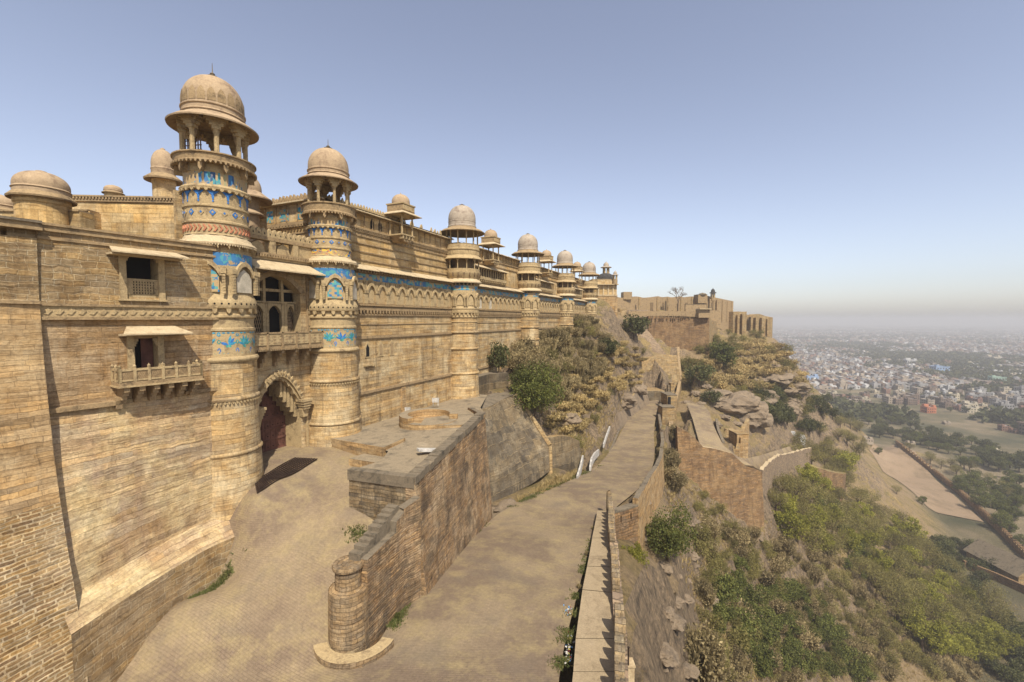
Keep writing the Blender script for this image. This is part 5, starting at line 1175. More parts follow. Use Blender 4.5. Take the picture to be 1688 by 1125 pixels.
# plateau behind the palace and ground near the camera (out of the picture)
for p in ((-40, 30, -4), (-60, 60, -2), (-45, 100, -2), (-60, 150, 0), (-100, 50, -2), (-100, 120, 0), (-60, 220, 1), (-120, 250, 1), (-40, 5, -9), (-60, -20, -8), (-20, -30, -12), (0, -30, -14), (15, -30, -20), (12, 0, -18), (30, -30, -36), (50, -10, -52), (80, -30, -80), (35, 20, -46), (-20, 230, 1), (10, 300, -2), (-20, 330, -3)): CT.append(p)
for p in ((60, 20, -62), (110, 10, -92), (160, 0, -95), (170, 80, -94), (200, 150, -93), (230, 230, -94), (180, 300, -94), (220, 380, -95), (60, 420, -88), (100, 380, -94), (0, 450, -30), (150, 450, -95), (-200, 300, 0), (-200, 0, -2), (60, -100, -90), (150, -100, -95), (300, 100, -95), (300, 300, -95), (100, 330, -94), (130, 280, -95)): CT.append(p)
fh = rbf(CT, 2.5)
def grow(a, b, s0, far, k):
    v = [a]; s = s0
    core = list(np.arange(a, b+.01, s0)); s = s0; x = b
    while x < far: s *= k; x += s; core.append(x)
    s = s0; x = a; lo = []
    while x > -far: s *= k; x -= s; lo.append(x)
    return np.array(lo[::-1]+core)
gx = grow(-45, 160, .75, 30000, 1.11); gy = grow(5, 270, .85, 30000, 1.11)
GX_, GY_ = np.meshgrid(gx, gy)
def fbm(X, Y, s, o, oct=4, seed=0.0):
    Z = np.zeros(X.shape); a = 1
    rs = np.random.RandomState(int(seed*10)+5)
    for k in range(oct):
        f = s*2**k
        # value noise on a lattice
        xi = np.floor(X*f).astype(int); yi = np.floor(Y*f).astype(int); fx = X*f-xi; fy = Y*f-yi
        T = rs.rand(256, 256); g = lambda i, j: T[i % 256, j % 256]
        fx = fx*fx*(3-2*fx); fy = fy*fy*(3-2*fy)
        Z += a*((g(xi, yi)*(1-fx)+g(xi+1, yi)*fx)*(1-fy)+(g(xi, yi+1)*(1-fx)+g(xi+1, yi+1)*fx)*fy-.5); a *= .5
    return Z*o
road_d = np.array([r[0] for r in RR]); road_v = np.array([r[1] for r in RR])
def hill(X, Y):
    X = np.asarray(X, float); Y = np.asarray(Y, float)
    near = (X > -330) & (X < 420) & (Y > -330) & (Y < 620)
    Z = np.full(X.shape, ZP); Z[near] = fh(X[near], Y[near])
    cx, cy = 40, 150
    Rr = np.hypot((X-cx)/1.0, (Y-cy)/1.3); w = np.clip((Rr-200)/130, 0, 1); w = w*w*(3-2*w)
    east = np.clip((X-150)/60, 0, 1); w = np.maximum(w, east*east)
    back = np.clip((-X-20)/60, 0, 1); w = w*(1-back*np.clip((700-Rr)/300, 0, 1))
    Z = Z*(1-w)+ZP*w
    Z = np.maximum(Z, ZP)
    amp = np.clip((Z-ZP)/30, 0, 1)
    C_ = np.array([c[:2] for c in CT]); dm = np.full(X.shape, 1e9)
    for c_ in C_: dm = np.minimum(dm, np.hypot(X-c_[0], Y-c_[1]))
    loc = np.clip(dm/8, .3, 1)
    rough = np.abs(fbm(X, Y, .11, 2.6, 5, 1))+np.abs(fbm(X, Y, .45, .9, 3, 7))*1.2+fbm(X, Y, .035, 2.0, 3, 2)*.6
    D = X*FH[0]+Y*FH[1]
    Z = Z+amp*((rough-1.1)*np.clip(D/70, .3, 1.5)*loc-.35)
    Z = Z+(1-amp)*fbm(X, Y, .01, 1.2, 3, 3)*np.clip(1-Rr/900, 0, 1)
    # roads cut into it
    near = (D > 3) & (D < 140)
    zr = np.interp(D, [4, 12, 19, 24.8, 34, 40, 46.5, 52.5, 64.5, 78, 92, 105, 122, 135], [zroad(t) for t in (4, 12, 19, 24.8, 34, 40, 46.5, 52.5, 64.5, 78, 92, 105, 122, 135)])
    LAT = X*_R[0]+Y*_R[1]
    dl = np.interp(D, road_d, road_v[:, 0]*_R[0]+road_v[:, 1]*_R[1]); dr = np.interp(D, road_d, road_v[:, 2]*_R[0]+road_v[:, 3]*_R[1])
    out = np.maximum(dl-LAT, LAT-dr)                      # distance outside the road
    m = near & (out < 1.4)
    Z = np.where(m, np.minimum(Z, zr-.35+np.clip(out, 0, 9)*.2), Z)
    m2 = near & (out >= 1.4) & (LAT < dl) & (D > 44)
    Z = np.where(m2, np.maximum(Z, zr-.2), Z)
    # gate ramp, terrace and palace ground
    m3 = (X < dlx(Y)) & (Y < 29) & (Y > -40)
    Z = np.where(m3, np.minimum(Z, -18.0), Z)
    m4 = (X > -34) & (X < 0) & (Y > 10) & (Y < 47) & (LAT < dl)
    Z = np.where(m4, np.minimum(Z, -12.5), Z)
    m5 = (D < 23) & (LAT < dr+2)
    Z = np.where(m5, np.minimum(Z, -18), Z)
    o2 = LAT-dr
    Z = np.where((D > 3) & (D < 39) & (o2 > 1.0) & (o2 < 12), np.minimum(Z, zr-1.3-np.clip(o2-2.4, 0, 9)*.75), Z)
    Z = np.where((D >= 39) & (D < 62) & (o2 > .6) & (o2 < 10), np.minimum(Z, zr-3.4-np.clip(o2-1, 0, 9)*.7), Z)
    Z = np.where((X > -30) & (Y > 47) & (Y < 60) & (X < -18), np.minimum(Z, -9.6), Z)
    for (x_, y_, z_, rad) in CLAMP:
        near = (np.abs(X-x_) < rad) & (np.abs(Y-y_) < rad)
        Z = np.where(near, np.minimum(Z, z_), Z)
    return Z
LR = [(1131, 664, 1160, 668, 124), (1136, 676, 1170, 680, 116), (1142, 692, 1174, 696, 109), (1147, 710, 1182, 714, 103), (1152, 728, 1192, 734, 98), (1158, 742, 1212, 750, 94.5), (1170, 762, 1240, 768, 92), (1200, 790, 1254, 776, 93)]
LR2 = [(1212, 752, 1232, 790, 95), (1228, 756, 1248, 782, 101), (1250, 752, 1262, 768, 112), (1270, 746, 1280, 758, 125), (1295, 738, 1303, 748, 145), (1316, 731, 1328, 740, 165)]
CLAMP = []
for rows_ in (LR, LR2):
    for i in range(len(rows_)-1):
        for k in range(8):
            q_ = [lerp(rows_[i][j], rows_[i+1][j], k/8) for j in range(5)]
            for t in (0, .2, .4, .6, .8, 1): p_ = at(q_[0], q_[1], q_[4]).lerp(at(q_[2], q_[3], q_[4]), t); CLAMP.append((p_.x, p_.y, p_.z-.45, 1.5))
for L_, dz_, rad in (([(1109, 705, 96), (1110, 690, 108), (1113, 668, 122), (1121, 640, 140), (1124, 620, 150), (1122, 600, 160), (1120, 572, 170)], 3.2, 3.0), ([(1092, 672, 106), (1112, 672, 106), (1116, 652, 118)], 3.5, 3.5), ([(1062, 645, 129), (1098, 646, 131)], 2.5, 3), ([(1060, 610, 142), (1074, 590, 146), (1095, 585, 148), (1116, 586, 150)], .5, 2.5), ([(1213, 716, 103), (1234, 716, 103)], 4, 3.5)):
    for i in range(len(L_)-1):
        for k in range(14): p_ = at(*[lerp(L_[i][j], L_[i+1][j], k/14) for j in range(3)]); CLAMP.append((p_.x, p_.y, p_.z-dz_, rad))
for L_ in ([(1116, 745, 89), (1133, 760, 89), (1147, 772, 89), (1159, 782, 89), (1179, 800, 90), (1207, 820, 91), (1224, 832, 92), (1240, 842, 92.5), (1256, 862, 93)],):
    for i in range(len(L_)-1):
        for k in range(6):
            q_ = [lerp(L_[i][j], L_[i+1][j], k/6) for j in range(3)]; z_ = at(*q_).z
            for o_ in (0, 1.5, 3, 5, 7, 9, 12): p_ = at(q_[0], q_[1], q_[2]-o_); CLAMP.append((p_.x, p_.y, z_-.2-o_*.35, 1.6))
def dlx(Y): return np.interp(Y, sy, sx_)+.6
ZZ = hill(GX_, GY_)
b = MB(); nx_, ny_ = len(gx), len(gy)
me = bpy.data.meshes.new('ground'); V = np.stack([GX_, GY_, ZZ], -1).reshape(-1, 3)
I = np.arange(nx_*ny_).reshape(ny_, nx_); F = np.stack([I[:-1, :-1], I[:-1, 1:], I[1:, 1:], I[1:, :-1]], -1).reshape(-1, 4)
me.vertices.add(len(V)); me.vertices.foreach_set('co', V.ravel()); me.loops.add(F.size); me.loops.foreach_set('vertex_index', F.ravel().astype(np.int32))
me.polygons.add(len(F)); me.polygons.foreach_set('loop_start', np.arange(0, F.size, 4, dtype=np.int32)); me.polygons.foreach_set('loop_total', np.full(len(F), 4, np.int32)); me.update(calc_edges=True)
me.polygons.foreach_set('use_smooth', [True]*len(F)); me.materials.append(HILL)
ground = bpy.data.objects.new('ground', me); col.objects.link(ground); tag(ground, None, None, None, 'structure')
from mathutils.bvhtree import BVHTree
bvh = BVHTree.FromPolygons([tuple(v) for v in V], [tuple(int(i) for i in f) for f in F if V[f[0]][0] > -300 and V[f[0]][0] < 900 and V[f[0]][1] > -100 and V[f[0]][1] < 1500])
def ghit(px, py):
    r = ray(px, py).normalized(); h = bvh.ray_cast(Vector((0, 0, 0)), r, 4000); return h[0]
def gz(x, y):
    h = bvh.ray_cast(Vector((x, y, 200)), Vector((0, 0, -1)), 600); return h[0].z if h[0] else ZP
def wpx(L, drop=0):
    out = []
    for px, yt, yb, d in L:
        t = at(px, yt, d); out.append((t.x, t.y, zrow(t.x, t.y, yb)-drop, t.z))
    return out
def solid_wall(name, L, thick, mats, label, cat='wall', side=1, batter=0, drop=1.5, rough=0, step=1.5, mer=None, seed=1, parent=None, group=None, mt=1):
    P = wpx(L, drop); rng = random.Random(seed)
    if rough: P = jitter_top(P, step, rough, rng)
    b = MB(); wall_path(b, P, thick, 0, side, mt, batter)
    if mer:
        w, gap, h, t = mer
        for i in range(len(P)-1):
            a, e = P[i], P[i+1]; l = math.hypot(e[0]-a[0], e[1]-a[1]); n = max(1, int(l/(w+gap))); Mm = frame((a[0], a[1], 0), (e[0]-a[0], e[1]-a[1]))
            for k in range(n):
                x = l*k/n; z = lerp(a[3], e[3], k/n)-.05; hh = h*rng.uniform(.85, 1.05)
                b.prism(Mm, [(x, z), (x+w, z), (x+w, z+hh*.6), (x+w*.75, z+hh*.9), (x+w*.5, z+hh), (x+w*.25, z+hh*.9), (x, z+hh*.6)], 0 if side == 1 else -t, t if side == 1 else 0, 0)
    if parent: return under(b.build(name, mats), parent)
    o = b.build(name, mats); tag(o, label, cat, group); 
    return o
# dark plastered retaining wall below the palace terrace
def surf(name, rows, mats, label=None, cat=None, kind=None, smooth=False, sub=1, noise_=0, parent=None):
    b = MB(); R_ = []
    for r in rows: R_.append([at(*p) for p in r])
    if sub > 1:
        def dens(A, n):
            out = []
            for i in range(len(A)-1):
                for k in range(n): out.append(A[i]+(A[i+1]-A[i])*(k/n))
            return out+[A[-1]]
        R_ = [dens(r, sub) for r in R_]; T = list(map(list, zip(*R_))); T = [dens(c_, sub) for c_ in T]; R_ = list(map(list, zip(*T)))
    if noise_:
        for r in R_:
            for p in r: p += Vector([mnoise.noise(p*.4+Vector((k*9, 0, 0)))*noise_ for k in range(3)])
    b.grid(R_, 0)
    o = b.build(name, mats, None, smooth)
    if parent: under(o, parent)
    else: tag(o, label, cat, None, kind)
    return o
rt = wthing('retaining_wall', tuple(at(850, 790, 50))[:2]+(-18,), 'dark weathered plaster retaining wall leaning below the terrace corner', 'wall')
surf('plaster_face', [[(793, 676, 49.5), (812, 668, 52), (830, 658, 55), (850, 650, 58)], [(797, 735, 46.5), (822, 730, 49), (852, 716, 53), (884, 700, 57)], [(799, 790, 45), (830, 778, 47.5), (870, 762, 51.5), (906, 735, 55)], [(800, 845, 44), (833, 822, 47), (872, 800, 51), (907, 776, 54)]], [CONC], parent=rt, sub=4, noise_=.15)
b = MB(); 
ee = [at(850, 650, 58), at(884, 700, 57), at(906, 735, 55), at(907, 790, 54)]
for i in range(3): b.tube(ee[i], ee[i+1], .35, .35, 6)
under(b.build('edge_coping', [S_TAN]), rt)
surf('top_slab', [[(793, 676, 49.5), (812, 668, 52), (830, 658, 55), (850, 650, 58)], [(780, 668, 51), (795, 655, 54), (815, 648, 58), (838, 645, 61)]], [SLABTOP], parent=rt)
solid_wall('grey_block', [(788, 622, 662, 57), (806, 617, 655, 60), (838, 615, 650, 62)], 2.5, [CONC, SLABTOP], 'square dark plaster block standing above the retaining wall beside the palace tower', 'wall', rough=0)
solid_wall('curved_wall', [(903, 722, 778, 56), (920, 718, 772, 56.5), (938, 720, 768, 58), (955, 727, 768, 60)], .8, [CONC, S_TAN], 'short dark curved retaining wall at the foot of the dry grass slope', 'wall', batter=.6, rough=.1)
# white limewashed parapets of the wayside steps
for L, lab in (([(953, 785, 796, 54), (958, 768, 780, 57), (962, 751, 760, 60)], 'short white limewashed parapet nearest the dark curved wall'),
               ([(974, 770, 783, 59), (976, 756, 768, 61), (981, 747, 757, 64), (988, 741, 749, 68)], 'white limewashed bent parapet in the middle of the three by the road'),
               ([(996, 732, 737, 72), (1001, 716, 721, 78), (1006, 703, 707, 83)], 'long thin white parapet farthest up beside the road')):
    solid_wall('white_parapet', L, .22, [WHITE, WHITE], lab, 'parapet', drop=.15, group='white parapets on the left of the road')
o = solid_wall('road_kerb_wall', [(1003, 752, 762, 72), (1012, 734, 745, 79), (1019, 715, 727, 90), (1030, 695, 705, 104)], .4, [S_GREY, SLABTOP], 'low dark kerb wall along the left edge of the far road', 'wall', rough=.1)
solid_wall('dry_stone_bank', [(1012, 690, 735, 92), (1025, 672, 705, 104), (1040, 655, 690, 114), (1057, 640, 672, 124), (1063, 636, 668, 127)], 1.5, [ROCK, S_TAN], 'ochre and grey stone bank along the left side of the far road', 'wall', batter=2.2, rough=.5, step=2)
# ---- parapet and walkway right of the near road
wk = wthing('walkway', tuple(at(985, 1000, 24)[:2])+(-16,), 'broad flat-topped walkway wall along the right edge of the near road', 'walkway')
WL = [(925, 1400, 13), (945, 1190, 18), (949, 1125, 20.3), (960, 1020, 24.7), (971, 942, 29.5), (976, 903, 33), (985, 841, 41)]
WRr = [(1012, 1400, 13), (1010, 1190, 18), (1011, 1125, 20.3), (1006, 1032, 24.4), (1004, 942, 29.5), (1000, 903, 33), (1001, 841, 41)]
def zof(d, add=.55): return zroad(d)+add
Lp = [Vector((*edge(a[0], a[2])[:2], zof(a[2]))) for a in WL]; Rp = [Vector((*edge(a[0]+2, a[2])[:2], zof(a[2]))) for a in WRr]
b = MB(); n = len(Lp)
for i in range(n-1):
    m = max(2, int((Lp[i+1]-Lp[i]).length/1.6))
    for k in range(m):
        a, c = Lp[i].lerp(Lp[i+1], k/m), Lp[i].lerp(Lp[i+1], (k+1)/m-.004); e, f = Rp[i].lerp(Rp[i+1], k/m), Rp[i].lerp(Rp[i+1], (k+1)/m-.004); dz = Vector((0, 0, rng.uniform(-.015, .015)))
        b.face([a+dz, e+dz, f+dz, c+dz], 0); b.face([a+dz-Vector((0, 0, 2)), a+dz, c+dz, c+dz-Vector((0, 0, 2))], 1)
b.face([Lp[-1], Rp[-1], Rp[-1]-Vector((0, 0, 2)), Lp[-1]-Vector((0, 0, 2))], 1)
under(b.build('walkway_top', [WALK, S_GREY]), wk)
PR = wthing('crenellated_parapet', tuple(at(1010, 1000, 24)[:2])+(-17,), 'broken stone parapet with worn merlons along the cliff side of the walkway', 'parapet')
b = MB(); P = []
for v, a in zip(Rp, WRr): P.append((v.x, v.y, v.z-7, v.z+.5))
Pj = jitter_top(P, .5, .28, random.Random(5)); wall_path(b, Pj, .55, 0, -1, 1, batter=0)
under(b.build('parapet_wall', [RUBG, RUBG]), PR)
mb_ = MB(); mb_.prism(I4, [(-.33, 0), (.33, 0), (.36, .35), (.26, .62), (.1, .8), (-.08, .82), (-.27, .6), (-.36, .3)], -.45, .0); mo = None
acc = 0; rng = random.Random(9)
tot = [0]
for i in range(1, len(P)): tot.append(tot[-1]+math.hypot(P[i][0]-P[i-1][0], P[i][1]-P[i-1][1]))
s = .5
while s < tot[-1]-1.5:
    i = max(k for k in range(len(tot)-1) if tot[k] <= s); t = (s-tot[i])/(tot[i+1]-tot[i]); q = [lerp(P[i][j], P[i+1][j], t) for j in range(4)]
    if not (8.5 < s < 10.0 or 15.5 < s < 17.5):
        if mo is None: mo = c = mb_.build('merlon', [S_GREY])
        else: c = mo.copy(); col.objects.link(c)
        c.location = (q[0], q[1], q[3]-.08); c.rotation_euler = (0, 0, math.atan2(P[i+1][1]-P[i][1], P[i+1][0]-P[i][0])); c.scale = (rng.uniform(.8, 1.05), rng.uniform(.8, 1.1), rng.uniform(.95, 1.5)); under(c, PR)
    s += 1.05
# stump pillar and brick block with two slots at the end of the walkway
pp_ = at(1004, 809, 41); b = MB(); zz0 = zroad(41)-2
b.lathe([(.3, 0), (.28, 1.5), (.24, pp_.z-zz0-.2), (.12, pp_.z-zz0)], 10); o = b.build('stump_pillar', [S_GREY], None, True); o.location = (pp_.x, pp_.y, zz0); tag(o, 'dark upright stone stump standing at the far end of the walkway', 'pillar')
bw = wthing('slotted_block', tuple(at(1030, 880, 42)[:2])+(-21,), 'brown masonry block with two arrow slots where the parapet turns', 'wall')
pa, pb = at(1011, 829, 40.8), at(1052, 833, 42.5); Ms = frame((pa.x, pa.y, 0), (pb.x-pa.x, pb.y-pa.y)); Ls = math.hypot(pb.x-pa.x, pb.y-pa.y)
b = MB(); zt = pb.z
panel(b, Ms, 0, Ls, zt-6.5, zt, [(Ls*.28, Ls*.34, zt-1.25, zt-.55), (Ls*.68, Ls*.74, zt-1.25, zt-.55)], 0, 0, 0, .5); b.box(Ms, 0, Ls, .5, .7, zt-6.5, zt-.02, 1); b.box(Ms, 0, Ls, -.03, .7, zt-.12, zt+.03, 1); b.box(Ms, 0, .3, -.02, .7, zt-1.6, zt-.14, 0)
for k in range(5): b.box(Ms, Ls*(.05+.2*k), Ls*(.05+.2*k)+.2, -.07, 0, zt-1.75, zt-1.6, 0)
under(b.build('front_face', [S_RED, SLABTOP]), bw)
PP = [(1052, 830, 915, 42.5), (1064, 812, 880, 46.5), (1075, 798, 850, 51.5), (1085, 782, 830, 57), (1092, 762, 800, 65), (1095, 738, 770, 77), (1092, 712, 745, 92), (1088, 692, 720, 108), (1091, 676, 700, 122)]
P = [(*edge(px, d)[:2], zroad(d)-(4.5 if d < 60 else 3), zroad(d)+1.15) for px, yt, yb, d in PP]
b = MB(); wall_path(b, jitter_top(P, 1.0, .14, random.Random(8)), .55, 0, 1, 1, batter=.3); o = b.build('roadside_parapet', [S_OR, SLABTOP]); tag(o, 'winding orange stone parapet along the cliff edge of the far road', 'parapet')
# green metal post & pale block at the very bottom
b = MB(); q = at(1036, 1068, 20.6); b.tube((0, 0, -4), (0, 0, 0), .04, .04, 8); b.tube((0, 0, 0), (0, 0, .03), .06, .06, 8); o = b.build('metal_post', [IRON]); o.location = q; tag(o, 'thin metal post rising beside the parapet at the bottom edge', 'post')
b = MB(); q = at(1031, 1094, 20.8); b.box(frame((0, 0, 0), (_R[0], _R[1])), -.38, .38, -.25, .25, -4, 0); b.box(frame((0, 0, 0), (_R[0], _R[1])), -.42, .42, -.29, .29, -.0, .08); o = b.build('stone_pedestal', [PALEST]); o.location = q; tag(o, 'pale square plastered pedestal outside the parapet at the bottom edge', 'pedestal')
# ---- gate ruin where the roads turn
solid_wall('spine_wall', [(1109, 705, 760, 96), (1110, 690, 735, 108), (1113, 668, 720, 122), (1121, 640, 690, 140), (1124, 620, 660, 150), (1122, 600, 640, 160), (1120, 572, 610, 170)], .9, [S_TAN, MOULD], 'narrow spine wall seen end on, climbing from the road turn towards the red fort wall', 'wall', rough=.5, step=2.5, side=1)
gh = wthing('gate_ruin', tuple(at(1108, 680, 110)[:2])+(-25,), 'small ruined sandstone gate block where the two roads meet', 'ruin')
b = MB()
def pbox(b, x0, x1, yt, yb, d, thick, m=0, mt=None):
    a, e = at(x0, yt, d), at(x1, yt, d); Mx = frame((a.x, a.y, 0), (e.x-a.x, e.y-a.y)); L = math.hypot(e.x-a.x, e.y-a.y); zb = zrow(a.x, a.y, yb)
    b.box(Mx, 0, L, 0, thick, zb, a.z, m)
    if mt is not None: b.box(Mx, -.1, L+.1, -.1, thick+.1, a.z-.02, a.z+.12, mt)
    return Mx, L, zb, a.z
pbox(b, 1092, 1112, 672, 720, 106, 3.0, 0, 1); pbox(b, 1100, 1116, 652, 700, 118, 5, 0, 1); pbox(b, 1106, 1112, 632, 670, 124, 2, 0); pbox(b, 1102, 1106, 655, 690, 117.6, .4, 2)
under(b.build('block', [S_TAN, SLABTOP, BLACK]), gh)
b = MB()                                                  # stepped dark wall with its merlons
for k in range(6): pbox(b, 1085+k*3.2, 1088.6+k*3.2, 668-k*6.5, 690, 126-k*.5, 1.0, 0)
under(b.build('stepped_wall', [S_GREY]), gh)
solid_wall('landing_wall', [(1062, 645, 672, 129), (1078, 645, 670, 131), (1098, 646, 668, 131)], 8, [CONC, S_TAN], 'dark faced landing wall closing the far end of the road', 'wall')
solid_wall('stone_revetment', [(1060, 610, 640, 142), (1074, 590, 640, 146), (1095, 585, 640, 148), (1116, 586, 640, 150)], 3, [S_TAN, S_TAN], 'coursed stone revetment under the sloping buttress', 'wall', batter=3, rough=.3)
# ---- sloping buttress and red fort wall
surf('sloping_buttress', [[(1034, 511, 178), (1052, 511, 178), (1070, 512, 178)], [(1035, 544, 177), (1052, 545, 176), (1069, 546, 174)], [(1044, 562, 172), (1062, 562, 168), (1084, 566, 165)], [(1070, 592, 160), (1085, 590, 158), (1100, 586, 156)], [(1072, 612, 158), (1086, 612, 156), (1104, 612, 154)]], [RUBG], 'pale rubble buttress sloping down to the right, left of the red brown wall', 'buttress', sub=3)
solid_wall('tall_pier', [(1022, 509, 570, 176), (1034, 510, 560, 179)], 2, [S_TAN, S_TAN], 'slim tan pier left of the sloping buttress', 'wall')
rwz = wthing('red_fort_wall', tuple(at(1120, 582, 172)[:2])+(-13,), 'red brown rectangular fort wall with battlement above, facing the road', 'wall')
b = MB(); P = wpx([(1069, 521, 592, 174), (1120, 521, 592, 174), (1169, 524, 590, 172)], 2); wall_path(b, P, 2, 0, 1, 1, .8); P = wpx([(1169, 524, 590, 172), (1177, 530, 575, 182), (1183, 530, 570, 200)], 2); wall_path(b, P, 2, 1, 1, 1); under(b.build('wall_face', [S_RED, S_TAN]), rwz)
b = MB(); P = wpx([(1036, 513, 521.5, 174.5), (1120, 513, 521.5, 173.5), (1169, 514, 524, 171.5)], 0); wall_path(b, P, 1.0, 0, 1, 1)
for i in range(30):
    p = at(1072+i*3.2, 522, 173); 
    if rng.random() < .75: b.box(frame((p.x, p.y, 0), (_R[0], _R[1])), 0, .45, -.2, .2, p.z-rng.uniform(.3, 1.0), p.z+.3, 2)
under(b.build('battlement', [MOULD, SLABTOP, SHADE]), rwz)
b = MB(); pbox(b, 1152, 1171, 511, 524, 170.5, 3, 0, 1); pbox(b, 1154, 1173, 509, 510.2, 169.5, 4, 1); under(b.build('balcony_bay', [MOULD, PALEST]), rwz)
# ---- upper palace ruins on the skyline
up = wthing('ruined_palace', tuple(at(1110, 512, 215)[:2])+(2,), 'long roofless tan palace wall on the skyline behind the red wall', 'ruin')
b = MB(); P = jitter_top(wpx([(1018, 490, 516, 205), (1100, 489, 514, 212), (1166, 489, 514, 214)], 2), 1.6, .45, rng); wall_path(b, P, 2, 0, 1, 1)
P = wpx([(1166, 488, 520, 213), (1190, 493, 530, 222), (1209, 497, 548, 232)], 4); wall_path(b, P, 3, 0, 1, 1)
for x in (1053, 1083, 1100, 1122, 1140, 1151): pbox(b, x, x+2.2, 490.5, 513, 204.5 if x < 1090 else 210, .6, 2)
for x in (1170, 1176, 1182, 1191, 1199, 1206): pbox(b, x, x+2, 493+(x-1170)*.12, 530, 208+(x-1166)*.55, .8, 0)
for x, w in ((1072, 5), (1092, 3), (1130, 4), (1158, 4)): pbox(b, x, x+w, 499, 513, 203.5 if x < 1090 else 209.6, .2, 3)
pbox(b, 1028, 1042, 481.5, 494, 205.5, 5, 0); pbox(b, 1151, 1166, 486, 500, 209, 5, 0, 1)
b2 = at(1158, 486, 210); b.lathe([(1.9, 0), (1.5, .5), (.1, .9)], 12, 1, c=(b2.x, b2.y), zz=b2.z)
pbox(b, 1130, 1165, 502, 515, 200, 1, 0, 1); pbox(b, 1168, 1188, 512, 540, 196, 2, 0)
under(b.build('masonry', [MOULD, SLABTOP, S_TAN, SHADE]), up)
def chhatri(px, yt, yb, d, w, name, label, dark=None, eavew=1.5):
    t, e = at(px, yt, d), at(px, yb, d); H = t.z-e.z; o = empty(name, e); o.location = e; tag(o, label, 'pavilion'); q = MB(); q0 = None
    for k in range(6):
        a = k*math.pi/3+.3; c_ = MB(); c_.lathe([(w*.11, 0), (w*.09, H*.5)], 6)
        if q0 is None: q0 = c = c_.build('pillar', [CARV], o)
        else: c = q0.copy(); col.objects.link(c); c.parent = o
        c.location = (w*.42*math.cos(a), w*.42*math.sin(a), 0)
    q.lathe([(.01, H*.48), (w*.5*eavew, H*.46), (w*.5*eavew, H*.5), (w*.45, H*.6)]+dome_prof(w*.42, H*.3, H*.6), 20); q.lathe([(w*.1, H*.9), (w*.04, H*.95), (.01, H*1.05)], 8); q.build('dome', [dark or DOMEG], o, True)
    q = MB(); q.lathe([(w*.55, -1.5), (w*.55, 0), (.01, 0)], 16); q.build('base', [MOULD], o)
chhatri(1175, 475, 491, 212, 2.1, 'skyline_kiosk', 'tiny pillared kiosk with dark dome above the ruined palace corner', DARKDOME)
# ---- dark domed pavilion at the far end of the palace front
dp = wthing('dark_domed_pavilion', tuple(at(1000, 510, 134)[:2])+(-5,), 'square sandstone pavilion with black metal dome, past the last round tower', 'pavilion')
b = MB(); Mx, Lx, zb, zt = pbox(b, 976, 1017, 461, 492, 134, 8, 0, 1); pbox(b, 972, 1020, 468.5, 469.6, 133, 10, 1); pbox(b, 974, 1018, 486, 488, 133.6, 9, 1)
pbox(b, 962, 1018, 489, 575, 133.4, 9, 2); pbox(b, 1002.5, 1008, 528, 558, 133.1, .4, 3); pbox(b, 999, 1002.5, 524, 560, 132.6, .8, 2); pbox(b, 1008.5, 1012, 524, 560, 132.6, .8, 2)
for k in range(5): pbox(b, 978+k*8, 980+k*8, 470, 486, 133.8, .3, 1)
under(b.build('block', [S_UP, PALEST, S_OR, BLACK]), dp)
c0 = at(998, 461, 138); b = MB(); b.lathe(dome_prof(2.6, 1.9, 0, 8), 24, c=(c0.x, c0.y), zz=c0.z); under(b.build('dome', [DARKDOME], None, True), dp)
chhatri(999, 431, 451, 138, 2.0, 'rooftop_kiosk', 'slender open kiosk standing on the black metal dome', None, 1.7)
chhatri(1014, 446, 461, 133.6, 1.3, 'corner_kiosk', 'smallest kiosk at the right corner of the dark domed pavilion')
solid_wall('broken_wall', [(1018, 512, 560, 142), (1026, 520, 565, 150), (1034, 512, 560, 170)], 1.5, [S_TAN, S_TAN], 'broken brown wall stub between pavilion and sloping buttress', 'wall', rough=1.0, step=2)
# ---- ruined walls on the spur to the right
solid_wall('spur_wall', [(1209, 514, 560, 226), (1231, 514, 560, 230)], 3, [S_TAN, MOULD], 'square buttressed tan wall on the spur just right of the skyline ruin', 'wall', rough=.3, drop=3)
solid_wall('spur_wall', [(1231, 519, 556, 234), (1252, 518, 556, 238), (1273, 523, 552, 240), (1274, 524, 560, 262)], 3, [S_TAN, MOULD], 'last crumbling wall at the right tip of the spur', 'wall', rough=.5, step=3, drop=4)
b = MB()
for x, y0, y1, d in ((1216, 520, 566, 225), (1224, 518, 566, 226), (1238, 523, 560, 231), (1246, 524, 575, 233), (1256, 524, 556, 236), (1265, 526, 552, 238)): pbox(b, x, x+3.5, y0, y1, d, 2.5, 0)
o = b.build('spur_buttress', [S_TAN]); under(o, tag(empty('buttress_row', at(1240, 550, 231)), 'row of leaning buttresses against the spur walls', 'buttresses'))
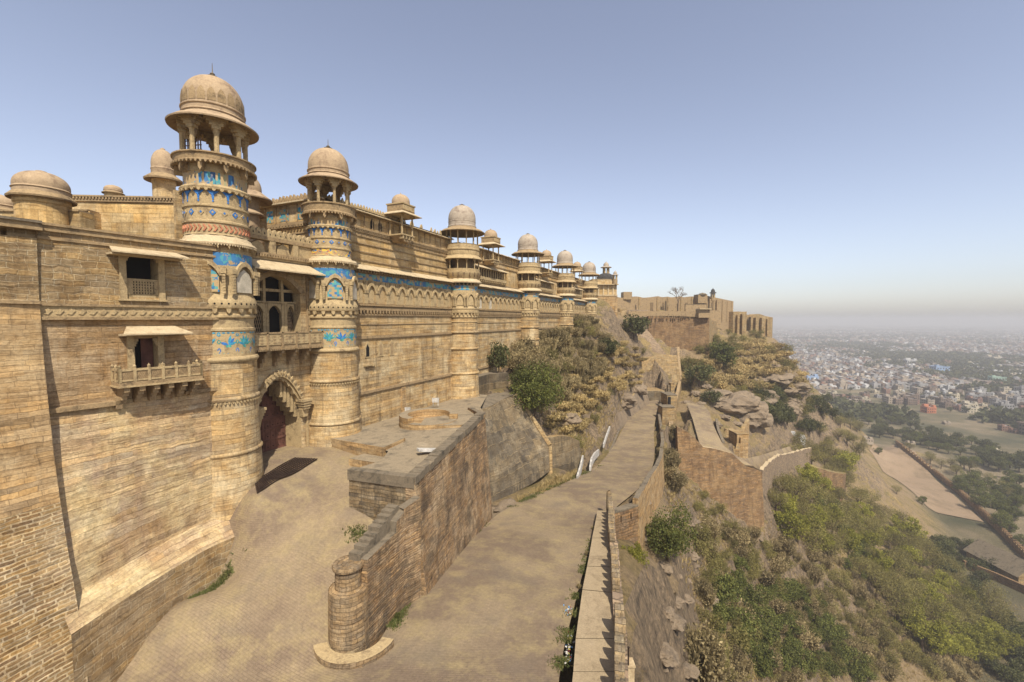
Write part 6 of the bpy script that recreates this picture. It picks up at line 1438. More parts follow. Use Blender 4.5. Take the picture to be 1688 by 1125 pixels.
# ---- lower road, its walls and ruins
def strip(name, rows, mats):
    b = MB(); R_ = [[at(a, y, d).lerp(at(c, y2, d), k/6) for k in range(7)] for a, y, c, y2, d in rows]
    b.grid(R_, 0); return b.build(name, mats, None, True)
lr = strip('lower_road', LR, [PAVE]); tag(lr, None, None, None, 'structure'); l2 = strip('lower_road', LR2, [PAVE]); tag(l2, None, None, None, 'structure')
zz = solid_wall('zigzag_wall', [(1116, 703, 745, 89), (1133, 712, 760, 89), (1147, 724, 772, 89), (1159, 737, 782, 89), (1179, 740, 800, 90), (1207, 748, 820, 91), (1224, 764, 832, 92), (1240, 770, 842, 92.5), (1256, 779, 862, 93)], .7, [S_RED, PALEST], 'dark rubble retaining wall with pale zigzag top below the lower road', 'wall', batter=1.6, drop=5)
solid_wall('outer_parapet', [(1257, 775, 800, 95), (1270, 760, 790, 106), (1285, 750, 785, 122), (1310, 745, 785, 140), (1338, 738, 775, 158)], .8, [RUBG, PALEST], 'rubble parapet wall along the outer edge of the lower road', 'wall', rough=.4, drop=4)
solid_wall('ruined_rampart', [(1335, 768, 800, 150), (1360, 775, 825, 150), (1390, 782, 838, 152), (1395, 780, 825, 165)], 4, [S_RED, L_STRAW], 'overgrown brown rampart with dry grass on top, among the trees', 'wall', rough=.3, drop=4)
solid_wall('inner_kerb', [(1179, 690, 706, 114), (1182, 708, 722, 107), (1190, 728, 745, 101), (1196, 745, 756, 97)], .6, [CONC, SLABTOP], 'dark kerb wall curving between the lower road and the steps', 'wall')
st = wthing('stone_stair', tuple(at(1205, 740, 108)[:2])+(-31,), 'worn stone stair rising beside the lower road under the rock', 'stairs')
b = MB()
for k in range(14): pbox(b, 1191+k*.5, 1214-k*.2, 742-k*2.6, 762, 101+k*1.0, 1.2, 0)
under(b.build('step', [S_TAN]), st)
rr_ = wthing('ruined_block', tuple(at(1224, 750, 104)[:2])+(-31,), 'tall ochre ruined block at the foot of the cliff by the lower road', 'ruin')
b = MB(); pbox(b, 1215, 1234, 716, 764, 103, 4, 0, 1); pbox(b, 1221, 1225, 722, 760, 102.5, .6, 0); 
P = wpx([(1212, 742, 760, 101), (1217, 722, 745, 105), (1224, 700, 730, 112), (1230, 690, 715, 118)], 1); wall_path(b, jitter_top(P, 1.2, .5, random.Random(2)), .8, 0, -1, 1); under(b.build('masonry', [S_OR, S_TAN]), rr_)
# ---- sandy field with its long wall
def gsheet(name, poly, lift, mat, n=26):
    # ground-hugging sheet inside a picture quadrilateral
    A = [ghit(*p) for p in poly]; b = MB(); rows = []
    for i in range(n+1):
        row = []
        for j in range(n+1):
            p = A[0].lerp(A[1], j/n).lerp(A[3].lerp(A[2], j/n), i/n); row.append((p.x, p.y, gz(p.x, p.y)+lift))
        rows.append(row)
    b.grid(rows, 0); o = b.build(name, [mat], None, True); tag(o, None, None, None, 'structure'); return o
gsheet('sandy_field', [(1432, 742), (1476, 732), (1622, 862), (1530, 838)], .35, SANDY)
def gwall(name, pts, h, thick, mats, label, mer=None, cat='wall', n=10):
    P = []
    for i in range(len(pts)-1):
        for k in range(n):
            q = (lerp(pts[i][0], pts[i+1][0], k/n), lerp(pts[i][1], pts[i+1][1], k/n)); g_ = ghit(*q)
            if g_: P.append((g_.x, g_.y, g_.z-1.5, g_.z+h))
    g_ = ghit(*pts[-1]); P.append((g_.x, g_.y, g_.z-1.5, g_.z+h)); b = MB(); wall_path(b, P, thick, 0, 1, 1)
    if mer:
        for i in range(len(P)-1):
            a, e = P[i], P[i+1]; l = math.hypot(e[0]-a[0], e[1]-a[1]); m = max(1, int(l/mer[0])); Mm = frame((a[0], a[1], 0), (e[0]-a[0], e[1]-a[1]))
            for k in range(m): z = lerp(a[3], e[3], k/m)-.05; b.box(Mm, l*k/m, l*k/m+mer[0]*.6, 0, thick, z, z+mer[1], 0)
    o = b.build(name, mats); tag(o, label, cat); return o
gwall('field_wall', [(1476, 733), (1520, 768), (1575, 812), (1625, 858), (1660, 893), (1700, 935)], 2.6, 1.2, [S_RED, S_TAN], 'long straight battlemented wall running down beside the sandy field', (1.6, .9))
gwall('field_wall', [(1590, 938), (1640, 958), (1700, 985)], 2.2, .9, [S_RED, S_TAN], 'short battlemented wall below the sloping roof at the right edge', (1.8, .8))
hr = wthing('shed_roof', ghit(1655, 945) or (0, 0, 0), 'large shed with pale sloping roof and black gable at the right edge', 'shed')
g_ = hr.location; Mh = frame((g_.x, g_.y, g_.z), (_F[0], _F[1])); b = MB()
b.box(Mh, -9, 9, -5, 5, -2, 4.5, 0); b.face([Mh @ Vector(p) for p in ((-9.5, -6, 4), (9.5, -6, 4), (9.5, 0, 8.5), (-9.5, 0, 8.5))], 1); b.face([Mh @ Vector(p) for p in ((9.5, 6, 4), (-9.5, 6, 4), (-9.5, 0, 8.5), (9.5, 0, 8.5))], 2)
b.face([Mh @ Vector(p) for p in ((-9, -5, 4.5), (-9, 5, 4.5), (-9, 0, 8.3))], 0); under(b.build('roof', [S_TAN, PALEST, SLABTOP]), hr)
# ------------------------------------------------------------ plants
def leaf(b, c, s, rng, m=0, up=0, asp=1.6):
    u = Vector((rng.gauss(0, 1), rng.gauss(0, 1), rng.gauss(0, 1)+up)).normalized(); v = u.orthogonal().normalized(); v.rotate(Matrix.Rotation(rng.uniform(0, 6.28), 3, u)); w = u.cross(v)
    i = len(b.v); b.v += [tuple(c+v*s*asp*.5), tuple(c+w*s*.5), tuple(c-v*s*asp*.5), tuple(c-w*s*.5)]; b.f.append((i, i+1, i+2, i+3)); b.m.append(m)
def crown_mb(r, h, z0, seed, nclump=26, per=46, ls=.3, spread=.9, flat=1.0, hollow=.35):
    rng = random.Random(seed); b = MB(); cs = []
    for k in range(nclump):
        while True:
            p = Vector((rng.uniform(-1, 1), rng.uniform(-1, 1), rng.uniform(-1, 1)))
            if hollow < p.length < 1: break
        if p.z < 0: p.z *= flat
        lob = .78+.35*mnoise.noise(Vector((math.atan2(p.y, p.x)*1.3+seed, p.z*1.5, seed)))
        c = Vector((p.x*r*lob, p.y*r*lob, z0+h*.5+p.z*h*.5*lob)); cs.append(c); cr = r*rng.uniform(.16, .34)*spread; n = int(per*rng.uniform(.6, 1.3))
        for j in range(n):
            d = Vector((rng.gauss(0, 1), rng.gauss(0, 1), rng.gauss(0, .75))).normalized()*cr*rng.uniform(.35, 1.05)**.6; leaf(b, c+d, ls*rng.uniform(.6, 1.3), rng, 0, .6)
    return b, cs
def limb_mb(cs, z0, r0, seed, base=(0, 0, -.8), lean=.0, nb=9):
    rng = random.Random(seed); b = MB(); fork = Vector((rng.uniform(-.3, .3)+lean, rng.uniform(-.3, .3), z0*.75))
    b.tube(base, fork, r0, r0*.72, 7)
    for c in rng.sample(cs, min(nb, len(cs))):
        m = fork.lerp(c, .5)+Vector((rng.uniform(-.3, .3), rng.uniform(-.3, .3), -.1)); b.tube(fork, m, r0*.45, r0*.28, 5); b.tube(m, c, r0*.28, r0*.1, 5)
        for j in range(2): b.tube(m, m+(c-m)*.8+Vector((rng.gauss(0, .5), rng.gauss(0, .5), rng.gauss(0, .4))), r0*.16, r0*.05, 4)
    return b
def tree_proto(name, mat, r, h, z0, seed, tr=.2, **kw):
    cb, cs = crown_mb(r, h, z0, seed, **kw); lb = limb_mb(cs, max(z0, .3)+h*.25, tr, seed)
    t = lb.build('trunk', [BARK]); c = cb.build('crown', [mat]); return (name, t.data, c.data)
for m_ in (0,): pass
PROTO = {}
def mk(key, name, mat, n, **kw):
    PROTO[key] = []
    for i in range(n):
        k = dict(kw); pr = tree_proto(name, mat, seed=hash_(key)+i*7, **k); PROTO[key].append(pr)
def hash_(s): return sum(ord(c)*(i+1) for i, c in enumerate(s)) % 1000
mk('green', 'shrub', L_GREEN, 3, r=2.0, h=3.0, z0=.1, tr=.12, nclump=34, per=90, ls=.15, flat=.6, hollow=.2, spread=1.15)
mk('big', 'shrub', L_GREEN, 1, r=2.0, h=3.0, z0=.1, tr=.12, nclump=44, per=190, ls=.075, flat=.6, hollow=.2, spread=1.1)
mk('dark', 'shrub', L_DARK, 3, r=2.0, h=3.0, z0=.1, tr=.12, nclump=30, per=80, ls=.15, flat=.6, hollow=.2, spread=1.1)
mk('olive', 'dry_shrub', L_OLIVE, 3, r=2.0, h=2.8, z0=.1, tr=.1, nclump=28, per=64, ls=.12, hollow=.1, spread=1.2)
mk('tyel', 'tree', L_YEL, 3, r=3.4, h=4.6, z0=2.0, tr=.26, nclump=38, per=80, ls=.19, hollow=.25)
mk('tgrn', 'tree', L_GREEN, 3, r=3.6, h=4.8, z0=1.8, tr=.28, nclump=40, per=80, ls=.2, hollow=.25)
mk('toli', 'tree', L_OLIVE, 3, r=3.6, h=4.4, z0=2.0, tr=.26, nclump=40, per=62, ls=.14, hollow=.1, spread=1.2)
mk('tdrk', 'tree', L_DARK, 3, r=3.8, h=5.2, z0=1.6, tr=.3, nclump=38, per=60, ls=.28)
# spiky grey brush: long thin arching twigs
def brush_mb(seed, n=420, r=1.9, h=2.6, lean=(.25, -.1)):
    rng = random.Random(seed); b = MB()
    for k in range(n):
        a = rng.uniform(0, 6.28); rr = r*math.sqrt(rng.random())*.55; p = Vector((rr*math.cos(a), rr*math.sin(a), 0)); q = p*1.9+Vector((lean[0], lean[1], h*rng.uniform(.35, 1))); mid = p.lerp(q, .55)+Vector((0, 0, h*.12)); t = Vector((-math.sin(a), math.cos(a), 0))*.03
        i = len(b.v); b.v += [tuple(p-t), tuple(p+t), tuple(mid+t), tuple(q), tuple(mid-t)]; b.f.append((i, i+1, i+2, i+3, i+4)); b.m.append(0)
        for j in range(3): leaf(b, mid.lerp(q, rng.random())+Vector((rng.gauss(0, .12),)*3), .13*rng.uniform(.7, 1.5), rng, 0)
    return b
BR = []
for i in range(4): BR.append(('dry_brush', None, brush_mb(40+i).build('crown', [L_BRUSH]).data))
ST = []
for i in range(2): ST.append(('straw_tuft', None, brush_mb(60+i, 300, 1.6, 1.0, (.35, -.2)).build('crown', [L_STRAW]).data))
PROTO['brush'] = BR; PROTO['straw'] = ST
for o in [o for o in col.objects if o.name.split('.')[0] in ('trunk', 'crown') and o.parent is None]: bpy.data.objects.remove(o)
def plant(key, pos, s, label, group=None, rng=random, cat=None, sz=1):
    name, td, cdt = rng.choice(PROTO[key]); rz = rng.uniform(0, 6.28)
    if td is None:
        o = bpy.data.objects.new(name, cdt); col.objects.link(o); o.location = pos; o.rotation_euler = (0, 0, rz); o.scale = (s, s, s*sz); tag(o, label, cat or 'shrub', group); return o
    o = empty(name, pos, rz); o.scale = (s, s, s*sz); tag(o, label, cat or ('tree' if 'tree' in name else 'shrub'), group)
    for n_, d in (('trunk', td), ('crown', cdt)): c = bpy.data.objects.new(n_, d); col.objects.link(c); c.parent = o
    return o
def inpoly(x, y, P):
    c = False; n = len(P)
    for i in range(n):
        (x0, y0), (x1, y1) = P[i], P[i-1]
        if (y0 > y) != (y1 > y) and x < (x1-x0)*(y-y0)/(y1-y0)+x0: c = not c
    return c
placed = []
OCC = []
def scatter(key, poly, n, s0, s1, label, group, seed, gap=.8, cat=None, sz=1, sink=.2, zmax=900):
    rng = random.Random(seed); xs_ = [p[0] for p in poly]; ys_ = [p[1] for p in poly]; k = 0; tr = 0
    while k < n and tr < n*14:
        tr += 1; x, y = rng.uniform(min(xs_), max(xs_)), rng.uniform(min(ys_), max(ys_))
        if not inpoly(x, y, poly): continue
        g_ = ghit(x, y)
        if g_ is None: continue
        s = rng.uniform(s0, s1); D = depth(g_.x, g_.y); lat = g_.x*_R[0]+g_.y*_R[1]
        if D < 140 and g_.z > -40:                        # keep plants off the main road
            dl = np.interp(D, road_d, road_v[:, 0]*_R[0]+road_v[:, 1]*_R[1]); dr = np.interp(D, road_d, road_v[:, 2]*_R[0]+road_v[:, 3]*_R[1])
            if dl-1.2*s < lat < dr+1.0+1.2*s: continue
        if any((g_.x-a)**2+(g_.y-b_)**2 < (gap*(s+c))**2 for a, b_, c in placed): continue
        placed.append((g_.x, g_.y, s)); plant(key, (g_.x, g_.y, g_.z-sink*s), s, label, group, rng, cat, sz); k += 1
def one(key, px, py, s, label, cat=None, sz=1, d=None, seed=1):
    g_ = ghit(px, py) if d is None else at(px, py, d)
    if g_ is None: return
    placed.append((g_.x, g_.y, s)); return plant(key, (g_.x, g_.y, g_.z-.2), s, label, None, random.Random(seed), cat, sz)
# singled-out plants
one('big', 884, 690, 2.0, 'big fresh green bush hanging over the dark retaining wall', sz=1.2, d=58)
one('big', 872, 655, 1.7, 'green bush just above the big fresh green one below the palace', d=60)
one('big', 1103, 925, 1.5, 'bright green thorn bush clinging outside the orange roadside parapet', d=44.5, sz=1.3)
one('tyel', 1044, 955, .42, 'yellow green creeper bush on the wall below the slotted block', cat='shrub', d=36, sz=1.2)
one('dark', 822, 618, .9, 'dark cypress like shrub against the palace foot', sz=1.8, d=62)
one('tyel', 1300, 905, 1.5, 'large yellow green tree below the zigzag wall corner', seed=3)
one('tyel', 1392, 790, 1.9, 'bright yellow green tree beside the overgrown rampart', seed=2)
one('tyel', 1492, 895, 1.5, 'yellow green tree on the slope under the sandy field', seed=5)
one('tyel', 1520, 1075, 1.6, 'spreading yellow tree near the lower right, left of its twin', seed=6)
one('tyel', 1600, 1100, 1.7, 'spreading yellow tree nearest the bottom right corner', seed=7)
one('toli', 1455, 1075, 1.0, 'crooked bare limbed tree leaning over the rubbish heap', seed=4)
one('tgrn', 1448, 750, .8, 'small green tree alone at the top of the sandy field')
one('tgrn', 1520, 832, .7, 'small pale tree at the lower end of the sandy field')
one('toli', 1478, 815, .7, 'thin olive tree on the left side of the sandy field')
one('green', 1190, 610, 3.2, 'dark green bush cluster at the right foot of the red brown wall', sz=1.1)
one('dark', 1152, 636, 2.6, 'large dark bush on the rock above the lower road')
one('dark', 1172, 668, 1.7, 'round dark green shrub beside the lower road bend')
one('dark', 1045, 560, 2.6, 'dark shrub at the foot of the tall pier')
one('dark', 1000, 590, 1.6, 'small dark green bush among dry straw on the palace slope')
# scattered kinds
scatter('brush', [(838, 590), (850, 575), (885, 556), (930, 535), (975, 522), (1000, 560), (985, 620), (940, 650), (905, 690), (870, 660)], 85, .6, 1.15, 'grey brown thorny brush on the steep slope below the palace', 'dry brush below the palace', 11, .5)
scatter('olive', [(836, 590), (885, 560), (980, 525), (1010, 570), (960, 620), (900, 660), (860, 640)], 11, .6, 1.3, 'olive green bush among grey brush below the palace', 'olive bushes below the palace', 12, .5)
scatter('straw', [(900, 700), (915, 655), (960, 600), (1010, 560), (1060, 580), (1058, 630), (1010, 650), (960, 700), (930, 725)], 90, .7, 1.3, 'clump of golden dry grass on the slope left of the far road', 'straw clumps left of the road', 13, .45)
scatter('olive', [(930, 690), (1000, 560), (1060, 570), (1055, 640), (990, 680), (950, 750)], 16, .5, 1.0, 'dusty olive shrub among golden grass left of the far road', 'olive shrubs left of the road', 14, .8)
scatter('straw', [(1130, 600), (1180, 585), (1260, 560), (1310, 600), (1325, 640), (1260, 640), (1180, 640)], 90, 1.4, 2.8, 'clump of golden dry grass on the rocky spur', 'straw clumps on the spur', 15, .4)
scatter('olive', [(1120, 590), (1200, 550), (1275, 555), (1325, 620), (1335, 690), (1270, 690), (1200, 640), (1130, 640)], 46, 1.0, 2.0, 'dusty olive shrub on the rocky spur', 'olive shrubs on the spur', 16, .6)
scatter('dark', [(1240, 660), (1300, 650), (1340, 670), (1335, 715), (1270, 700)], 18, 1.6, 2.6, 'dark shrub under the cliff of the spur', 'dark shrubs under the cliff', 17, .6)
scatter('brush', [(1095, 740), (1110, 700), (1112, 800), (1110, 830), (1098, 800)], 8, .6, 1.1, 'grey brush outside the roadside parapet', 'brush outside the parapet', 18, .5)
scatter('olive', [(1130, 780), (1180, 830), (1240, 880), (1260, 960), (1200, 1000), (1150, 900)], 26, .5, .95, 'small dusty bush on the bare slope under the zigzag wall', 'dusty bushes on the bare slope', 19, 1.1)
scatter('green', [(1210, 930), (1300, 960), (1380, 1020), (1440, 1125), (1260, 1125), (1170, 1060), (1160, 960)], 62, .8, 1.5, 'green thorn bush on the slope at lower right', 'green bushes at lower right', 20, .62)
scatter('olive', [(1150, 900), (1260, 900), (1400, 960), (1500, 1060), (1560, 1125), (1150, 1125)], 110, .6, 1.3, 'brown olive scrub on the slope at lower right', 'olive scrub at lower right', 21, .6)
scatter('toli', [(1270, 810), (1400, 820), (1520, 900), (1640, 1000), (1660, 1060), (1500, 1060), (1380, 980), (1290, 900)], 95, .85, 1.4, 'half bare olive tree on the wooded slope', 'olive trees on the wooded slope', 22, 1.35)
scatter('tyel', [(1270, 830), (1340, 800), (1460, 880), (1600, 980), (1688, 1100), (1560, 1100), (1360, 940)], 42, .8, 1.35, 'small yellow green tree on the wooded slope', 'yellow green trees on the wooded slope', 23, 1.3)
scatter('dark', [(1480, 880), (1600, 900), (1640, 930), (1620, 980), (1500, 920), (1640, 1125), (1688, 1125), (1688, 1040)], 34, 1.4, 2.3, 'dark bush between the sandy field and the shed', 'dark bushes by the shed', 24, .7)
scatter('tgrn', [(1560, 740), (1688, 790), (1688, 920), (1640, 870), (1560, 800)], 36, .9, 1.4, 'green tree beyond the field wall', 'green trees beyond the field wall', 25, 1.6)
scatter('tdrk', [(1340, 600), (1688, 610), (1688, 720), (1500, 660), (1340, 640)], 60, .7, 1.2, 'dark tree among the houses of the town', 'dark trees among the town houses', 36, 1.3)
scatter('tdrk', [(1340, 660), (1400, 665), (1480, 690), (1600, 735), (1688, 760), (1688, 800), (1560, 750), (1440, 720), (1350, 715)], 64, .9, 1.5, 'dark tree in the belt between the town and the hill', 'dark trees below the town', 26, 1.3)
scatter('toli', [(1340, 690), (1420, 700), (1430, 760), (1400, 820), (1340, 800), (1300, 760), (1280, 700)], 40, .8, 1.3, 'dusty olive tree by the lower walls', 'olive trees by the lower walls', 27, 1.3)
scatter('tgrn', [(1400, 690), (1500, 700), (1640, 740), (1688, 770), (1600, 760), (1480, 725)], 26, .9, 1.3, 'lighter green tree in the belt below the town', 'green trees below the town', 28, 1.5)
scatter('toli', [(1490, 740), (1688, 800), (1688, 850), (1600, 820)], 14, .8, 1.2, 'dusty tree on open ground beyond the field wall', 'dusty trees beyond the field wall', 29, 1.5)
scatter('brush', [(1150, 880), (1260, 880), (1420, 940), (1560, 1050), (1620, 1125), (1150, 1125)], 110, .7, 1.3, 'grey dry brush between the trees of the wooded slope', 'dry brush on the wooded slope', 30, .5)
scatter('green', [(1300, 800), (1420, 850), (1540, 940), (1500, 1000), (1340, 930)], 26, .8, 1.3, 'green bush between olive trees on the upper wooded slope', 'green bushes on the upper wooded slope', 31, .8)
# bare tree on the skyline
bt = wthing('bare_tree', tuple(at(1117, 512, 200)), 'leafless tree standing on the battlement before the skyline ruin', 'tree')
b = MB(); rng = random.Random(3)
def twig(p, d, L, r, k):
    q = p+d*L; b.tube(p, q, r, r*.65, 5 if k > 2 else 4)
    if k == 0: return
    for j in range(3 if k > 1 else 4):
        nd = (d+Vector((rng.gauss(0, .42), rng.gauss(0, .42), rng.gauss(.08, .3)))).normalized(); twig(p.lerp(q, rng.uniform(.7, 1)), nd, L*rng.uniform(.62, .85), r*.6, k-1)
twig(at(1117, 514, 200), Vector((.05, 0, 1)).normalized(), 4.2, .34, 5)
under(b.build('trunk', [BARK]), bt)
# boulders and outcrops
def rock_mb(seed):
    bm = bmesh.new(); bmesh.ops.create_icosphere(bm, subdivisions=4, radius=1); o_ = Vector((seed*3.1, 0, 0))
    for v in bm.verts:
        p = v.co.copy(); n = mnoise.noise(p*1.1+o_)*.5+mnoise.noise(p*2.6+o_)*.25+abs(mnoise.noise(p*5+o_))*.14; q = p*(1+n); q.z = q.z*.6+.12*round(q.z*4)/4*.8; v.co = q
    me_ = bpy.data.meshes.new('boulder'); bm.to_mesh(me_); bm.free(); me_.materials.append(ROCK); return me_
RK = [rock_mb(k) for k in range(5)]
def rock(px, py, s, sc_, label, group=None, seed=0):
    g_ = ghit(px, py)
    if not g_: return
    r_ = random.Random(seed+int(px)); o = bpy.data.objects.new('boulder', r_.choice(RK)); col.objects.link(o); o.location = g_; o.rotation_euler = (0, 0, r_.uniform(0, 6.28)); o.scale = (s*sc_[0], s*sc_[1], s*sc_[2]); tag(o, label, 'rock', group)
for px, py, s, sc_, lab in ((1210, 668, 6, (1.3, 1, .9), 'huge grey boulder above the lower road'), (1238, 690, 5, (1, 1, 1.2), 'tall grey rock face right of the huge grey boulder'), (1180, 652, 4, (1.4, 1, .6), 'flat ledge rock left of the huge grey boulder'), (1285, 622, 5, (1.6, 1, .6), 'dark overhanging ledge near the right tip of the spur'), (1308, 640, 4.5, (1.3, 1, .8), 'square ochre rock under the overhanging ledge'), (1268, 545, 4, (1, 1, 1), 'craggy rock under the last spur wall'), (1258, 655, 5, (1, 1, .8), 'rough rock in the middle of the spur slope'), (1300, 675, 4, (1, 1, 1), 'rock above the white shrine buildings'), (830, 842, 1.6, (1.4, 1, .6), 'low flat rock between retaining wall and road'), (880, 822, 1.0, (1.4, 1, .5), 'small flat rock on the left shoulder of the road'), (1028, 662, 2.4, (1.2, 1, 1), 'grey crag above the left side of the far road'), (1050, 640, 2.2, (1, 1, 1.1), 'ochre crag at the far end of the road bank'), (935, 690, 1.6, (1, 1, .8), 'rock poking from the golden grass slope')):
    rock(px, py, s, sc_, lab)
rgr = random.Random(50)
for k in range(70):
    px, py = rgr.uniform(1040, 1260), rgr.uniform(780, 1110)
    if px < 1040+(py-780)*.15: continue
    rock(px, py, rgr.uniform(.25, .8), (1.2, 1, .7), 'weathered boulder lying on the slope below the roadside parapet', 'boulders below the parapet', k)
for k in range(45):
    rock(rgr.uniform(1130, 1320), rgr.uniform(590, 700), rgr.uniform(.8, 2.0), (1.3, 1, .7), 'weathered boulder on the rocky spur', 'boulders on the spur', k)
# ground cover: straw, grass and weeds nobody could count
def tufts(name, items, mat, seed, h0=.25, h1=.6, per=7):
    rng = random.Random(seed); b = MB()
    for (x, y, z) in items:
        for k in range(per):
            a = rng.uniform(0, 6.28); r = rng.uniform(0, .18); h = rng.uniform(h0, h1); p = Vector((x+r*math.cos(a), y+r*math.sin(a), z-.05)); q = p+Vector((rng.gauss(0, .5)*h, rng.gauss(0, .5)*h, h)); t = Vector((-math.sin(a), math.cos(a), 0))*.035*(1+h)
            i = len(b.v); b.v += [tuple(p-t), tuple(p+t), tuple(q)]; b.f.append((i, i+1, i+2)); b.m.append(0)
    o = b.build(name, [mat]); tag(o, None, None, None, 'stuff'); return o
def sample(polys, n, seed):
    rng = random.Random(seed); out = []
    for poly in polys:
        xs_ = [p[0] for p in poly]; ys_ = [p[1] for p in poly]
        for k in range(n):
            x, y = rng.uniform(min(xs_), max(xs_)), rng.uniform(min(ys_), max(ys_))
            if inpoly(x, y, poly):
                g_ = ghit(x, y)
                if g_ and mnoise.noise(Vector((g_.x*.25, g_.y*.25, 0))) > -.25:
                    D = depth(g_.x, g_.y); lat = g_.x*_R[0]+g_.y*_R[1]
                    if D < 140 and g_.z > -40:
                        dl = np.interp(D, road_d, road_v[:, 0]*_R[0]+road_v[:, 1]*_R[1]); dr = np.interp(D, road_d, road_v[:, 2]*_R[0]+road_v[:, 3]*_R[1])
                        if dl-.4 < lat < dr+.6: continue
                    out.append(tuple(g_))
    return out
tufts('dry_grass', sample([[(840, 600), (975, 525), (1060, 580), (1055, 640), (960, 760), (905, 710)], [(1090, 800), (1110, 760), (1240, 880), (1300, 1125), (1180, 1125), (1130, 960)], [(1090, 690), (1130, 600), (1320, 600), (1330, 700), (1130, 660)], [(1240, 850), (1688, 1000), (1688, 1125), (1240, 1125)], [(800, 860), (900, 800), (960, 770), (960, 790), (860, 850)]], 5200, 5), L_STRAW, 6, .25, .75, 6)
# green weeds along the wall feet
wd = []
rng = random.Random(77)
def line_weeds(pts, n, spread, zf):
    for k in range(n):
        t = rng.random()*(len(pts)-1); i = int(t); a, c = pts[i], pts[i+1]; x, y = lerp(a[0], c[0], t-i)+rng.gauss(0, spread), lerp(a[1], c[1], t-i)+rng.gauss(0, spread)
        if mnoise.noise(Vector((x*.8, y*.8, 4))) > -.05: wd.append((x, y, zf(x, y)))
g1 = [tuple(atz(*p))[:2] for p in ((150, 1125, -16.2), (215, 1065, -15.6), (290, 990, -14.7), (345, 945, -13.9), (385, 905, -13))]
line_weeds(g1, 2600, .22, lambda x, y: float(framp(x, y)))
line_weeds([tuple(atz(*p))[:2] for p in ((575, 868, -12.0), (625, 880, -12.5))], 260, .25, lambda x, y: float(framp(x, y)))
def rz_(x, y): return zroad(depth(x, y))+.03
flp = [tuple(edge(a, d)[:2]) for a, d in ((648, 22), (672, 24.5), (715, 29), (766, 34), (800, 38.5))]
line_weeds(flp, 1700, .16, rz_)
line_weeds([tuple(edge(a, d)[:2]) for a, d in ((921, 19), (935, 21.5), (952, 24.8), (964, 29), (979, 34))], 1100, .22, rz_)
line_weeds([tuple(edge(a, d)[:2]) for a, d in ((838, 43.5), (880, 46.5), (965, 58), (990, 64))], 900, .3, rz_)
tufts('weeds', wd, L_LAWN, 8, .04, .16, 6)
for k, (px, d, s, lab) in enumerate(((705, 27.5, .42, 'largest leafy green weed bush at the foot of the orange flank wall'), (752, 32, .3, 'dark leafy weed halfway along the foot of the flank wall'), (655, 22.8, .26, 'dusky weed clump by the end of the low curved curb'), (800, 38.5, .3, 'small weed clump at the far corner of the flank wall'), (968, 31, .28, 'weed clump in the gutter beside the walkway'), (978, 37, .26, 'farther weed clump in the gutter by the walkway'), (955, 26, .22, 'low weed clump in the gutter nearest the viewer'))):
    e_ = edge(px, d); plant('green' if px in (705, 655) else 'brush', (e_.x, e_.y, e_.z), s*.4, lab, None, random.Random(k), 'weed')
# litter in the gutter
b = MB(); rng = random.Random(5)
for k in range(70):
    d = rng.choice((rng.gauss(20.3, .6), rng.gauss(23.4, .3))); e_ = edge(938+rng.gauss(0, 3.5), d); z = zroad(d)+rng.uniform(.02, .1); s = rng.uniform(.025, .07)
    Mq = Matrix.Translation((e_.x, e_.y, z)) @ Matrix.Rotation(rng.uniform(0, 6), 4, Vector((rng.random(), rng.random(), rng.random())).normalized()); b.box(Mq, -s, s, -s*.6, s*.6, -.004, .004, rng.choice((0, 0, 0, 0, 1, 1, 2, 4)))
o = b.build('litter', [WHITE, plain('litter_blue', (.10, .2, .33)), plain('litter_red', (.33, .06, .05)), plain('litter_green', (.1, .25, .1)), plain('litter_yellow', (.4, .33, .08))]); tag(o, None, None, None, 'stuff')
# ------------------------------------------------------------ town on the plain
HC = {'white': (.62, .6, .56), 'grey': (.34, .32, .3), 'tan': (.42, .34, .25), 'brick': (.30, .17, .12), 'blue': (.30, .42, .60), 'cream': (.56, .48, .34), 'brown': (.22, .16, .12), 'orange': (.55, .2, .1), 'green': (.4, .55, .42)}
HM = {k: plain('house_'+k, tuple(c*.72 for c in v), .9, .4, .12) for k, v in HC.items()}
def house_mb(seed, w, d, h):
    rng = random.Random(seed); b = MB()
    b.box(I4, -w/2, w/2, -d/2, d/2, -3, h, 0); b.box(I4, -w/2-.15, w/2+.15, -d/2-.15, -d/2+.15, h, h+.9, 0); b.box(I4, -w/2-.15, w/2+.15, d/2-.15, d/2+.15, h, h+.9, 0); b.box(I4, -w/2-.15, -w/2+.15, -d/2, d/2, h, h+.9, 0); b.box(I4, w/2-.15, w/2+.15, -d/2, d/2, h, h+.9, 0)
    b.box(I4, -w/2+.5, -w/2+3, -d/2+.5, -d/2+3.4, h, h+2.5, 0); b.box(I4, w*.1, w*.45, -d*.1, d*.4, h, h+rng.choice((.05, 2.8)), 0)
    b.box(I4, -w/2+.16, w/2-.16, -d/2+.16, d/2-.16, h, h+.06, 2)
    for fl in range(max(1, int(h/3))):
        for x in np.arange(-w/2+1.2, w/2-1, 2.4):
            for s in (-1, 1): b.box(I4, x, x+1.1, s*d/2-.06, s*d/2+.06, fl*3+1.1, fl*3+2.4, 1)
        for y in np.arange(-d/2+1.2, d/2-1, 2.6):
            for s in (-1, 1): b.box(I4, s*w/2-.06, s*w/2+.06, y, y+1.1, fl*3+1.1, fl*3+2.4, 1)
    b.tube((w*.3, -d*.3, h+1), (w*.3, -d*.3, h+2.2), .6, .6, 8, 1)
    return b
HP = {}
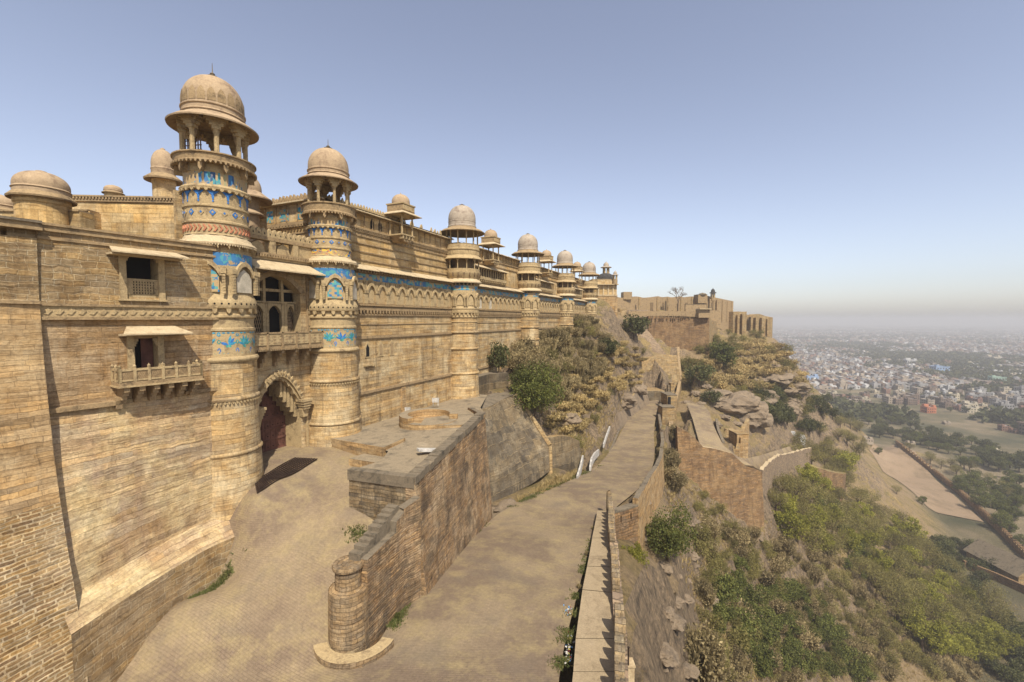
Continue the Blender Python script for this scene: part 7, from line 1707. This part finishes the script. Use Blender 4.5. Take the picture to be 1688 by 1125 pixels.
for i, k in enumerate(HC):
    HP[k] = []
    for j, (w, d, h) in enumerate(((9, 11, 6.2), (7, 8, 3.4), (12, 9, 9.2))):
        me_ = house_mb(i*5+j, w, d, h).build('house', [HM[k], BLACK, HM['grey']]); HP[k].append(me_.data); bpy.data.objects.remove(me_)
rng = random.Random(21); cells = set(); cnt = {}
wts = (['white']*6+['grey']*9+['tan']*8+['brick']*4+['cream']*3+['brown']*10)
def house(x, y, key, s, label=None, group=None, z=None):
    o = bpy.data.objects.new('house', rng.choice(HP[key])); col.objects.link(o); o.location = (x, y, (gz(x, y) if z is None else z)); o.rotation_euler = (0, 0, rng.gauss(.35, .25)+rng.choice((0, R(90)))); o.scale = (s, s, s*rng.uniform(.8, 1.1))
    tag(o, label or 'small %s flat roofed house among the near roofs of the town' % key, 'house', group or '%s houses in the near town' % key); return o
k = 0; tr = 0
while k < 296 and tr < 9000:
    tr += 1; px, py = rng.uniform(1335, 1700), rng.uniform(600, 728)
    lowlim = 668+max(0, (px-1340))*.16
    if py > lowlim: continue
    g_ = atz(px, py, ZP); key = (round(g_.x/13), round(g_.y/13))
    if key in cells or mnoise.noise(Vector((g_.x*.008, g_.y*.008, 5))) < -.32: continue
    cells.add(key); house(g_.x, g_.y, rng.choice(wts), rng.uniform(.6, 1.0)); k += 1
for px, py, key, s, lab in ((1530, 680, 'orange', .85, 'orange red house standing out at the near edge of the town'), (1335, 632, 'blue', 1.5, 'long pale blue building nearest the spur'), (1548, 618, 'blue', 1.7, 'bright pale blue block in the middle of the town'), (1635, 597, 'cream', 2.0, 'large cream block rising in the right part of the town'), (1643, 634, 'green', 1.3, 'pale green house at the right of the town'), (1500, 602, 'white', 1.6, 'bright white house with a wide roof in mid town')):
    g_ = atz(px, py, ZP); house(g_.x, g_.y, key, s, lab, ' '.join(lab.split()[:4]))
# shrine buildings where the lower road leaves
for px, py, d, s, lab in ((1274, 722, 168, .55, 'white shrine building nearest the cliff foot'), (1284, 734, 164, .5, 'small white shrine hut beside the lower road'), (1296, 728, 172, .55, 'white shrine house in the middle under the dark tree'), (1316, 722, 180, .5, 'white shrine wall house farthest along the lower road')):
    q = at(px, py, d); o = house(q.x, q.y, 'white', s, lab, None, q.z-1.5); o['group'] = 'white shrine buildings by the lower road'
for px, py, lab in ((1430, 728, 'grey roofed shed at the top of the sandy field'), (1500, 735, 'pale flat shed by the head of the field wall'), (1450, 712, 'white roofed hut among trees above the sandy field'), (1640, 745, 'cream long building at the right edge before the trees'), (1560, 700, 'tan house standing in the tree belt')):
    g_ = ghit(px, py)
    if g_: o = house(g_.x, g_.y, 'cream' if 'cream' in lab else 'grey', .6, lab); o.data = HP['cream' if 'cream' in lab else 'white' if 'white' in lab else 'tan'][1]; del o['group']
# the rest of the town, too many to count: one mass of houses and one of tree crowns
def mass(name, n, y0, y1, mats, seed, size, hgt, thresh, kind='box'):
    rng = random.Random(seed); b = MB(); k = 0; tr = 0
    while k < n and tr < n*6:
        tr += 1; d = math.exp(rng.uniform(math.log(y0), math.log(y1))); px = rng.uniform(1240, 1760); v = at(px, 530, d); x, y = v.x, v.y
        nn = mnoise.noise(Vector((x*.0032, y*.0032, 5+0))); n2 = mnoise.noise(Vector((x*.012, y*.012, 9)))
        if kind == 'box' and nn+.5*n2 < thresh: continue
        if kind != 'box' and nn+.5*n2 > thresh: continue
        s = size*rng.uniform(.6, 1.5)*(1+d/4000)
        if kind == 'box':
            Mx = frame((x, y, ZP), (math.cos(rng.gauss(.35, .3)), math.sin(.35))); w, e, h = s, s*rng.uniform(.6, 1.3), hgt*rng.choice((.6, 1, 1, 1.6)); m = rng.randrange(len(mats)-1); b.box(Mx, -w/2, w/2, -e/2, e/2, -1, h, m); b.box(Mx, -w*.3, w*.1, -e*.3, e*.2, h, h+2.2, m)
            b.box(Mx, w*.12, w*.32, -e/2-.1, -e/2, h*.3, h*.7, len(mats)-1)
        else:
            for j in range(10):
                c = Vector((x+rng.gauss(0, s*.35), y+rng.gauss(0, s*.35), ZP+hgt*rng.uniform(.25, 1)))
                for q in range(3): leaf(b, c+Vector((rng.gauss(0, .8),)*3), s*.28, rng, 0, .8, 1.2)
        k += 1
    o = b.build(name, mats); tag(o, None, None, None, 'stuff'); return o
mass('town_houses', 8500, 600, 4200, [HM[q] for q in ('white', 'grey', 'tan', 'brown', 'grey', 'brown', 'tan', 'brick')]+[BLACK], 3, 8, 4.5, -.2)
mass('town_trees', 2600, 380, 6000, [L_DARK], 4, 12, 8, -.02, 'tree')
# ------------------------------------------------------------ haze: the dusty air over the plain
hm = bpy.data.materials.new('haze_air'); hm.use_nodes = True; t = hm.node_tree; t.nodes.remove(t.nodes['Principled BSDF'])
pv = t.nodes.new('ShaderNodeVolumePrincipled'); pv.inputs['Density'].default_value = .00042; pv.inputs['Color'].default_value = (.63, .63, .64, 1); pv.inputs['Anisotropy'].default_value = .0
t.links.new(pv.outputs[0], t.nodes['Material Output'].inputs['Volume'])
hb = MB(); hb.box(I4, -33000, 33000, -33000, 33000, -101, 24); hz = hb.build('haze', [hm]); tag(hz, None, None, None, 'stuff')
